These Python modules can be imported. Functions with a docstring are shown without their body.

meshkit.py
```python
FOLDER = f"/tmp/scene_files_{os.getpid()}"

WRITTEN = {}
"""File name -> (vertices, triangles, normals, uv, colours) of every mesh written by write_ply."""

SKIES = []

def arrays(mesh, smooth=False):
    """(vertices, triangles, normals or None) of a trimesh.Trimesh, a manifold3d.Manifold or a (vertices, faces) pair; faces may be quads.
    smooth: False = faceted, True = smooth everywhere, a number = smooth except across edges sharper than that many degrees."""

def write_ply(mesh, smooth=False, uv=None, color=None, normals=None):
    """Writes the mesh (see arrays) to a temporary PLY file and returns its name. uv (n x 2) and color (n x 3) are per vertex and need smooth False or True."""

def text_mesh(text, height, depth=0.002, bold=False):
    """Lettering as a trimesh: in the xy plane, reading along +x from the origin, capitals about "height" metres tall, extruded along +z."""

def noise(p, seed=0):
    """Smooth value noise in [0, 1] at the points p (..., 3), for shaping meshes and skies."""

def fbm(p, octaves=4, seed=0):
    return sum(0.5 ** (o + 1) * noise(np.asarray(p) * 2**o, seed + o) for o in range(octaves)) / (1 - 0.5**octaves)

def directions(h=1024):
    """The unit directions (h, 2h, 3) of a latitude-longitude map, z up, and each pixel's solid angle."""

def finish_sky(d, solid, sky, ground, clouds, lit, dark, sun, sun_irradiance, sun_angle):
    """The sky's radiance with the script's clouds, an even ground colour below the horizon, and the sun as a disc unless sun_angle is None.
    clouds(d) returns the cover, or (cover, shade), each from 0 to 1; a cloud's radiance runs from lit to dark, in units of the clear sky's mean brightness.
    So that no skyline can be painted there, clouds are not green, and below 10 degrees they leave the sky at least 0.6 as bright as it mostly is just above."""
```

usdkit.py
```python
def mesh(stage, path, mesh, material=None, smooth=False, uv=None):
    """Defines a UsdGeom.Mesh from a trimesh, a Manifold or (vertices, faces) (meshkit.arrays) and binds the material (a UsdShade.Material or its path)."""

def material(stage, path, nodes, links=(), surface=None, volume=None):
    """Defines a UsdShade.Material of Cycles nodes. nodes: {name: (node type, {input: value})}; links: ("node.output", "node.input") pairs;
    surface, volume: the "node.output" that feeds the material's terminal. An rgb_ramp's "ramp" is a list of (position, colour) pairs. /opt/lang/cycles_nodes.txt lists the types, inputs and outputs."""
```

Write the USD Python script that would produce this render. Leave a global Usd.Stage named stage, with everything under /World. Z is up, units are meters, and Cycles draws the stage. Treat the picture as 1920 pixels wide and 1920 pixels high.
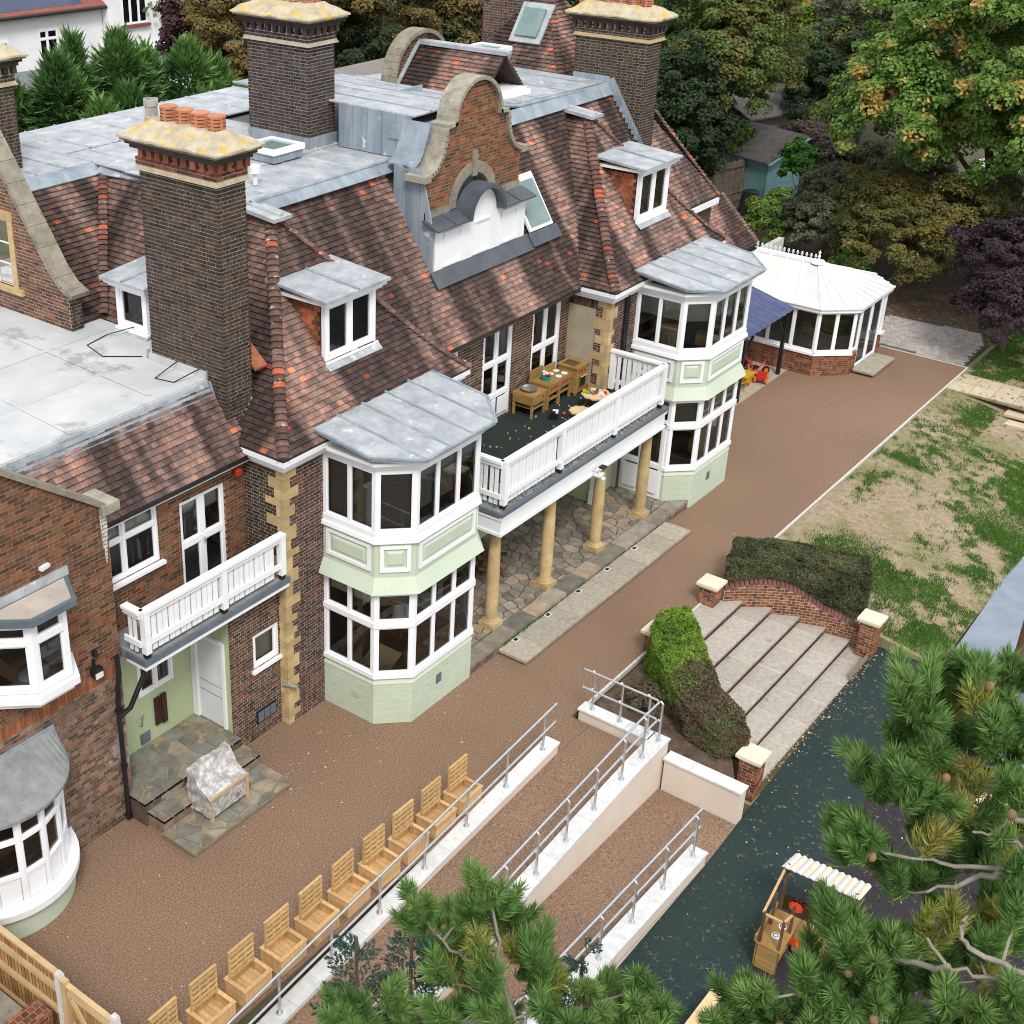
import math, numpy as np, trimesh, usdkit, meshkit
from pxr import Usd, UsdGeom, UsdLux, UsdShade, Gf, Sdf, Vt
from shapely.geometry import Polygon, box as sbox, LineString, Point
from shapely.prepared import prep
from shapely.ops import unary_union

stage = Usd.Stage.CreateInMemory()
UsdGeom.SetStageUpAxis(stage, UsdGeom.Tokens.z)
UsdGeom.SetStageMetersPerUnit(stage, 1.0)
W = UsdGeom.Xform.Define(stage, '/World')
stage.SetDefaultPrim(W.GetPrim())

# ---------------------------------------------------------------- camera
CAM_POS = np.array([-18.46, -13.77, 17.5])
CAM_R = np.array([[0.63811661, -0.76993207, 0.00343518], [-0.35341631, -0.29686802, -0.88711121], [0.68403516, 0.56486635, -0.46154296]])
cam = UsdGeom.Camera.Define(stage, '/World/camera')
cam.CreateHorizontalApertureAttr(36.0); cam.CreateVerticalApertureAttr(36.0)
cam.CreateFocalLengthAttr(47.916)
cam.CreateHorizontalApertureOffsetAttr(5.417); cam.CreateVerticalApertureOffsetAttr(-0.893)
cam.CreateClippingRangeAttr(Gf.Vec2f(0.5, 2000.0))
_m = Gf.Matrix4d(1.0)
for i, r in enumerate((CAM_R[0], -CAM_R[1], -CAM_R[2], CAM_POS)):
    for j in range(3): _m[i, j] = float(r[j])
cam.AddTransformOp().Set(_m)
cam.CreateExposureAttr(0.88)

# ---------------------------------------------------------------- bright overcast sky, weak wide sun
SUN = np.array([-0.55, -0.55, 0.95]); SUN /= np.linalg.norm(SUN)
SUN_EL, SUN_ROT = float(math.asin(SUN[2])), float(math.atan2(SUN[0], SUN[1]))
sky = UsdLux.DomeLight.Define(stage, '/World/sky')
sky.GetPrim().SetCustomDataByKey('kind', 'structure')
skym = usdkit.material(stage, '/World/Looks/overcast_sky', {
    's': ('sky_texture', {'sky_type': 'single_scattering', 'sun_disc': False, 'sun_elevation': SUN_EL, 'sun_rotation': SUN_ROT, 'altitude': 100.0, 'air_density': 1.0, 'aerosol_density': 2.0}),
    'tc': ('texture_coordinate', {}), 'n': ('noise_texture', {'scale': 3.0, 'detail': 5.0}),
    'r': ('rgb_ramp', {'ramp': [(0.3, (8.2, 8.5, 9.0)), (0.7, (11.0, 11.1, 11.2))]}),
    'm': ('mix_color', {'fac': 0.78}), 'b': ('background_shader', {'strength': 0.085})},
    [('tc.generated', 'n.vector'), ('n.fac', 'r.fac'), ('s.color', 'm.a'), ('r.color', 'm.b'), ('m.result', 'b.color')], surface='b.background')
UsdShade.MaterialBindingAPI.Apply(sky.GetPrim()).Bind(skym)
sun = UsdLux.DistantLight.Define(stage, '/World/sun')
sun.CreateNormalizeAttr(True); sun.CreateIntensityAttr(0.38); sun.CreateAngleAttr(16.0); sun.CreateColorAttr(Gf.Vec3f(1.0, 0.965, 0.91))
_z = SUN; _x = np.cross([0, 0, 1.0], _z); _x /= np.linalg.norm(_x); _y = np.cross(_z, _x)
_s = Gf.Matrix4d(1.0)
for i, r in enumerate((_x, _y, _z)):
    for j in range(3): _s[i, j] = float(r[j])
sun.AddTransformOp().Set(_s)

# ---------------------------------------------------------------- helpers
rng = np.random.default_rng(7)
PI = math.pi
V = lambda *a: np.array(a, float)
NZ = lambda p: (meshkit.noise(p) - .5) * 2.6
def unit(a): a = np.asarray(a, float); return a / np.linalg.norm(a)

class B:
    """collects shapes into one mesh"""
    def __init__(s): s.vs, s.fs, s.n, s.rd = [], [], 0, []
    def add(s, v, f, rd=None):
        v = np.asarray(v, float).reshape(-1, 3); f = np.asarray(f, int); s.rd.append(np.full(len(v), rng.random()) if rd is None else rd)
        if f.shape[1] == 4: f = np.vstack([f[:, [0, 1, 2]], f[:, [0, 2, 3]]])
        s.vs.append(v); s.fs.append(f + s.n); s.n += len(v); return s
    def mesh(s, tm): return s.add(tm.vertices, tm.faces)
    def par(s, o, a, b, c):
        o, a, b, c = map(np.asarray, (o, a, b, c))
        v = [o, o + a, o + a + b, o + b, o + c, o + a + c, o + a + b + c, o + b + c]
        f = [[0, 3, 2, 1], [4, 5, 6, 7], [0, 1, 5, 4], [1, 2, 6, 5], [2, 3, 7, 6], [3, 0, 4, 7]]
        if np.dot(np.cross(a, b), c) < 0: f = [q[::-1] for q in f]
        return s.add(v, f)
    def bx(s, x0, y0, z0, x1, y1, z1): return s.par(V(x0, y0, z0), V(x1 - x0, 0, 0), V(0, y1 - y0, 0), V(0, 0, z1 - z0))
    def cb(s, c, d, rz=0.0, ch=0.0):
        ca, sa = math.cos(rz), math.sin(rz); a, b = V(ca, sa, 0), V(-sa, ca, 0)
        return s.par(np.asarray(c, float) - a * d[0] / 2 - b * d[1] / 2 - V(0, 0, d[2] / 2), a * d[0], b * d[1], V(0, 0, d[2]))
    def quad(s, a, b, c, d): return s.add([a, b, c, d], [[0, 1, 2, 3]])
    def poly3(s, pts):
        n = len(pts); return s.add(pts, [[0, i, i + 1] for i in range(1, n - 1)])
    def bar(s, p, q, w, h=None, up=(0, 0, 1)):
        p, q = np.asarray(p, float), np.asarray(q, float); h = h or w; d = unit(q - p)
        u = np.asarray(up, float)
        if abs(np.dot(u, d)) > 0.98: u = V(1, 0, 0)
        r = unit(np.cross(d, u)); t = np.cross(r, d)
        return s.par(p - r * w / 2 - t * h / 2, q - p, r * w, t * h)
    def tube(s, path, r, n=8, closed=False):
        P = np.asarray(path, float); m = len(P); rs = np.broadcast_to(np.asarray(r, float), (m,))
        T = np.gradient(P, axis=0) if m > 2 else np.array([P[1] - P[0]] * 2)
        T /= np.maximum(np.linalg.norm(T, axis=1, keepdims=True), 1e-9)
        u = V(0, 0, 1) if abs(T[0][2]) < 0.9 else V(1, 0, 0); vs = []
        for i in range(m):
            a = unit(np.cross(T[i], u)); b = np.cross(a, T[i]); u = b if abs(np.dot(T[i], u)) < 0.95 else u
            ang = np.arange(n) * 2 * PI / n
            vs.append(P[i] + rs[i] * (np.cos(ang)[:, None] * a + np.sin(ang)[:, None] * b))
        f = [[i * n + k, i * n + (k + 1) % n, (i + 1) * n + (k + 1) % n, (i + 1) * n + k] for i in range(m - 1) for k in range(n)]
        s.add(np.vstack(vs), f)
        for e, o in ((0, 1), (m - 1, -1)):
            c = [list(range(e * n, e * n + n))[::o]]
            s.add(np.vstack(vs)[c[0]], [[0, i, i + 1][::-1] for i in range(1, n - 1)])
        return s
    def lathe(s, prof, loc=(0, 0, 0), n=20):
        ang = np.arange(n) * 2 * PI / n; vs = []
        for r, z in prof: vs.append(np.stack([r * np.cos(ang), r * np.sin(ang), np.full(n, z)], 1))
        f = [[i * n + k, i * n + (k + 1) % n, (i + 1) * n + (k + 1) % n, (i + 1) * n + k] for i in range(len(prof) - 1) for k in range(n)]
        return s.add(np.vstack(vs) + np.asarray(loc, float), f)
    def prism(s, poly, z0, z1):
        for g in getattr(poly, 'geoms', [poly]):
            if g.geom_type != 'Polygon' or g.area < 1e-6: continue
            t = trimesh.creation.extrude_polygon(g, z1 - z0, engine='earcut'); s.add(t.vertices + V(0, 0, z0), t.faces)
        return s
    def plate(s, poly, o, u, v, n, d0, d1):
        """extrude a 2D polygon given in the (u, v) plane at o, from d0 to d1 along n"""
        o, u, v, n = (np.asarray(k, float) for k in (o, u, v, n))
        for g in getattr(poly, 'geoms', [poly]):
            if g.geom_type != 'Polygon' or g.area < 1e-6: continue
            t = trimesh.creation.extrude_polygon(g, d1 - d0, engine='earcut'); q = t.vertices
            f = t.faces if np.dot(np.cross(u, v), n) > 0 else t.faces[:, ::-1]
            s.add(o + q[:, :1] * u + q[:, 1:2] * v + (q[:, 2:] + d0) * n, f)
        return s
    def arr(s): return (np.vstack(s.vs), np.vstack(s.fs)) if s.vs else (np.zeros((0, 3)), np.zeros((0, 3), int))

COUNT, BASE = {}, {}
def numbered(parent, name):
    k = (parent, name); c = COUNT.get(k, -1) + 1; COUNT[k] = c
    return f'{parent}/{name}' if c == 0 else f'{parent}/{name}_{c:03d}'
def cd(prim, label=None, cat=None, group=None, kind=None):
    for k, v in (('label', label), ('category', cat), ('group', group), ('kind', kind)):
        if v: prim.SetCustomDataByKey(k, v)
def thing(name, label, cat, loc, group=None, kind=None):
    p = numbered('/World', name); x = UsdGeom.Xform.Define(stage, p)
    x.AddTranslateOp().Set(Gf.Vec3d(*map(float, loc))); BASE[p] = np.asarray(loc, float)
    cd(x.GetPrim(), label, cat, group, kind); return p
def group_part(parent, name, label=None, kind=None):
    p = numbered(parent, name); x = UsdGeom.Xform.Define(stage, p); BASE[p] = BASE[parent]; cd(x.GetPrim(), label, None, None, kind); return p
def obj(parent, name, b, mat, smooth=False, label=None, cat=None, group=None, kind=None):
    v, f = b.arr() if isinstance(b, B) else (b.vertices, b.faces)
    p = numbered(parent, name); base = BASE.get(parent, np.zeros(3)); BASE[p] = base
    m = usdkit.mesh(stage, p, (v - base, f), MATS[mat], smooth)
    if smooth is False and isinstance(b, B): UsdGeom.PrimvarsAPI(m).CreatePrimvar('rnd', Sdf.ValueTypeNames.FloatArray, 'vertex').Set(Vt.FloatArray.FromNumpy(np.concatenate(b.rd).astype(np.float32)))
    cd(m.GetPrim(), label, cat, group, kind); return p
def single(name, b, mat, label, cat, smooth=False, group=None, kind=None): return obj('/World', name, b, mat, smooth, label, cat, group, kind)
def copy_of(src, name, label, loc, group=None, rz=0.0):
    p = numbered('/World', name); x = UsdGeom.Xform.Define(stage, p)
    x.GetPrim().GetReferences().AddInternalReference(Sdf.Path(src)); x.ClearXformOpOrder()
    x.AddTranslateOp(UsdGeom.XformOp.PrecisionDouble).Set(Gf.Vec3d(*map(float, loc)))
    if rz: x.AddRotateZOp().Set(math.degrees(rz))
    x.GetPrim().SetInstanceable(True); cd(x.GetPrim(), label, None, group); return p
# ---------------------------------------------------------------- materials
MATS = {}
def mat(name, cols, scale=3.0, rough=0.8, isl=0.0, bump=0.0, bscale=None, spec=0.35, vec=None, spots=None, detail=6.0, metal=0.0, sat=0.0, lo=0.3, hi=0.7, palette=None, transl=0.0, streak=None):
    """noise-varied colour (cols along the noise), per-piece value variation (isl), fine bump, optional spots (colour, scale, threshold) and a per-piece palette"""
    N, L = {}, []
    N['g'] = ('geometry', {}); src = 'g.position'
    if vec is not None:
        N['map'] = ('mapping', {'scale': vec}); L.append((src, 'map.vector')); src = 'map.vector'
    N['n'] = ('noise_texture', {'scale': scale, 'detail': detail, 'roughness': 0.62}); L.append((src, 'n.vector'))
    k = len(cols)
    N['r'] = ('rgb_ramp', {'ramp': [(lo + (hi - lo) * i / max(k - 1, 1), c) for i, c in enumerate(cols)]}); L.append(('n.fac', 'r.fac'))
    c = 'r.color'
    if isl or palette:
        N['oi'] = ('object_info', {}); N['at'] = ('attribute', {'attribute': 'rnd'}); N['ad'] = ('math', {'math_type': 'add'}); N['fr'] = ('math', {'math_type': 'fraction'})
        L += [('at.fac', 'ad.value1'), ('oi.random', 'ad.value2'), ('ad.value', 'fr.value1')]
    if palette:
        N['pal'] = ('rgb_ramp', {'ramp': palette, 'interpolate': False}); L.append(('fr.value', 'pal.fac'))
        N['pm'] = ('mix_color', {'blend_type': 'multiply', 'fac': 1.0}); L += [(c, 'pm.a'), ('pal.color', 'pm.b')]; c = 'pm.result'
    if isl:
        N['mm'] = ('math', {'math_type': 'multiply', 'value2': 17.31}); N['f2'] = ('math', {'math_type': 'fraction'})
        N['mr'] = ('map_range', {'to_min': 1 - isl, 'to_max': 1 + isl}); N['hv'] = ('hsv', {})
        L += [('fr.value', 'mm.value1'), ('mm.value', 'f2.value1'), ('f2.value', 'mr.value'), ('mr.result', 'hv.value'), (c, 'hv.color')]; c = 'hv.color'
    if streak:
        sv, sc, lo_, hi_, dark = streak
        N['sg'] = ('mapping', {'scale': sv}); N['sn'] = ('noise_texture', {'scale': sc, 'detail': 3.0, 'roughness': 0.55})
        N['sr'] = ('rgb_ramp', {'ramp': [(lo_, (1, 1, 1)), (hi_, dark)]}); N['sm'] = ('mix_color', {'blend_type': 'multiply', 'fac': 1.0})
        L += [('g.position', 'sg.vector'), ('sg.vector', 'sn.vector'), ('sn.fac', 'sr.fac'), (c, 'sm.a'), ('sr.color', 'sm.b')]; c = 'sm.result'
    for i, (sc, ss, t) in enumerate(spots or []):
        N[f'sp{i}'] = ('noise_texture', {'scale': ss, 'detail': 8.0, 'roughness': 0.7}); N[f'sq{i}'] = ('rgb_ramp', {'ramp': [(t, (0, 0, 0)), (min(t + 0.06, 1), (1, 1, 1))]})
        N[f'off{i}'] = ('mapping', {'location': (7.3 * i + 1.7, 3.1, 9.9 * i)})
        N[f'sx{i}'] = ('mix_color', {'b': sc}); L += [('g.position', f'off{i}.vector'), (f'off{i}.vector', f'sp{i}.vector'), (f'sp{i}.fac', f'sq{i}.fac'), (f'sq{i}.color', f'sx{i}.fac'), (c, f'sx{i}.a')]; c = f'sx{i}.result'
    N['p'] = ('principled_bsdf', {'roughness': rough, 'specular_ior_level': spec, 'metallic': metal}); L.append((c, 'p.base_color'))
    if bump:
        N['bn'] = ('noise_texture', {'scale': bscale or scale * 6, 'detail': 6.0}); N['bp'] = ('bump', {'strength': bump, 'distance': 0.02})
        L += [('g.position', 'bn.vector'), ('bn.fac', 'bp.height'), ('bp.normal', 'p.normal')]
    s = 'p.BSDF'
    if transl:
        N['tr'] = ('translucent_bsdf', {}); N['mx'] = ('mix_closure', {'fac': transl}); L += [(c, 'tr.color'), ('p.BSDF', 'mx.closure1'), ('tr.BSDF', 'mx.closure2')]; s = 'mx.closure'
    MATS[name] = usdkit.material(stage, '/World/Looks/' + name, N, L, surface=s)

def P(*a): return [(i / len(a), c) for i, c in enumerate(a)]
# ground
mat('resin_gravel', [(0.11, 0.064, 0.040), (0.215, 0.135, 0.087), (0.35, 0.24, 0.165)], 32.0, 0.85, bump=0.15, bscale=70, lo=0.3, hi=0.72, streak=((0.22, 0.22, 0.22), 1.0, 0.35, 0.75, (0.84, 0.82, 0.80)), detail=2.0)
mat('soil', [(0.05, 0.033, 0.022), (0.13, 0.09, 0.058)], 5.0, 0.95, bump=0.6, spots=[((0.22, 0.15, 0.08), 14.0, 0.6)])
mat('ground_earth', [(0.045, 0.055, 0.02), (0.08, 0.075, 0.035), (0.12, 0.095, 0.06)], 0.7, 0.95, bump=0.5, bscale=12)
mat('dry_lawn', [(0.20, 0.15, 0.095), (0.34, 0.27, 0.185)], 6.0, 0.95, bump=0.5, bscale=30, streak=((0.5, 0.5, 0.5), 1.0, 0.45, 0.62, (0.72, 0.82, 0.60)))
mat('grass_blade', [(0.040, 0.115, 0.012), (0.085, 0.19, 0.022)], 1.2, 0.7, isl=0.35, transl=0.2)
mat('rubber_green', [(0.010, 0.022, 0.020), (0.022, 0.042, 0.038)], 22.0, 0.9, bump=0.4, bscale=80, streak=((0.4, 0.4, 0.4), 1.0, 0.4, 0.7, (0.75, 0.8, 0.85)))
mat('rubber_dark', [(0.012, 0.010, 0.012), (0.035, 0.030, 0.033)], 25.0, 0.9, bump=0.5, bscale=80)
mat('path_blue', [(0.175, 0.21, 0.255), (0.245, 0.28, 0.33)], 2.0, 0.85, bump=0.2, bscale=60, spots=[((0.14, 0.16, 0.2), 5.0, 0.64)])
mat('asphalt', [(0.03, 0.03, 0.035), (0.055, 0.055, 0.06)], 20.0, 0.9)
mat('kerb', [(0.42, 0.40, 0.37), (0.60, 0.58, 0.55)], 8.0, 0.85)
mat('flagstone', [(0.18, 0.16, 0.13), (0.33, 0.295, 0.25)], 4.0, 0.85, isl=0.28, bump=0.3, palette=P((0.8, 0.78, 0.74), (1.0, 0.97, 0.9), (0.72, 0.75, 0.73), (1.05, 0.88, 0.76), (0.9, 0.9, 0.84)))
mat('joint_dark', [(0.07, 0.06, 0.045), (0.14, 0.12, 0.09)], 6.0, 0.95)
mat('joint_ochre', [(0.14, 0.115, 0.075), (0.33, 0.27, 0.17)], 1.6, 0.95)
mat('slate_flag', [(0.12, 0.118, 0.10), (0.24, 0.225, 0.19)], 3.5, 0.8, isl=0.28, bump=0.3, palette=P((0.8, 0.85, 0.85), (1.0, 1.0, 0.95), (1.2, 1.08, 0.9), (1.1, 0.98, 0.85), (0.85, 0.88, 0.88)), spots=[((0.30, 0.23, 0.14), 3.0, 0.58)])
mat('concrete_slab', [(0.27, 0.235, 0.18), (0.40, 0.36, 0.29)], 9.0, 0.9, isl=0.08, bump=0.25, bscale=60, spots=[((0.20, 0.185, 0.15), 3.0, 0.6)])
mat('step_slab', [(0.29, 0.26, 0.22), (0.42, 0.385, 0.33)], 12.0, 0.9, isl=0.07, bump=0.3, bscale=60, spots=[((0.23, 0.205, 0.17), 2.5, 0.62)])
mat('step_joint', [(0.48, 0.42, 0.28), (0.58, 0.52, 0.38)], 5.0, 0.9)
mat('riser', [(0.09, 0.055, 0.045), (0.16, 0.095, 0.075)], 8.0, 0.9)
mat('block_paver', [(0.30, 0.26, 0.235), (0.42, 0.38, 0.35)], 6.0, 0.9, isl=0.15)
mat('beige_paver', [(0.40, 0.33, 0.22), (0.52, 0.44, 0.31)], 4.0, 0.9, isl=0.12, bump=0.2)
# walls
mat('mortar_pale', [(0.36, 0.30, 0.20), (0.52, 0.45, 0.33)], 5.0, 0.95)
mat('mortar_white', [(0.36, 0.32, 0.28), (0.50, 0.46, 0.41)], 5.0, 0.95)
mat('mortar_brown', [(0.24, 0.165, 0.095), (0.36, 0.265, 0.17)], 3.0, 0.95)
mat('brick_dark', [(0.027, 0.020, 0.018), (0.055, 0.042, 0.037)], 9.0, 0.85, isl=0.4, bump=0.3, palette=P((1, 1, 1), (1.25, 1.05, 0.95), (0.8, 0.8, 0.8), (1.1, 1.1, 1.05), (1.25, 1.0, 0.9), (0.9, 0.9, 0.9), (1.0, 1.0, 1.0), (1.5, 0.95, 0.82)), spots=[((0.17, 0.145, 0.12), 1.6, 0.66)])
mat('brick_plum', [(0.062, 0.036, 0.027), (0.112, 0.068, 0.050)], 8.0, 0.85, isl=0.4, bump=0.3, palette=P((1, 1, 1), (1.3, 0.95, 0.85), (0.7, 0.72, 0.74), (1.1, 1.1, 1.05), (1.5, 0.95, 0.8), (0.6, 0.62, 0.65)))
mat('brick_brown', [(0.105, 0.053, 0.030), (0.175, 0.095, 0.054)], 7.0, 0.85, isl=0.35, bump=0.3, palette=P((1, 1, 1), (1.3, 0.88, 0.7), (0.62, 0.62, 0.66), (1.1, 1.0, 0.9), (0.7, 0.62, 0.62), (1.15, 0.82, 0.68), (0.9, 0.9, 0.9)), spots=[((0.20, 0.125, 0.045), 0.55, 0.63), ((0.22, 0.19, 0.17), 0.9, 0.69)])
mat('brick_base', [(0.115, 0.075, 0.055), (0.21, 0.145, 0.11)], 6.0, 0.88, isl=0.4, bump=0.3, palette=P((1, 1, 1), (1.2, 0.9, 0.8), (0.6, 0.6, 0.62), (1.1, 1.05, 1.0), (0.75, 0.72, 0.7)), spots=[((0.30, 0.27, 0.25), 0.8, 0.56), ((0.035, 0.03, 0.03), 2.5, 0.68)])
mat('brick_orange', [(0.21, 0.065, 0.026), (0.32, 0.11, 0.05)], 6.0, 0.85, isl=0.3, bump=0.2)
mat('brick_gable', [(0.125, 0.060, 0.033), (0.21, 0.108, 0.062)], 5.0, 0.85, isl=0.35, bump=0.3, palette=P((1, 1, 1), (1.4, 0.85, 0.7), (0.6, 0.6, 0.6), (1.1, 1.0, 0.9), (0.75, 0.68, 0.65), (1.2, 0.8, 0.65)), spots=[((0.04, 0.034, 0.03), 1.1, 0.62)])
mat('brick_step', [(0.15, 0.055, 0.032), (0.26, 0.105, 0.055)], 8.0, 0.85, isl=0.4, bump=0.3, palette=P((1, 1, 1), (0.6, 0.55, 0.6), (1.2, 1.0, 0.9), (0.75, 0.6, 0.62), (1.1, 1.1, 1.0)))
mat('brick_coping', [(0.085, 0.028, 0.024), (0.14, 0.048, 0.04)], 8.0, 0.7, isl=0.25, bump=0.2)
mat('sandstone', [(0.36, 0.255, 0.12), (0.52, 0.385, 0.20)], 3.0, 0.9, isl=0.16, bump=0.3, spots=[((0.30, 0.235, 0.15), 2.2, 0.6)])
mat('render_stain', [(0.27, 0.235, 0.165), (0.36, 0.315, 0.22)], 2.0, 0.92, spots=[((0.13, 0.12, 0.10), 1.7, 0.62)])
mat('coping_stone', [(0.16, 0.14, 0.105), (0.29, 0.26, 0.20)], 4.0, 0.95, isl=0.1, bump=0.5, spots=[((0.07, 0.06, 0.05), 7.0, 0.62), ((0.40, 0.35, 0.22), 4.0, 0.66)])
mat('lichen_stone', [(0.20, 0.185, 0.145), (0.36, 0.335, 0.265)], 5.0, 0.95, bump=0.6, spots=[((0.50, 0.27, 0.02), 2.6, 0.62), ((0.50, 0.42, 0.22), 4.5, 0.62), ((0.09, 0.08, 0.07), 9.0, 0.66)])
mat('lichen_cap', [(0.31, 0.27, 0.19), (0.50, 0.44, 0.32)], 4.0, 0.95, bump=0.6, spots=[((0.56, 0.33, 0.03), 2.8, 0.555), ((0.56, 0.42, 0.12), 5.0, 0.57), ((0.20, 0.17, 0.12), 9.0, 0.62)])
mat('green_paint', [(0.44, 0.50, 0.385), (0.50, 0.56, 0.44)], 1.2, 0.6, bump=0.15, bscale=25)
mat('green_render', [(0.37, 0.43, 0.255), (0.42, 0.475, 0.29)], 0.9, 0.8, bump=0.1, bscale=40)
mat('white_paint', [(0.72, 0.73, 0.74), (0.80, 0.80, 0.80)], 1.5, 0.45, bump=0.04, bscale=20)
mat('white_upvc', [(0.76, 0.77, 0.79), (0.81, 0.81, 0.82)], 1.0, 0.35)
mat('grey_white', [(0.58, 0.60, 0.63), (0.66, 0.67, 0.69)], 1.5, 0.5)
mat('white_render', [(0.68, 0.68, 0.68), (0.80, 0.80, 0.79)], 0.6, 0.9, bump=0.3, bscale=14)
mat('slate_trim', [(0.085, 0.105, 0.125), (0.13, 0.155, 0.18)], 3.0, 0.5)
mat('deck_felt', [(0.15, 0.165, 0.165), (0.27, 0.275, 0.265)], 4.0, 0.9, spots=[((0.06, 0.055, 0.045), 9.0, 0.62)])
mat('turf_green', [(0.008, 0.014, 0.012), (0.020, 0.030, 0.024)], 18.0, 0.95, bump=0.4, bscale=70)
mat('cream_render', [(0.56, 0.475, 0.40), (0.63, 0.545, 0.465)], 0.8, 0.9, bump=0.05, bscale=60)
mat('coping_white', [(0.50, 0.505, 0.49), (0.66, 0.665, 0.65)], 7.0, 0.85, isl=0.06, bump=0.15, bscale=60)
mat('pillar_cap', [(0.58, 0.50, 0.36), (0.70, 0.63, 0.49)], 5.0, 0.85, bump=0.15)
# roof
TP = [(0, (1.0, 1.0, 1.0)), (0.16, (0.76, 0.76, 0.78)), (0.32, (1.2, 1.1, 1.03)), (0.46, (0.86, 0.84, 0.84)), (0.6, (1.35, 1.18, 1.08)), (0.72, (1.05, 1.0, 0.97)), (0.84, (0.66, 0.66, 0.68)), (0.92, (1.6, 1.3, 1.18)), (0.984, (3.2, 1.3, 0.85)), (0.993, (1.3, 1.2, 1.1))]
def tile_mat(name, side, tone=1.0):
    N = {'g': ('geometry', {}), 'sx': ('separate_xyz', {}), 'zz': ('math', {'math_type': 'multiply', 'value2': 0.70}), 'a': ('math', {'math_type': 'subtract'}),
         'cv': ('combine_xyz', {}), 'sn': ('noise_texture', {'scale': 1.0, 'detail': 2.5, 'roughness': 0.5}),
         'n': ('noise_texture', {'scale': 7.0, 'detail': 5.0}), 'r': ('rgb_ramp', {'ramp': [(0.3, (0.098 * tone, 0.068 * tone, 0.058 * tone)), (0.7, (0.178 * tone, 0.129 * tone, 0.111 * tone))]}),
         'oi': ('object_info', {}), 'at': ('attribute', {'attribute': 'rnd'}), 'ad': ('math', {'math_type': 'add'}), 'fr': ('math', {'math_type': 'fraction'}),
         'pal': ('rgb_ramp', {'ramp': TP, 'interpolate': False}), 'pm': ('mix_color', {'blend_type': 'multiply', 'fac': 1.0}),
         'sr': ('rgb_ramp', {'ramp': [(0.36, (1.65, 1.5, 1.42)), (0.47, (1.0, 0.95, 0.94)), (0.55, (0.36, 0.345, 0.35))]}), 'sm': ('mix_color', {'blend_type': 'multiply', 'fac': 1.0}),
         'wn': ('noise_texture', {'scale': 9.0, 'detail': 8.0, 'roughness': 0.75}), 'wr': ('rgb_ramp', {'ramp': [(0.69, (0, 0, 0)), (0.74, (1, 1, 1))]}), 'wm': ('mix_color', {'b': (0.42, 0.40, 0.36)}),
         'p': ('principled_bsdf', {'roughness': 0.85, 'specular_ior_level': 0.25})}
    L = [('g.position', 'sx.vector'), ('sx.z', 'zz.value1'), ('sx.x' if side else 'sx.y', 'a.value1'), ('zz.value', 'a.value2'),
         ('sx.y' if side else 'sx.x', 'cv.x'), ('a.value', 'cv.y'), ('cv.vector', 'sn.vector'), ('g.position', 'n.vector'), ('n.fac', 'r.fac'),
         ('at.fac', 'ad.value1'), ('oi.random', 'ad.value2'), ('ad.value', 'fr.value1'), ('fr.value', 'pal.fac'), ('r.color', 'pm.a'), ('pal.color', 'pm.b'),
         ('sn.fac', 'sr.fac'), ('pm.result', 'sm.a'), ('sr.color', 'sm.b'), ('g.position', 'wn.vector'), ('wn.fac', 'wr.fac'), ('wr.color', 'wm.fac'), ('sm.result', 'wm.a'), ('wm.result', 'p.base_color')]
    MATS[name] = usdkit.material(stage, '/World/Looks/' + name, N, L, surface='p.BSDF')
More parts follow.
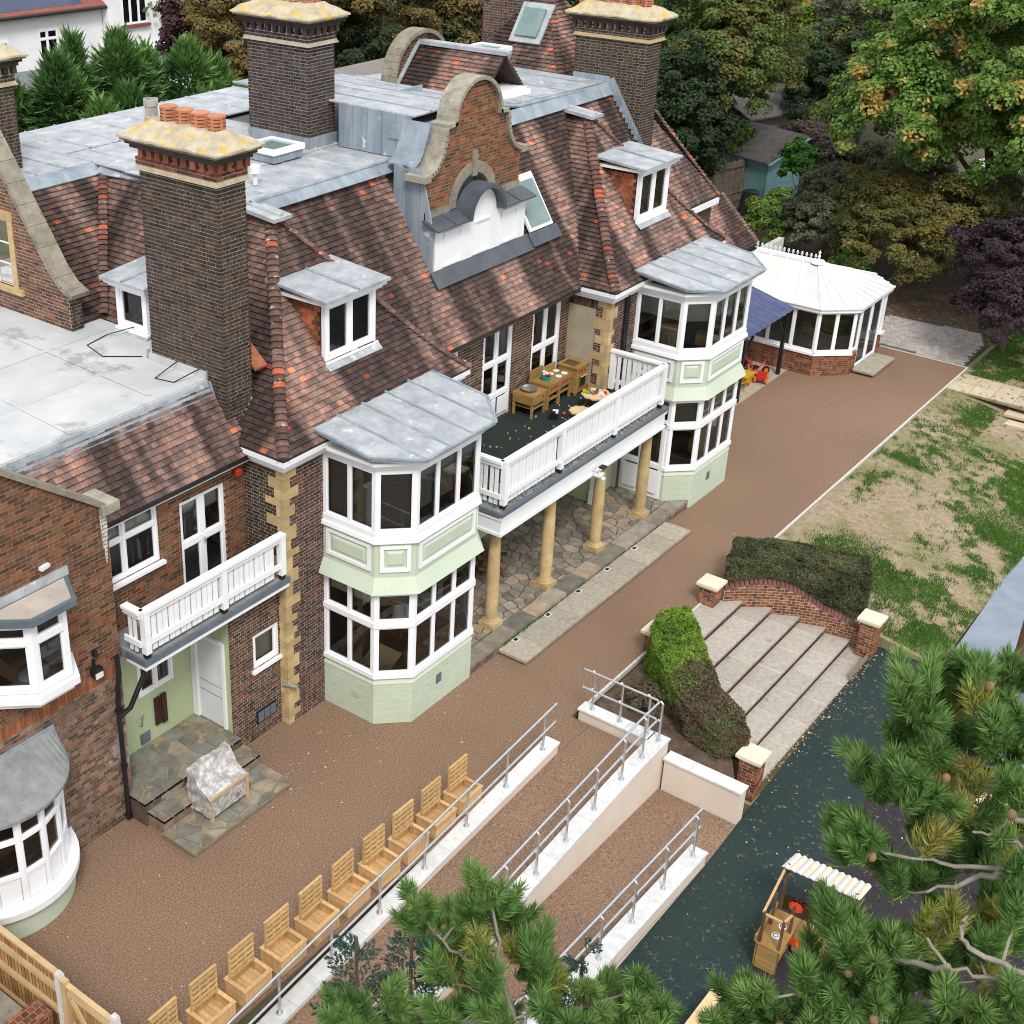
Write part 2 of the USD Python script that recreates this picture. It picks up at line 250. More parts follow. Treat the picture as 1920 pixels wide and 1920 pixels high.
tile_mat('tile_front', False, 1.12); tile_mat('tile_side', True, 0.85)
mat('tile_hip', [(0.085, 0.050, 0.041), (0.16, 0.096, 0.076)], 6.0, 0.85, isl=0.35, palette=P((1, 1, 1), (0.7, 0.7, 0.7), (1.2, 1, 0.95), (0.9, 0.9, 0.9), (1.0, 1.0, 1.0), (1.1, 1.0, 0.9), (0.8, 0.8, 0.85), (0.9, 0.85, 0.8), (1.0, 1.0, 1.0), (1.05, 1.0, 1.0), (2.6, 1.1, 0.75)), spots=[((0.48, 0.46, 0.40), 6.0, 0.60)])
mat('tile_orange', [(0.28, 0.085, 0.04), (0.40, 0.14, 0.07)], 6.0, 0.85, isl=0.3, palette=P((1, 1, 1), (0.5, 0.55, 0.55), (1.1, 1, 0.9), (0.7, 0.8, 0.6)))
mat('tile_deck', [(0.030, 0.022, 0.018), (0.05, 0.035, 0.03)], 5.0, 0.95)
mat('lead', [(0.23, 0.255, 0.275), (0.43, 0.445, 0.455)], 2.6, 0.55, isl=0.06, bump=0.15, bscale=10, spec=0.5, spots=[((0.56, 0.56, 0.55), 3.4, 0.60), ((0.20, 0.19, 0.17), 9.0, 0.62)])
mat('lead_blue', [(0.15, 0.185, 0.225), (0.31, 0.355, 0.39)], 2.2, 0.5, isl=0.08, bump=0.15, bscale=10, spec=0.5, vec=(1.4, 1.4, 0.25), spots=[((0.50, 0.54, 0.56), 3.0, 0.62)])
mat('lead_dark', [(0.045, 0.050, 0.065), (0.085, 0.095, 0.11)], 2.5, 0.5, spec=0.5)
mat('flat_felt', [(0.38, 0.39, 0.395), (0.52, 0.525, 0.525)], 0.8, 0.8, bump=0.2, bscale=8, spots=[((0.30, 0.30, 0.295), 0.7, 0.56), ((0.58, 0.53, 0.47), 0.55, 0.64)])
mat('sand_felt', [(0.33, 0.31, 0.28), (0.50, 0.42, 0.34)], 1.6, 0.9, spots=[((0.22, 0.20, 0.17), 9.0, 0.64)])
mat('terracotta', [(0.36, 0.135, 0.068), (0.48, 0.21, 0.115)], 6.0, 0.85, isl=0.12, spots=[((0.50, 0.35, 0.10), 7.0, 0.62)])
mat('pot_grey', [(0.25, 0.24, 0.22), (0.42, 0.41, 0.38)], 8.0, 0.9, spots=[((0.5, 0.36, 0.15), 8.0, 0.66)])
mat('poly_white', [(0.50, 0.505, 0.485), (0.57, 0.575, 0.555)], 0.5, 0.5, isl=0.06)
mat('blue_sheet', [(0.022, 0.03, 0.10), (0.06, 0.075, 0.17)], 2.0, 0.35, spec=0.6)
# metals, woods, small
mat('black_paint', [(0.008, 0.008, 0.009), (0.016, 0.016, 0.017)], 3.0, 0.4)
mat('galv_steel', [(0.50, 0.51, 0.53), (0.62, 0.63, 0.65)], 12.0, 0.38, metal=0.85)
mat('steel_plain', [(0.55, 0.55, 0.55), (0.7, 0.7, 0.7)], 12.0, 0.25, metal=0.9)
mat('timber_new', [(0.46, 0.275, 0.115), (0.60, 0.395, 0.19)], 3.0, 0.7, isl=0.14, vec=(6, 6, 1.0), bump=0.1)
mat('timber_trellis', [(0.40, 0.245, 0.095), (0.53, 0.345, 0.15)], 3.0, 0.7, isl=0.12, vec=(6, 6, 1.0))
mat('timber_fence', [(0.25, 0.125, 0.040), (0.41, 0.225, 0.085)], 4.0, 0.8, isl=0.25, vec=(8, 8, 0.8))
mat('timber_rail', [(0.40, 0.27, 0.135), (0.52, 0.38, 0.21)], 3.0, 0.8, isl=0.1)
mat('timber_play', [(0.215, 0.125, 0.035), (0.33, 0.205, 0.07)], 3.0, 0.7, isl=0.14, vec=(1, 1, 5))
mat('timber_pale', [(0.50, 0.36, 0.19), (0.62, 0.47, 0.27)], 3.0, 0.7, isl=0.1)
mat('timber_dark', [(0.07, 0.035, 0.018), (0.14, 0.075, 0.04)], 4.0, 0.7, isl=0.2)
mat('mahogany', [(0.035, 0.012, 0.008), (0.06, 0.02, 0.014)], 4.0, 0.5)
mat('old_plank', [(0.12, 0.10, 0.08), (0.22, 0.185, 0.15)], 4.0, 0.9, isl=0.2)
mat('shed_teal', [(0.145, 0.30, 0.30), (0.19, 0.365, 0.36)], 2.0, 0.8, isl=0.05)
mat('shed_felt', [(0.06, 0.055, 0.055), (0.12, 0.105, 0.10)], 3.0, 0.95)
mat('slate_roof', [(0.10, 0.105, 0.12), (0.17, 0.175, 0.19)], 5.0, 0.7, isl=0.2)
mat('red_tile', [(0.17, 0.055, 0.04), (0.25, 0.09, 0.065)], 5.0, 0.85, isl=0.2)
mat('solar', [(0.018, 0.03, 0.075), (0.03, 0.045, 0.10)], 2.0, 0.15, spec=0.7)
for n_, c_ in (('plastic_red', (0.42, 0.025, 0.015)), ('plastic_orange', (0.60, 0.13, 0.02)), ('plastic_yellow', (0.55, 0.33, 0.01)), ('plastic_green', (0.03, 0.33, 0.06)), ('plastic_teal', (0.02, 0.26, 0.24)), ('plastic_white', (0.72, 0.72, 0.72)), ('plastic_black', (0.012, 0.012, 0.012)), ('print_red', (0.62, 0.045, 0.02)), ('plastic_lime', (0.35, 0.50, 0.03)), ('fabric_red', (0.30, 0.02, 0.03))):
    mat(n_, [tuple(x * 0.85 for x in c_), c_], 5.0, 0.4)
mat('blind_brown', [(0.145, 0.11, 0.085), (0.185, 0.145, 0.115)], 1.0, 0.85, vec=(0.3, 0.3, 22))
mat('blind_beige', [(0.30, 0.275, 0.23), (0.36, 0.335, 0.285)], 1.0, 0.85)
mat('interior', [(0.15, 0.135, 0.12), (0.22, 0.20, 0.18)], 0.8, 0.9)
mat('interior_floor', [(0.12, 0.07, 0.045), (0.17, 0.10, 0.065)], 1.2, 0.7)
mat('interior_pale', [(0.36, 0.36, 0.33), (0.44, 0.44, 0.41)], 0.8, 0.9)
mat('gravel_chip', [(0.07, 0.065, 0.06), (0.28, 0.26, 0.24)], 9.0, 0.9, isl=0.4)
mat('litter', [(0.34, 0.24, 0.16), (0.48, 0.38, 0.28)], 3.0, 0.9, isl=0.3)
mat('litter_brown', [(0.20, 0.10, 0.045), (0.32, 0.18, 0.08)], 3.0, 0.9, isl=0.4)
mat('needle_litter', [(0.16, 0.12, 0.085), (0.26, 0.20, 0.15)], 3.0, 0.9, isl=0.3)
mat('film', [(0.22, 0.205, 0.195), (0.36, 0.345, 0.33), (0.68, 0.67, 0.66)], 7.0, 0.14, bump=1.0, bscale=14, spec=1.0, spots=[((0.20, 0.15, 0.12), 4.0, 0.58)])
# vegetation
def leaf_mat(name, c0, c1, c2=None, clump=0.5, transl=0.25, spots=None):
    mat(name, [c0, c1] + ([c2] if c2 else []), clump, 0.6, isl=0.42, spec=0.3, transl=transl, spots=spots, lo=0.32, hi=0.68, detail=3.0)
leaf_mat('leaf_maple', (0.070, 0.14, 0.022), (0.12, 0.215, 0.036), (0.17, 0.25, 0.045), 0.45)
leaf_mat('leaf_autumn', (0.32, 0.22, 0.05), (0.46, 0.32, 0.09), None, 1.0)
leaf_mat('leaf_oak', (0.045, 0.080, 0.018), (0.085, 0.135, 0.028), (0.135, 0.165, 0.040), 0.4)
leaf_mat('leaf_dark', (0.016, 0.034, 0.012), (0.032, 0.058, 0.020), None, 0.5)
leaf_mat('leaf_olive', (0.060, 0.070, 0.016), (0.11, 0.11, 0.028), (0.19, 0.155, 0.035), 0.6)
leaf_mat('leaf_bronze', (0.065, 0.058, 0.018), (0.13, 0.10, 0.03), (0.21, 0.145, 0.04), 0.5)
leaf_mat('leaf_lime', (0.13, 0.22, 0.016), (0.22, 0.33, 0.03), None, 0.6)
leaf_mat('leaf_grey', (0.070, 0.085, 0.045), (0.13, 0.14, 0.08), None, 0.6)
leaf_mat('leaf_laurel', (0.055, 0.11, 0.018), (0.11, 0.19, 0.03), (0.20, 0.24, 0.04), 0.8)
leaf_mat('leaf_bright', (0.055, 0.15, 0.02), (0.08, 0.21, 0.03), None, 0.8)
leaf_mat('leaf_purple', (0.018, 0.010, 0.013), (0.045, 0.026, 0.032), None, 0.7, 0.1)
leaf_mat('leaf_plum', (0.030, 0.012, 0.014), (0.07, 0.028, 0.03), None, 0.7, 0.1)
leaf_mat('leaf_cypress', (0.045, 0.105, 0.026), (0.085, 0.18, 0.042), (0.12, 0.22, 0.05), 0.5, 0.15, spots=[((0.075, 0.048, 0.02), 0.9, 0.68)])
leaf_mat('leaf_dead', (0.07, 0.05, 0.04), (0.15, 0.115, 0.095), None, 0.7)
leaf_mat('leaf_box', (0.060, 0.125, 0.014), (0.13, 0.23, 0.022), (0.19, 0.30, 0.03), 1.4)
leaf_mat('leaf_hedge', (0.040, 0.050, 0.020), (0.085, 0.095, 0.040), (0.13, 0.125, 0.055), 1.4)
leaf_mat('leaf_dying', (0.070, 0.055, 0.028), (0.125, 0.088, 0.052), (0.09, 0.135, 0.04), 1.6)
leaf_mat('needle_pine', (0.075, 0.155, 0.038), (0.125, 0.23, 0.058), (0.19, 0.29, 0.08), 1.4, 0.2)
leaf_mat('needle_yellow', (0.16, 0.20, 0.035), (0.24, 0.26, 0.055), (0.33, 0.27, 0.07), 1.6, 0.2)
leaf_mat('needle_blue', (0.022, 0.055, 0.040), (0.045, 0.085, 0.062), None, 0.9, 0.1)
mat('bark', [(0.06, 0.045, 0.032), (0.13, 0.10, 0.075)], 5.0, 0.95, bump=0.5)
mat('bark_grey', [(0.17, 0.145, 0.12), (0.30, 0.265, 0.225)], 9.0, 0.95, bump=0.6)
mat('cone', [(0.14, 0.075, 0.04), (0.24, 0.15, 0.095)], 9.0, 0.9, isl=0.3)

def glass(name, tint, amt):
    MATS[name] = usdkit.material(stage, '/World/Looks/' + name, {'f': ('fresnel', {'IOR': 1.5}), 'mr': ('map_range', {'to_min': amt, 'to_max': 1.0}), 't': ('transparent_bsdf', {'color': tint}), 'g': ('glossy_bsdf', {'roughness': 0.02, 'color': (0.9, 0.92, 0.95)}), 'm': ('mix_closure', {})},
        [('f.fac', 'mr.value'), ('mr.result', 'm.fac'), ('t.BSDF', 'm.closure1'), ('g.BSDF', 'm.closure2')], surface='m.closure')
glass('pane_glass', (0.80, 0.83, 0.82), 0.02)
glass('clear_film', (0.93, 0.93, 0.94), 0.10)
# ---------------------------------------------------------------- brickwork, tiling, glazing
def bricks(poly, o, u, v, n, L=0.225, H=0.075, bond='flemish', proud=0.008, seed=1, joint=0.017, soldier=None):
    """list of (verts, faces) of single bricks laid over a 2D wall polygon, each clipped to it; five visible faces each"""
    r = np.random.default_rng(seed); u, v, n, o = (np.asarray(k, float) for k in (u, v, n, o)); out = []
    x0, y0, x1, y1 = poly.bounds; pp = prep(poly); row = int(math.floor(y0 / H))
    F = np.array([[4, 5, 6, 7], [0, 1, 5, 4], [1, 2, 6, 5], [2, 3, 7, 6], [3, 0, 4, 7]])
    if np.dot(np.cross(u, v), n) < 0: F = F[:, ::-1]
    while row * H < y1:
        za, zb = row * H + joint / 2, (row + 1) * H - joint / 2
        if bond == 'flemish': per, cells = 1.5 * L, [(0, L), (L, 1.5 * L)]
        elif bond == 'header': per, cells = L / 2, [(0, L / 2)]
        else: per, cells = L, [(0, L)]
        off = (0.75 * L if bond == 'flemish' else per / 2) * (row % 2)
        k = int(math.floor((x0 - off) / per)) - 1
        while k * per + off < x1:
            for c0, c1 in cells:
                a, b = k * per + off + c0 + joint / 2, k * per + off + c1 - joint / 2
                if b <= x0 or a >= x1: continue
                rect = sbox(a, za, b, zb); d = proud + r.uniform(-0.003, 0.003)
                if pp.contains(rect): gs = [rect]
                elif pp.intersects(rect):
                    g = poly.intersection(rect); gs = [q for q in getattr(g, 'geoms', [g]) if q.geom_type == 'Polygon' and q.area > 0.0008]
                else: continue
                for g in gs:
                    c = np.array(g.exterior.coords)[:-1]
                    if len(c) == 4 and abs(g.area - (c[:, 0].max() - c[:, 0].min()) * (c[:, 1].max() - c[:, 1].min())) < 1e-6:
                        X0, X1, Y0, Y1 = c[:, 0].min(), c[:, 0].max(), c[:, 1].min(), c[:, 1].max()
                        q = np.array([[X0, Y0], [X1, Y0], [X1, Y1], [X0, Y1]])
                        base = o + q[:, :1] * u + q[:, 1:] * v
                        out.append((np.vstack([base - n * 0.012, base + n * d]), F))
                    else:
                        bb = B().plate(g, o, u, v, n, -0.012, d).arr(); out.append(bb)
            k += 1
        row += 1
    return out
SINGLE_LEFT = {}
def lay(parent, lst, name, bulk, m, singles=0, label=None):
    """the first "singles" pieces become parts of their own, the rest one joined part"""
    for v, f in lst[:singles]: obj(parent, name, B().add(v, f), m)
    if lst[singles:]:
        b = B()
        for v, f in lst[singles:]: b.add(v, f)
        obj(parent, bulk, b, m, kind='stuff', label=label)
def brick_wall(parent, o, u, n, poly, m_brick, m_mortar, thick=0.2, singles=0, bond='flemish', seed=1, name='wall', label=None, sort=None, L=0.225, H=0.075):
    u, n = np.asarray(u, float), np.asarray(n, float); v = V(0, 0, 1)
    b = B().plate(poly, o, u, v, n, -thick, 0.0); p = obj(parent, name, b, m_mortar, label=label)
    l = bricks(poly, o, u, v, n, bond=bond, seed=seed, L=L, H=H)
    if sort is not None:
        s = np.asarray(sort, float); l.sort(key=lambda t: np.linalg.norm(t[0].mean(0) - s))
    lay(p if p.count('/') < 4 else parent, l, 'brick', 'brickwork', m_brick, singles); return p

def prof_fn(prof):
    r, z = np.array([p[0] for p in prof]), np.array([p[1] for p in prof]); s = np.r_[0, np.cumsum(np.hypot(np.diff(r), np.diff(z)))]
    return (lambda R: np.interp(R, r, z)), (lambda S: np.interp(S, s, r)), s[-1]
def tile_slope(parent, o, ud, vd, prof, poly, m, gauge=0.122, w=0.172, singles=0, seed=3, label=None, near=None):
    """plain tiles over a roof slope: poly in (along the eave, horizontal run up the slope), prof gives the height for each run"""
    r = np.random.default_rng(seed); o, ud, vd = (np.asarray(k, float) for k in (o, ud, vd)); zf, rf, S = prof_fn(prof)
    x0, y0, x1, y1 = poly.bounds; deck = B(); rr = [p[0] for p in prof]
    for a, b_ in zip(rr[:-1], rr[1:]):
        g = poly.intersection(sbox(x0 - 1, a, x1 + 1, b_))
        for q in getattr(g, 'geoms', [g]):
            if q.geom_type != 'Polygon' or q.area < 1e-5: continue
            t = trimesh.creation.extrude_polygon(q, 0.1, engine='earcut'); k = np.abs(t.vertices[:, 2] - 0.1) < 1e-6
            P2 = t.vertices.copy(); up = np.where(k, 0.0, -0.10)
            deck.add(o + P2[:, :1] * ud + P2[:, 1:2] * vd + np.stack([0 * up, 0 * up, zf(P2[:, 1]) + up], 1), t.faces if np.cross(ud, vd)[2] > 0 else t.faces[:, ::-1])
    p = obj(parent, 'roof_slope', deck, 'tile_deck', label=label)
    pp, lst, i = prep(poly), [], 0
    F = np.array([[4, 5, 6, 7], [0, 1, 5, 4], [1, 2, 6, 5], [3, 0, 4, 7]])
    if np.cross(ud, vd)[2] < 0: F = F[:, ::-1]
    while i * gauge < S:
        ra, rb = rf(i * gauge), rf(min((i + 1) * gauge, S)); i += 1
        if rb - ra < 0.01: continue
        dz = zf(rb) - zf(ra); nrm = unit(-vd * dz + V(0, 0, rb - ra)); off = (i % 2) * w / 2 + r.uniform(-0.008, 0.008); k = int((x0 - off) / w) - 1
        while k * w + off < x1:
            a, b_ = k * w + off + 0.004, (k + 1) * w + off - 0.004; k += 1
            rect = sbox(a, ra, b_, rb)
            if not pp.intersects(rect): continue
            l0, l1 = 0.046 + r.uniform(-0.008, 0.010), 0.010
            if pp.contains(rect): q = np.array([[a, ra], [b_, ra], [b_, rb], [a, rb]])
            else:
                g = poly.intersection(rect)
                if g.geom_type != 'Polygon' or g.area < 0.0012: continue
                q = np.array(g.exterior.coords)[:-1]
                if Polygon(q).exterior.is_ccw is False: q = q[::-1]
            t = (q[:, 1] - ra) / (rb - ra); h = l0 * (1 - t) + l1 * t
            s0 = o + q[:, :1] * ud + q[:, 1:] * vd + np.stack([0 * t, 0 * t, zf(ra) + dz * t], 1); top = s0 + h[:, None] * nrm; bot = s0 - 0.004 * nrm
            if len(q) == 4 and pp.contains(rect): lst.append((np.vstack([bot, top]), F))
            else:
                m_ = len(q); f = [[m_ , m_ + j, m_ + j + 1] for j in range(1, m_ - 1)]
                for j in range(m_): f += [[j, (j + 1) % m_, m_ + (j + 1) % m_], [j, m_ + (j + 1) % m_, m_ + j]]
                f = np.array(f)
                if np.cross(ud, vd)[2] < 0: f = f[:, ::-1]
                lst.append((np.vstack([bot, top]), f))
    if near is not None: lst.sort(key=lambda t: np.linalg.norm(t[0].mean(0) - near))
    lay(p, lst, 'roof_tile', 'roof_tiles', m, singles); return p
def hip_tiles(parent, path, m='tile_hip', step=0.14, r=0.105, seed=5, flat=0.55):
    """overlapping bonnet tiles along a hip"""
    rg = np.random.default_rng(seed); P_ = np.asarray(path, float); d = np.r_[0, np.cumsum(np.linalg.norm(np.diff(P_, axis=0), axis=1))]
    for s in np.arange(0, d[-1] - step * 0.5, step):
        a = np.array([np.interp(s, d, P_[:, k]) for k in range(3)]); c = np.array([np.interp(min(s + step * 1.45, d[-1]), d, P_[:, k]) for k in range(3)])
        t = unit(c - a); side = unit(np.cross(t, V(0, 0, 1))); up = np.cross(side, t); vs = []
        for q, l, rad in ((a, 0.045 + rg.uniform(0, 0.012), r * 1.05), (c, 0.0, r * 0.8)):
            for th in 0.0, .17, .34, .5, .66, .83, 1.0: vs.append(q + up * (l - 0.03 + flat * rad * math.sin(th * PI)) - side * rad * math.cos(th * PI))
        f = [[k, k + 7, k + 8, k + 1] for k in range(6)]; b = B().add(vs, f)
        b.add(vs[:7], [[0, k, k + 1] for k in range(1, 6)])
        obj(parent, 'hip_tile', b, m, smooth=40)

def glaze(parent, o, u, n, w, h, xs=(), ys=(), fr=0.065, mu=0.06, dep=0.07, m='white_upvc', blinds=None, inner=0.035, name='window', part=None, label=None, sill=None, skip=()):
    """a frame of boxes with panes set back in it; xs, ys are the mullion and transom centres; blinds = {(column, row): (material, drop 0..1)}"""
    o, u, n = (np.asarray(k, float) for k in (o, u, n)); v = V(0, 0, 1); b = B()
    b.par(o - n * dep, u * w, n * dep, v * fr); b.par(o + v * (h - fr) - n * dep, u * w, n * dep, v * fr)
    b.par(o + v * fr - n * dep, u * fr, n * dep, v * (h - 2 * fr)); b.par(o + v * fr + u * (w - fr) - n * dep, u * fr, n * dep, v * (h - 2 * fr))
    X = [fr] + sum([[x - mu / 2, x + mu / 2] for x in xs], []) + [w - fr]; Y = [fr] + sum([[y - mu / 2, y + mu / 2] for y in ys], []) + [h - fr]
    for y in ys: b.par(o + v * (y - mu / 2) - n * dep + u * fr, u * (w - 2 * fr), n * (dep + 0.006), v * mu)
    for x in xs:
        for j in range(0, len(Y), 2): b.par(o + u * (x - mu / 2) + v * Y[j] - n * dep, u * mu, n * (dep - 0.004), v * (Y[j + 1] - Y[j]))
    cells = [(X[i], X[i + 1], Y[j], Y[j + 1], i // 2, j // 2) for i in range(0, len(X), 2) for j in range(0, len(Y), 2)]
    if inner:
        for a, c, d, e, i, j in cells:
            q = o - n * (dep * 0.8); k = inner
            b.par(q + u * a + v * d, u * (c - a), n * dep * 0.55, v * k); b.par(q + u * a + v * (e - k), u * (c - a), n * dep * 0.55, v * k)
            b.par(q + u * a + v * (d + k), u * k, n * dep * 0.55, v * (e - d - 2 * k)); b.par(q + u * (c - k) + v * (d + k), u * k, n * dep * 0.55, v * (e - d - 2 * k))
    p = obj(parent, part or name, b, m, label=label)
    own = p if p.count('/') < 4 else parent
    for a, c, d, e, i, j in cells:
        k = inner; q = o - n * dep * 0.62
        obj(own, 'pane', B().quad(q + u * (a + k) + v * (d + k), q + u * (c - k) + v * (d + k), q + u * (c - k) + v * (e - k), q + u * (a + k) + v * (e - k)), 'pane_glass')
        if blinds and (i, j) in blinds:
            bm, dr = blinds[(i, j)]; q = o - n * (dep + 0.05); e2 = e - (e - d) * dr
            obj(own, 'blind', B().quad(q + u * a + v * e2, q + u * c + v * e2, q + u * c + v * e, q + u * a + v * e), bm)
    if sill:
        s = B().par(o - u * 0.06 - v * 0.07 - n * 0.05, u * (w + 0.12), n * (0.05 + sill), v * 0.068); obj(own, 'sill', s, m)
    return p
def room(parent, o, u, n, w, h, d, wall='interior', floor='interior_floor', part='room'):
    """the inside of the room behind an opening: floor, back wall, ceiling and side walls, open towards n"""
    o, u, n = (np.asarray(k, float) for k in (o, u, n)); v = V(0, 0, 1); t = 0.05; b = B()
    b.par(o - n * d - u * t, u * (w + 2 * t), -n * t, v * h); b.par(o - u * t, u * t, -n * d, v * h); b.par(o + u * w, u * t, -n * d, v * h); b.par(o + v * h - u * t, u * (w + 2 * t), -n * (d + t), v * t)
    p = obj(parent, part, b, wall)
    f = B().par(o - v * t - u * t, u * (w + 2 * t), -n * (d + t), v * t); obj(p if p.count('/') < 4 else parent, 'room_floor', f, floor); return p
def lead_sheets(parent, o, u, v, nu, m='lead', roll=0.028, wv=None, up=None, thick=0.03, ends=True):
    """a leaded flat: nu sheets side by side along u, each running along v, with rounded rolls between them"""
    o, u, v = (np.asarray(k, float) for k in (o, u, v)); n = unit(np.cross(u, v)); n = n if n[2] > 0 or (up is not None) else -n
    if up is not None: n = np.asarray(up, float)
    for i in range(nu):
        g = 0.004 / np.linalg.norm(u)
        obj(parent, 'lead_sheet', B().par(o + u * (i / nu + g), u * (1 / nu - 2 * g), v, -n * thick), m)
    for i in range(0 if ends else 1, nu + 1 if ends else nu):
        q = o + u * i / nu; obj(parent, 'lead_roll', B().tube([q, q + v], roll, 6), m, smooth=50)
# ---------------------------------------------------------------- the house
X, Y, Z3 = V(1, 0, 0), V(0, 1, 0), V(0, 0, 1)
HB = thing('house', 'large brick country house with red tiled roofs, lead flats, tall chimneys and two white bays', 'house', (4.0, 4.0, 0.0))
def hole(x0, z0, x1, z1): return sbox(x0, z0, x1, z1)
# --- left wing facade
wing = Polygon([(-13.5, -0.1), (-5.62, -0.1), (-5.62, 6.56), (-7.58, 7.98), (-13.5, 12.2)])
wing = wing.difference(hole(-8.2, 4.1, -6.85, 5.6)).difference(hole(-9.5, 0.95, -7.35, 2.62)).difference(hole(-13.5, 3.24, -5.72, 3.50))
base_part = wing.intersection(sbox(-14, -1, 0, 3.24)); up_part = wing.intersection(sbox(-14, 3.50, 0, 14))
brick_wall(HB, V(0, 2.33, 0), X, -Y, up_part, 'brick_brown', 'mortar_brown', singles=110, bond='stretcher', sort=(-6.2, 2.3, 4.6), seed=11)
brick_wall(HB, V(0, 2.33, 0), X, -Y, base_part, 'brick_base', 'mortar_brown', singles=0, bond='flemish', seed=12, label='stained lower brick wall of the left wing')
band = sbox(-13.5, 3.24, -5.72, 3.50); bp = obj(HB, 'wall', B().plate(band, V(0, 2.33, 0), X, Z3, -Y, -0.2, 0.0), 'mortar_brown', label='soldier course of orange bricks')
lay(bp, bricks(sbox(-13.5, 3.25, -5.73, 3.49), V(0, 2.33, 0.0), X, Z3, -Y, L=0.078, H=0.25, bond='s', seed=4, proud=0.012), 'soldier_brick', 'soldier_bricks', 'brick_orange', 60)
obj(HB, 'wall', B().bx(-5.83, 2.532, 0, -5.63, 3.4, 6.5), 'mortar_brown')
lay(HB, bricks(sbox(2.34, 0.02, 3.1, 6.45), V(-5.63, 0, 0), Y, Z3, X, seed=19), 'return_brick', 'return_brickwork', 'brick_brown', 0)
# sloping stone coping of the wing with its kneeler
for i, (xa, xb) in enumerate(((-7.0, -5.55), (-8.5, -7.01), (-10.0, -8.51), (-11.6, -10.01), (-13.5, -11.61))):
    za, zb = 6.62 - (xa + 5.62) * 0.714, 6.62 - (xb + 5.62) * 0.714
    obj(HB, 'coping_stone', B().plate(Polygon([(xa, za - .05), (xb, zb - .05), (xb, zb + .06), (xa, za + .06)]), V(0, 2.26, 0), X, Z3, Y, 0, 0.42), 'coping_stone')
obj(HB, 'kneeler_stone', B().bx(-5.78, 2.22, 6.52, -5.40, 2.86, 6.70), 'lichen_stone')
lay(HB, bricks(Polygon([(-5.78, 6.5), (-5.64, 6.5), (-5.63, 6.2), (-5.66, 5.95), (-5.70, 5.5), (-5.76, 5.95)]), V(0, 2.325, 0), X, Z3, -Y, bond='stretcher', seed=77), 'stained_brick', 'stained_brickwork', 'render_white' if 'render_white' in MATS else 'kerb', 30)
# --- recess above the left entrance
rec = Polygon([(-5.62, 3.4), (-1.7, 3.4), (-1.7, 6.02), (-5.62, 6.02)]).difference(hole(-5.6, 4.62, -3.98, 5.83)).difference(hole(-3.44, 3.62, -2.27, 5.57))
brick_wall(HB, V(0, 2.93, 0), X, -Y, rec, 'brick_brown', 'mortar_brown', singles=40, bond='stretcher', sort=(-3.8, 2.9, 4.4), seed=13)
glaze(HB, V(-5.6, 2.95, 4.62), X, -Y, 1.62, 1.21, xs=(0.81,), ys=(0.80,), sill=0.12, blinds={(0, 1): ('blind_beige', 1.0), (1, 1): ('blind_beige', 1.0)})
room(HB, V(-5.7, 3.15, 3.5), X, -Y, 3.6, 2.5, 3.0)
d_ = glaze(HB, V(-3.44, 2.95, 3.62), X, -Y, 1.17, 1.95, xs=(0.585,), ys=(1.0,), part='door', label='white glazed double door onto the small balcony', mu=0.13, inner=0.03, blinds={(1, 1): ('blind_beige', 0.45), (0, 1): ('blind_beige', 0.35)})
obj(d_, 'handle', B().bx(-2.86, 2.90, 4.50, -2.84, 2.93, 4.62).bx(-2.86, 2.89, 4.57, -2.76, 2.905, 4.59), 'steel_plain')
t_ = B().cb((-3.05, 3.75, 3.78), (0.5, 0.4, 0.5)).cb((-2.5, 3.9, 3.72), (0.4, 0.4, 0.4), 0.3); obj(HB, 'room_crate', t_, 'timber_pale')
# --- left entrance porch
low = Polygon([(-3.14, -0.1), (-1.7, -0.1), (-1.7, 3.45), (-3.14, 3.45)]).difference(hole(-2.49, 1.7, -1.74, 2.5))
brick_wall(HB, V(0, 2.1, 0), X, -Y, low, 'brick_plum', 'mortar_pale', singles=0, seed=14)
glaze(HB, V(-2.49, 2.12, 1.7), X, -Y, 0.75, 0.80, sill=0.1, fr=0.08, blinds={(0, 0): ('blind_beige', 1.0)}); room(HB, V(-2.9, 2.3, 1.3), X, -Y, 1.2, 1.6, 0.8)
gw = sbox(-5.63, 0.45, -3.12, 3.4).difference(hole(-4.58, 1.68, -3.66, 2.55)); obj(HB, 'wall', B().plate(gw, V(0, 3.15, 0), X, Z3, -Y, -0.2, 0), 'green_render', label='pale green rendered wall inside the porch')
obj(HB, 'wall', B().bx(-3.12, 2.302, 0.3, -2.95, 3.15, 3.4).bx(-3.145, 2.10, 0.3, -3.141, 2.30, 3.4), 'green_render', label='pale green side wall of the porch')
glaze(HB, V(-4.58, 3.16, 1.68), X, -Y, 0.92, 0.87, xs=(0.46,), fr=0.07); room(HB, V(-4.7, 3.36, 1.2), X, -Y, 1.2, 1.6, 0.8)
dp = obj(HB, 'door', B().bx(-3.16, 2.30, 0.56, -3.125, 2.98, 2.52), 'grey_white', label='plain white door in the side of the porch')
obj(dp, 'door_frame', B().bx(-3.185, 2.225, 0.56, -3.124, 2.298, 2.60).bx(-3.21, 2.982, 0.56, -3.124, 3.14, 2.60).bx(-3.185, 2.299, 2.523, -3.124, 2.98, 2.60), 'white_paint')
obj(dp, 'panel_groove', B().bx(-3.163, 2.32, 1.26, -3.1605, 2.96, 1.275).bx(-3.163, 2.32, 1.50, -3.1605, 2.96, 1.512), 'slate_trim')
vt = obj(HB, 'air_vent', B().bx(-2.47, 2.06, 0.36, -1.90, 2.088, 0.66), 'black_paint')
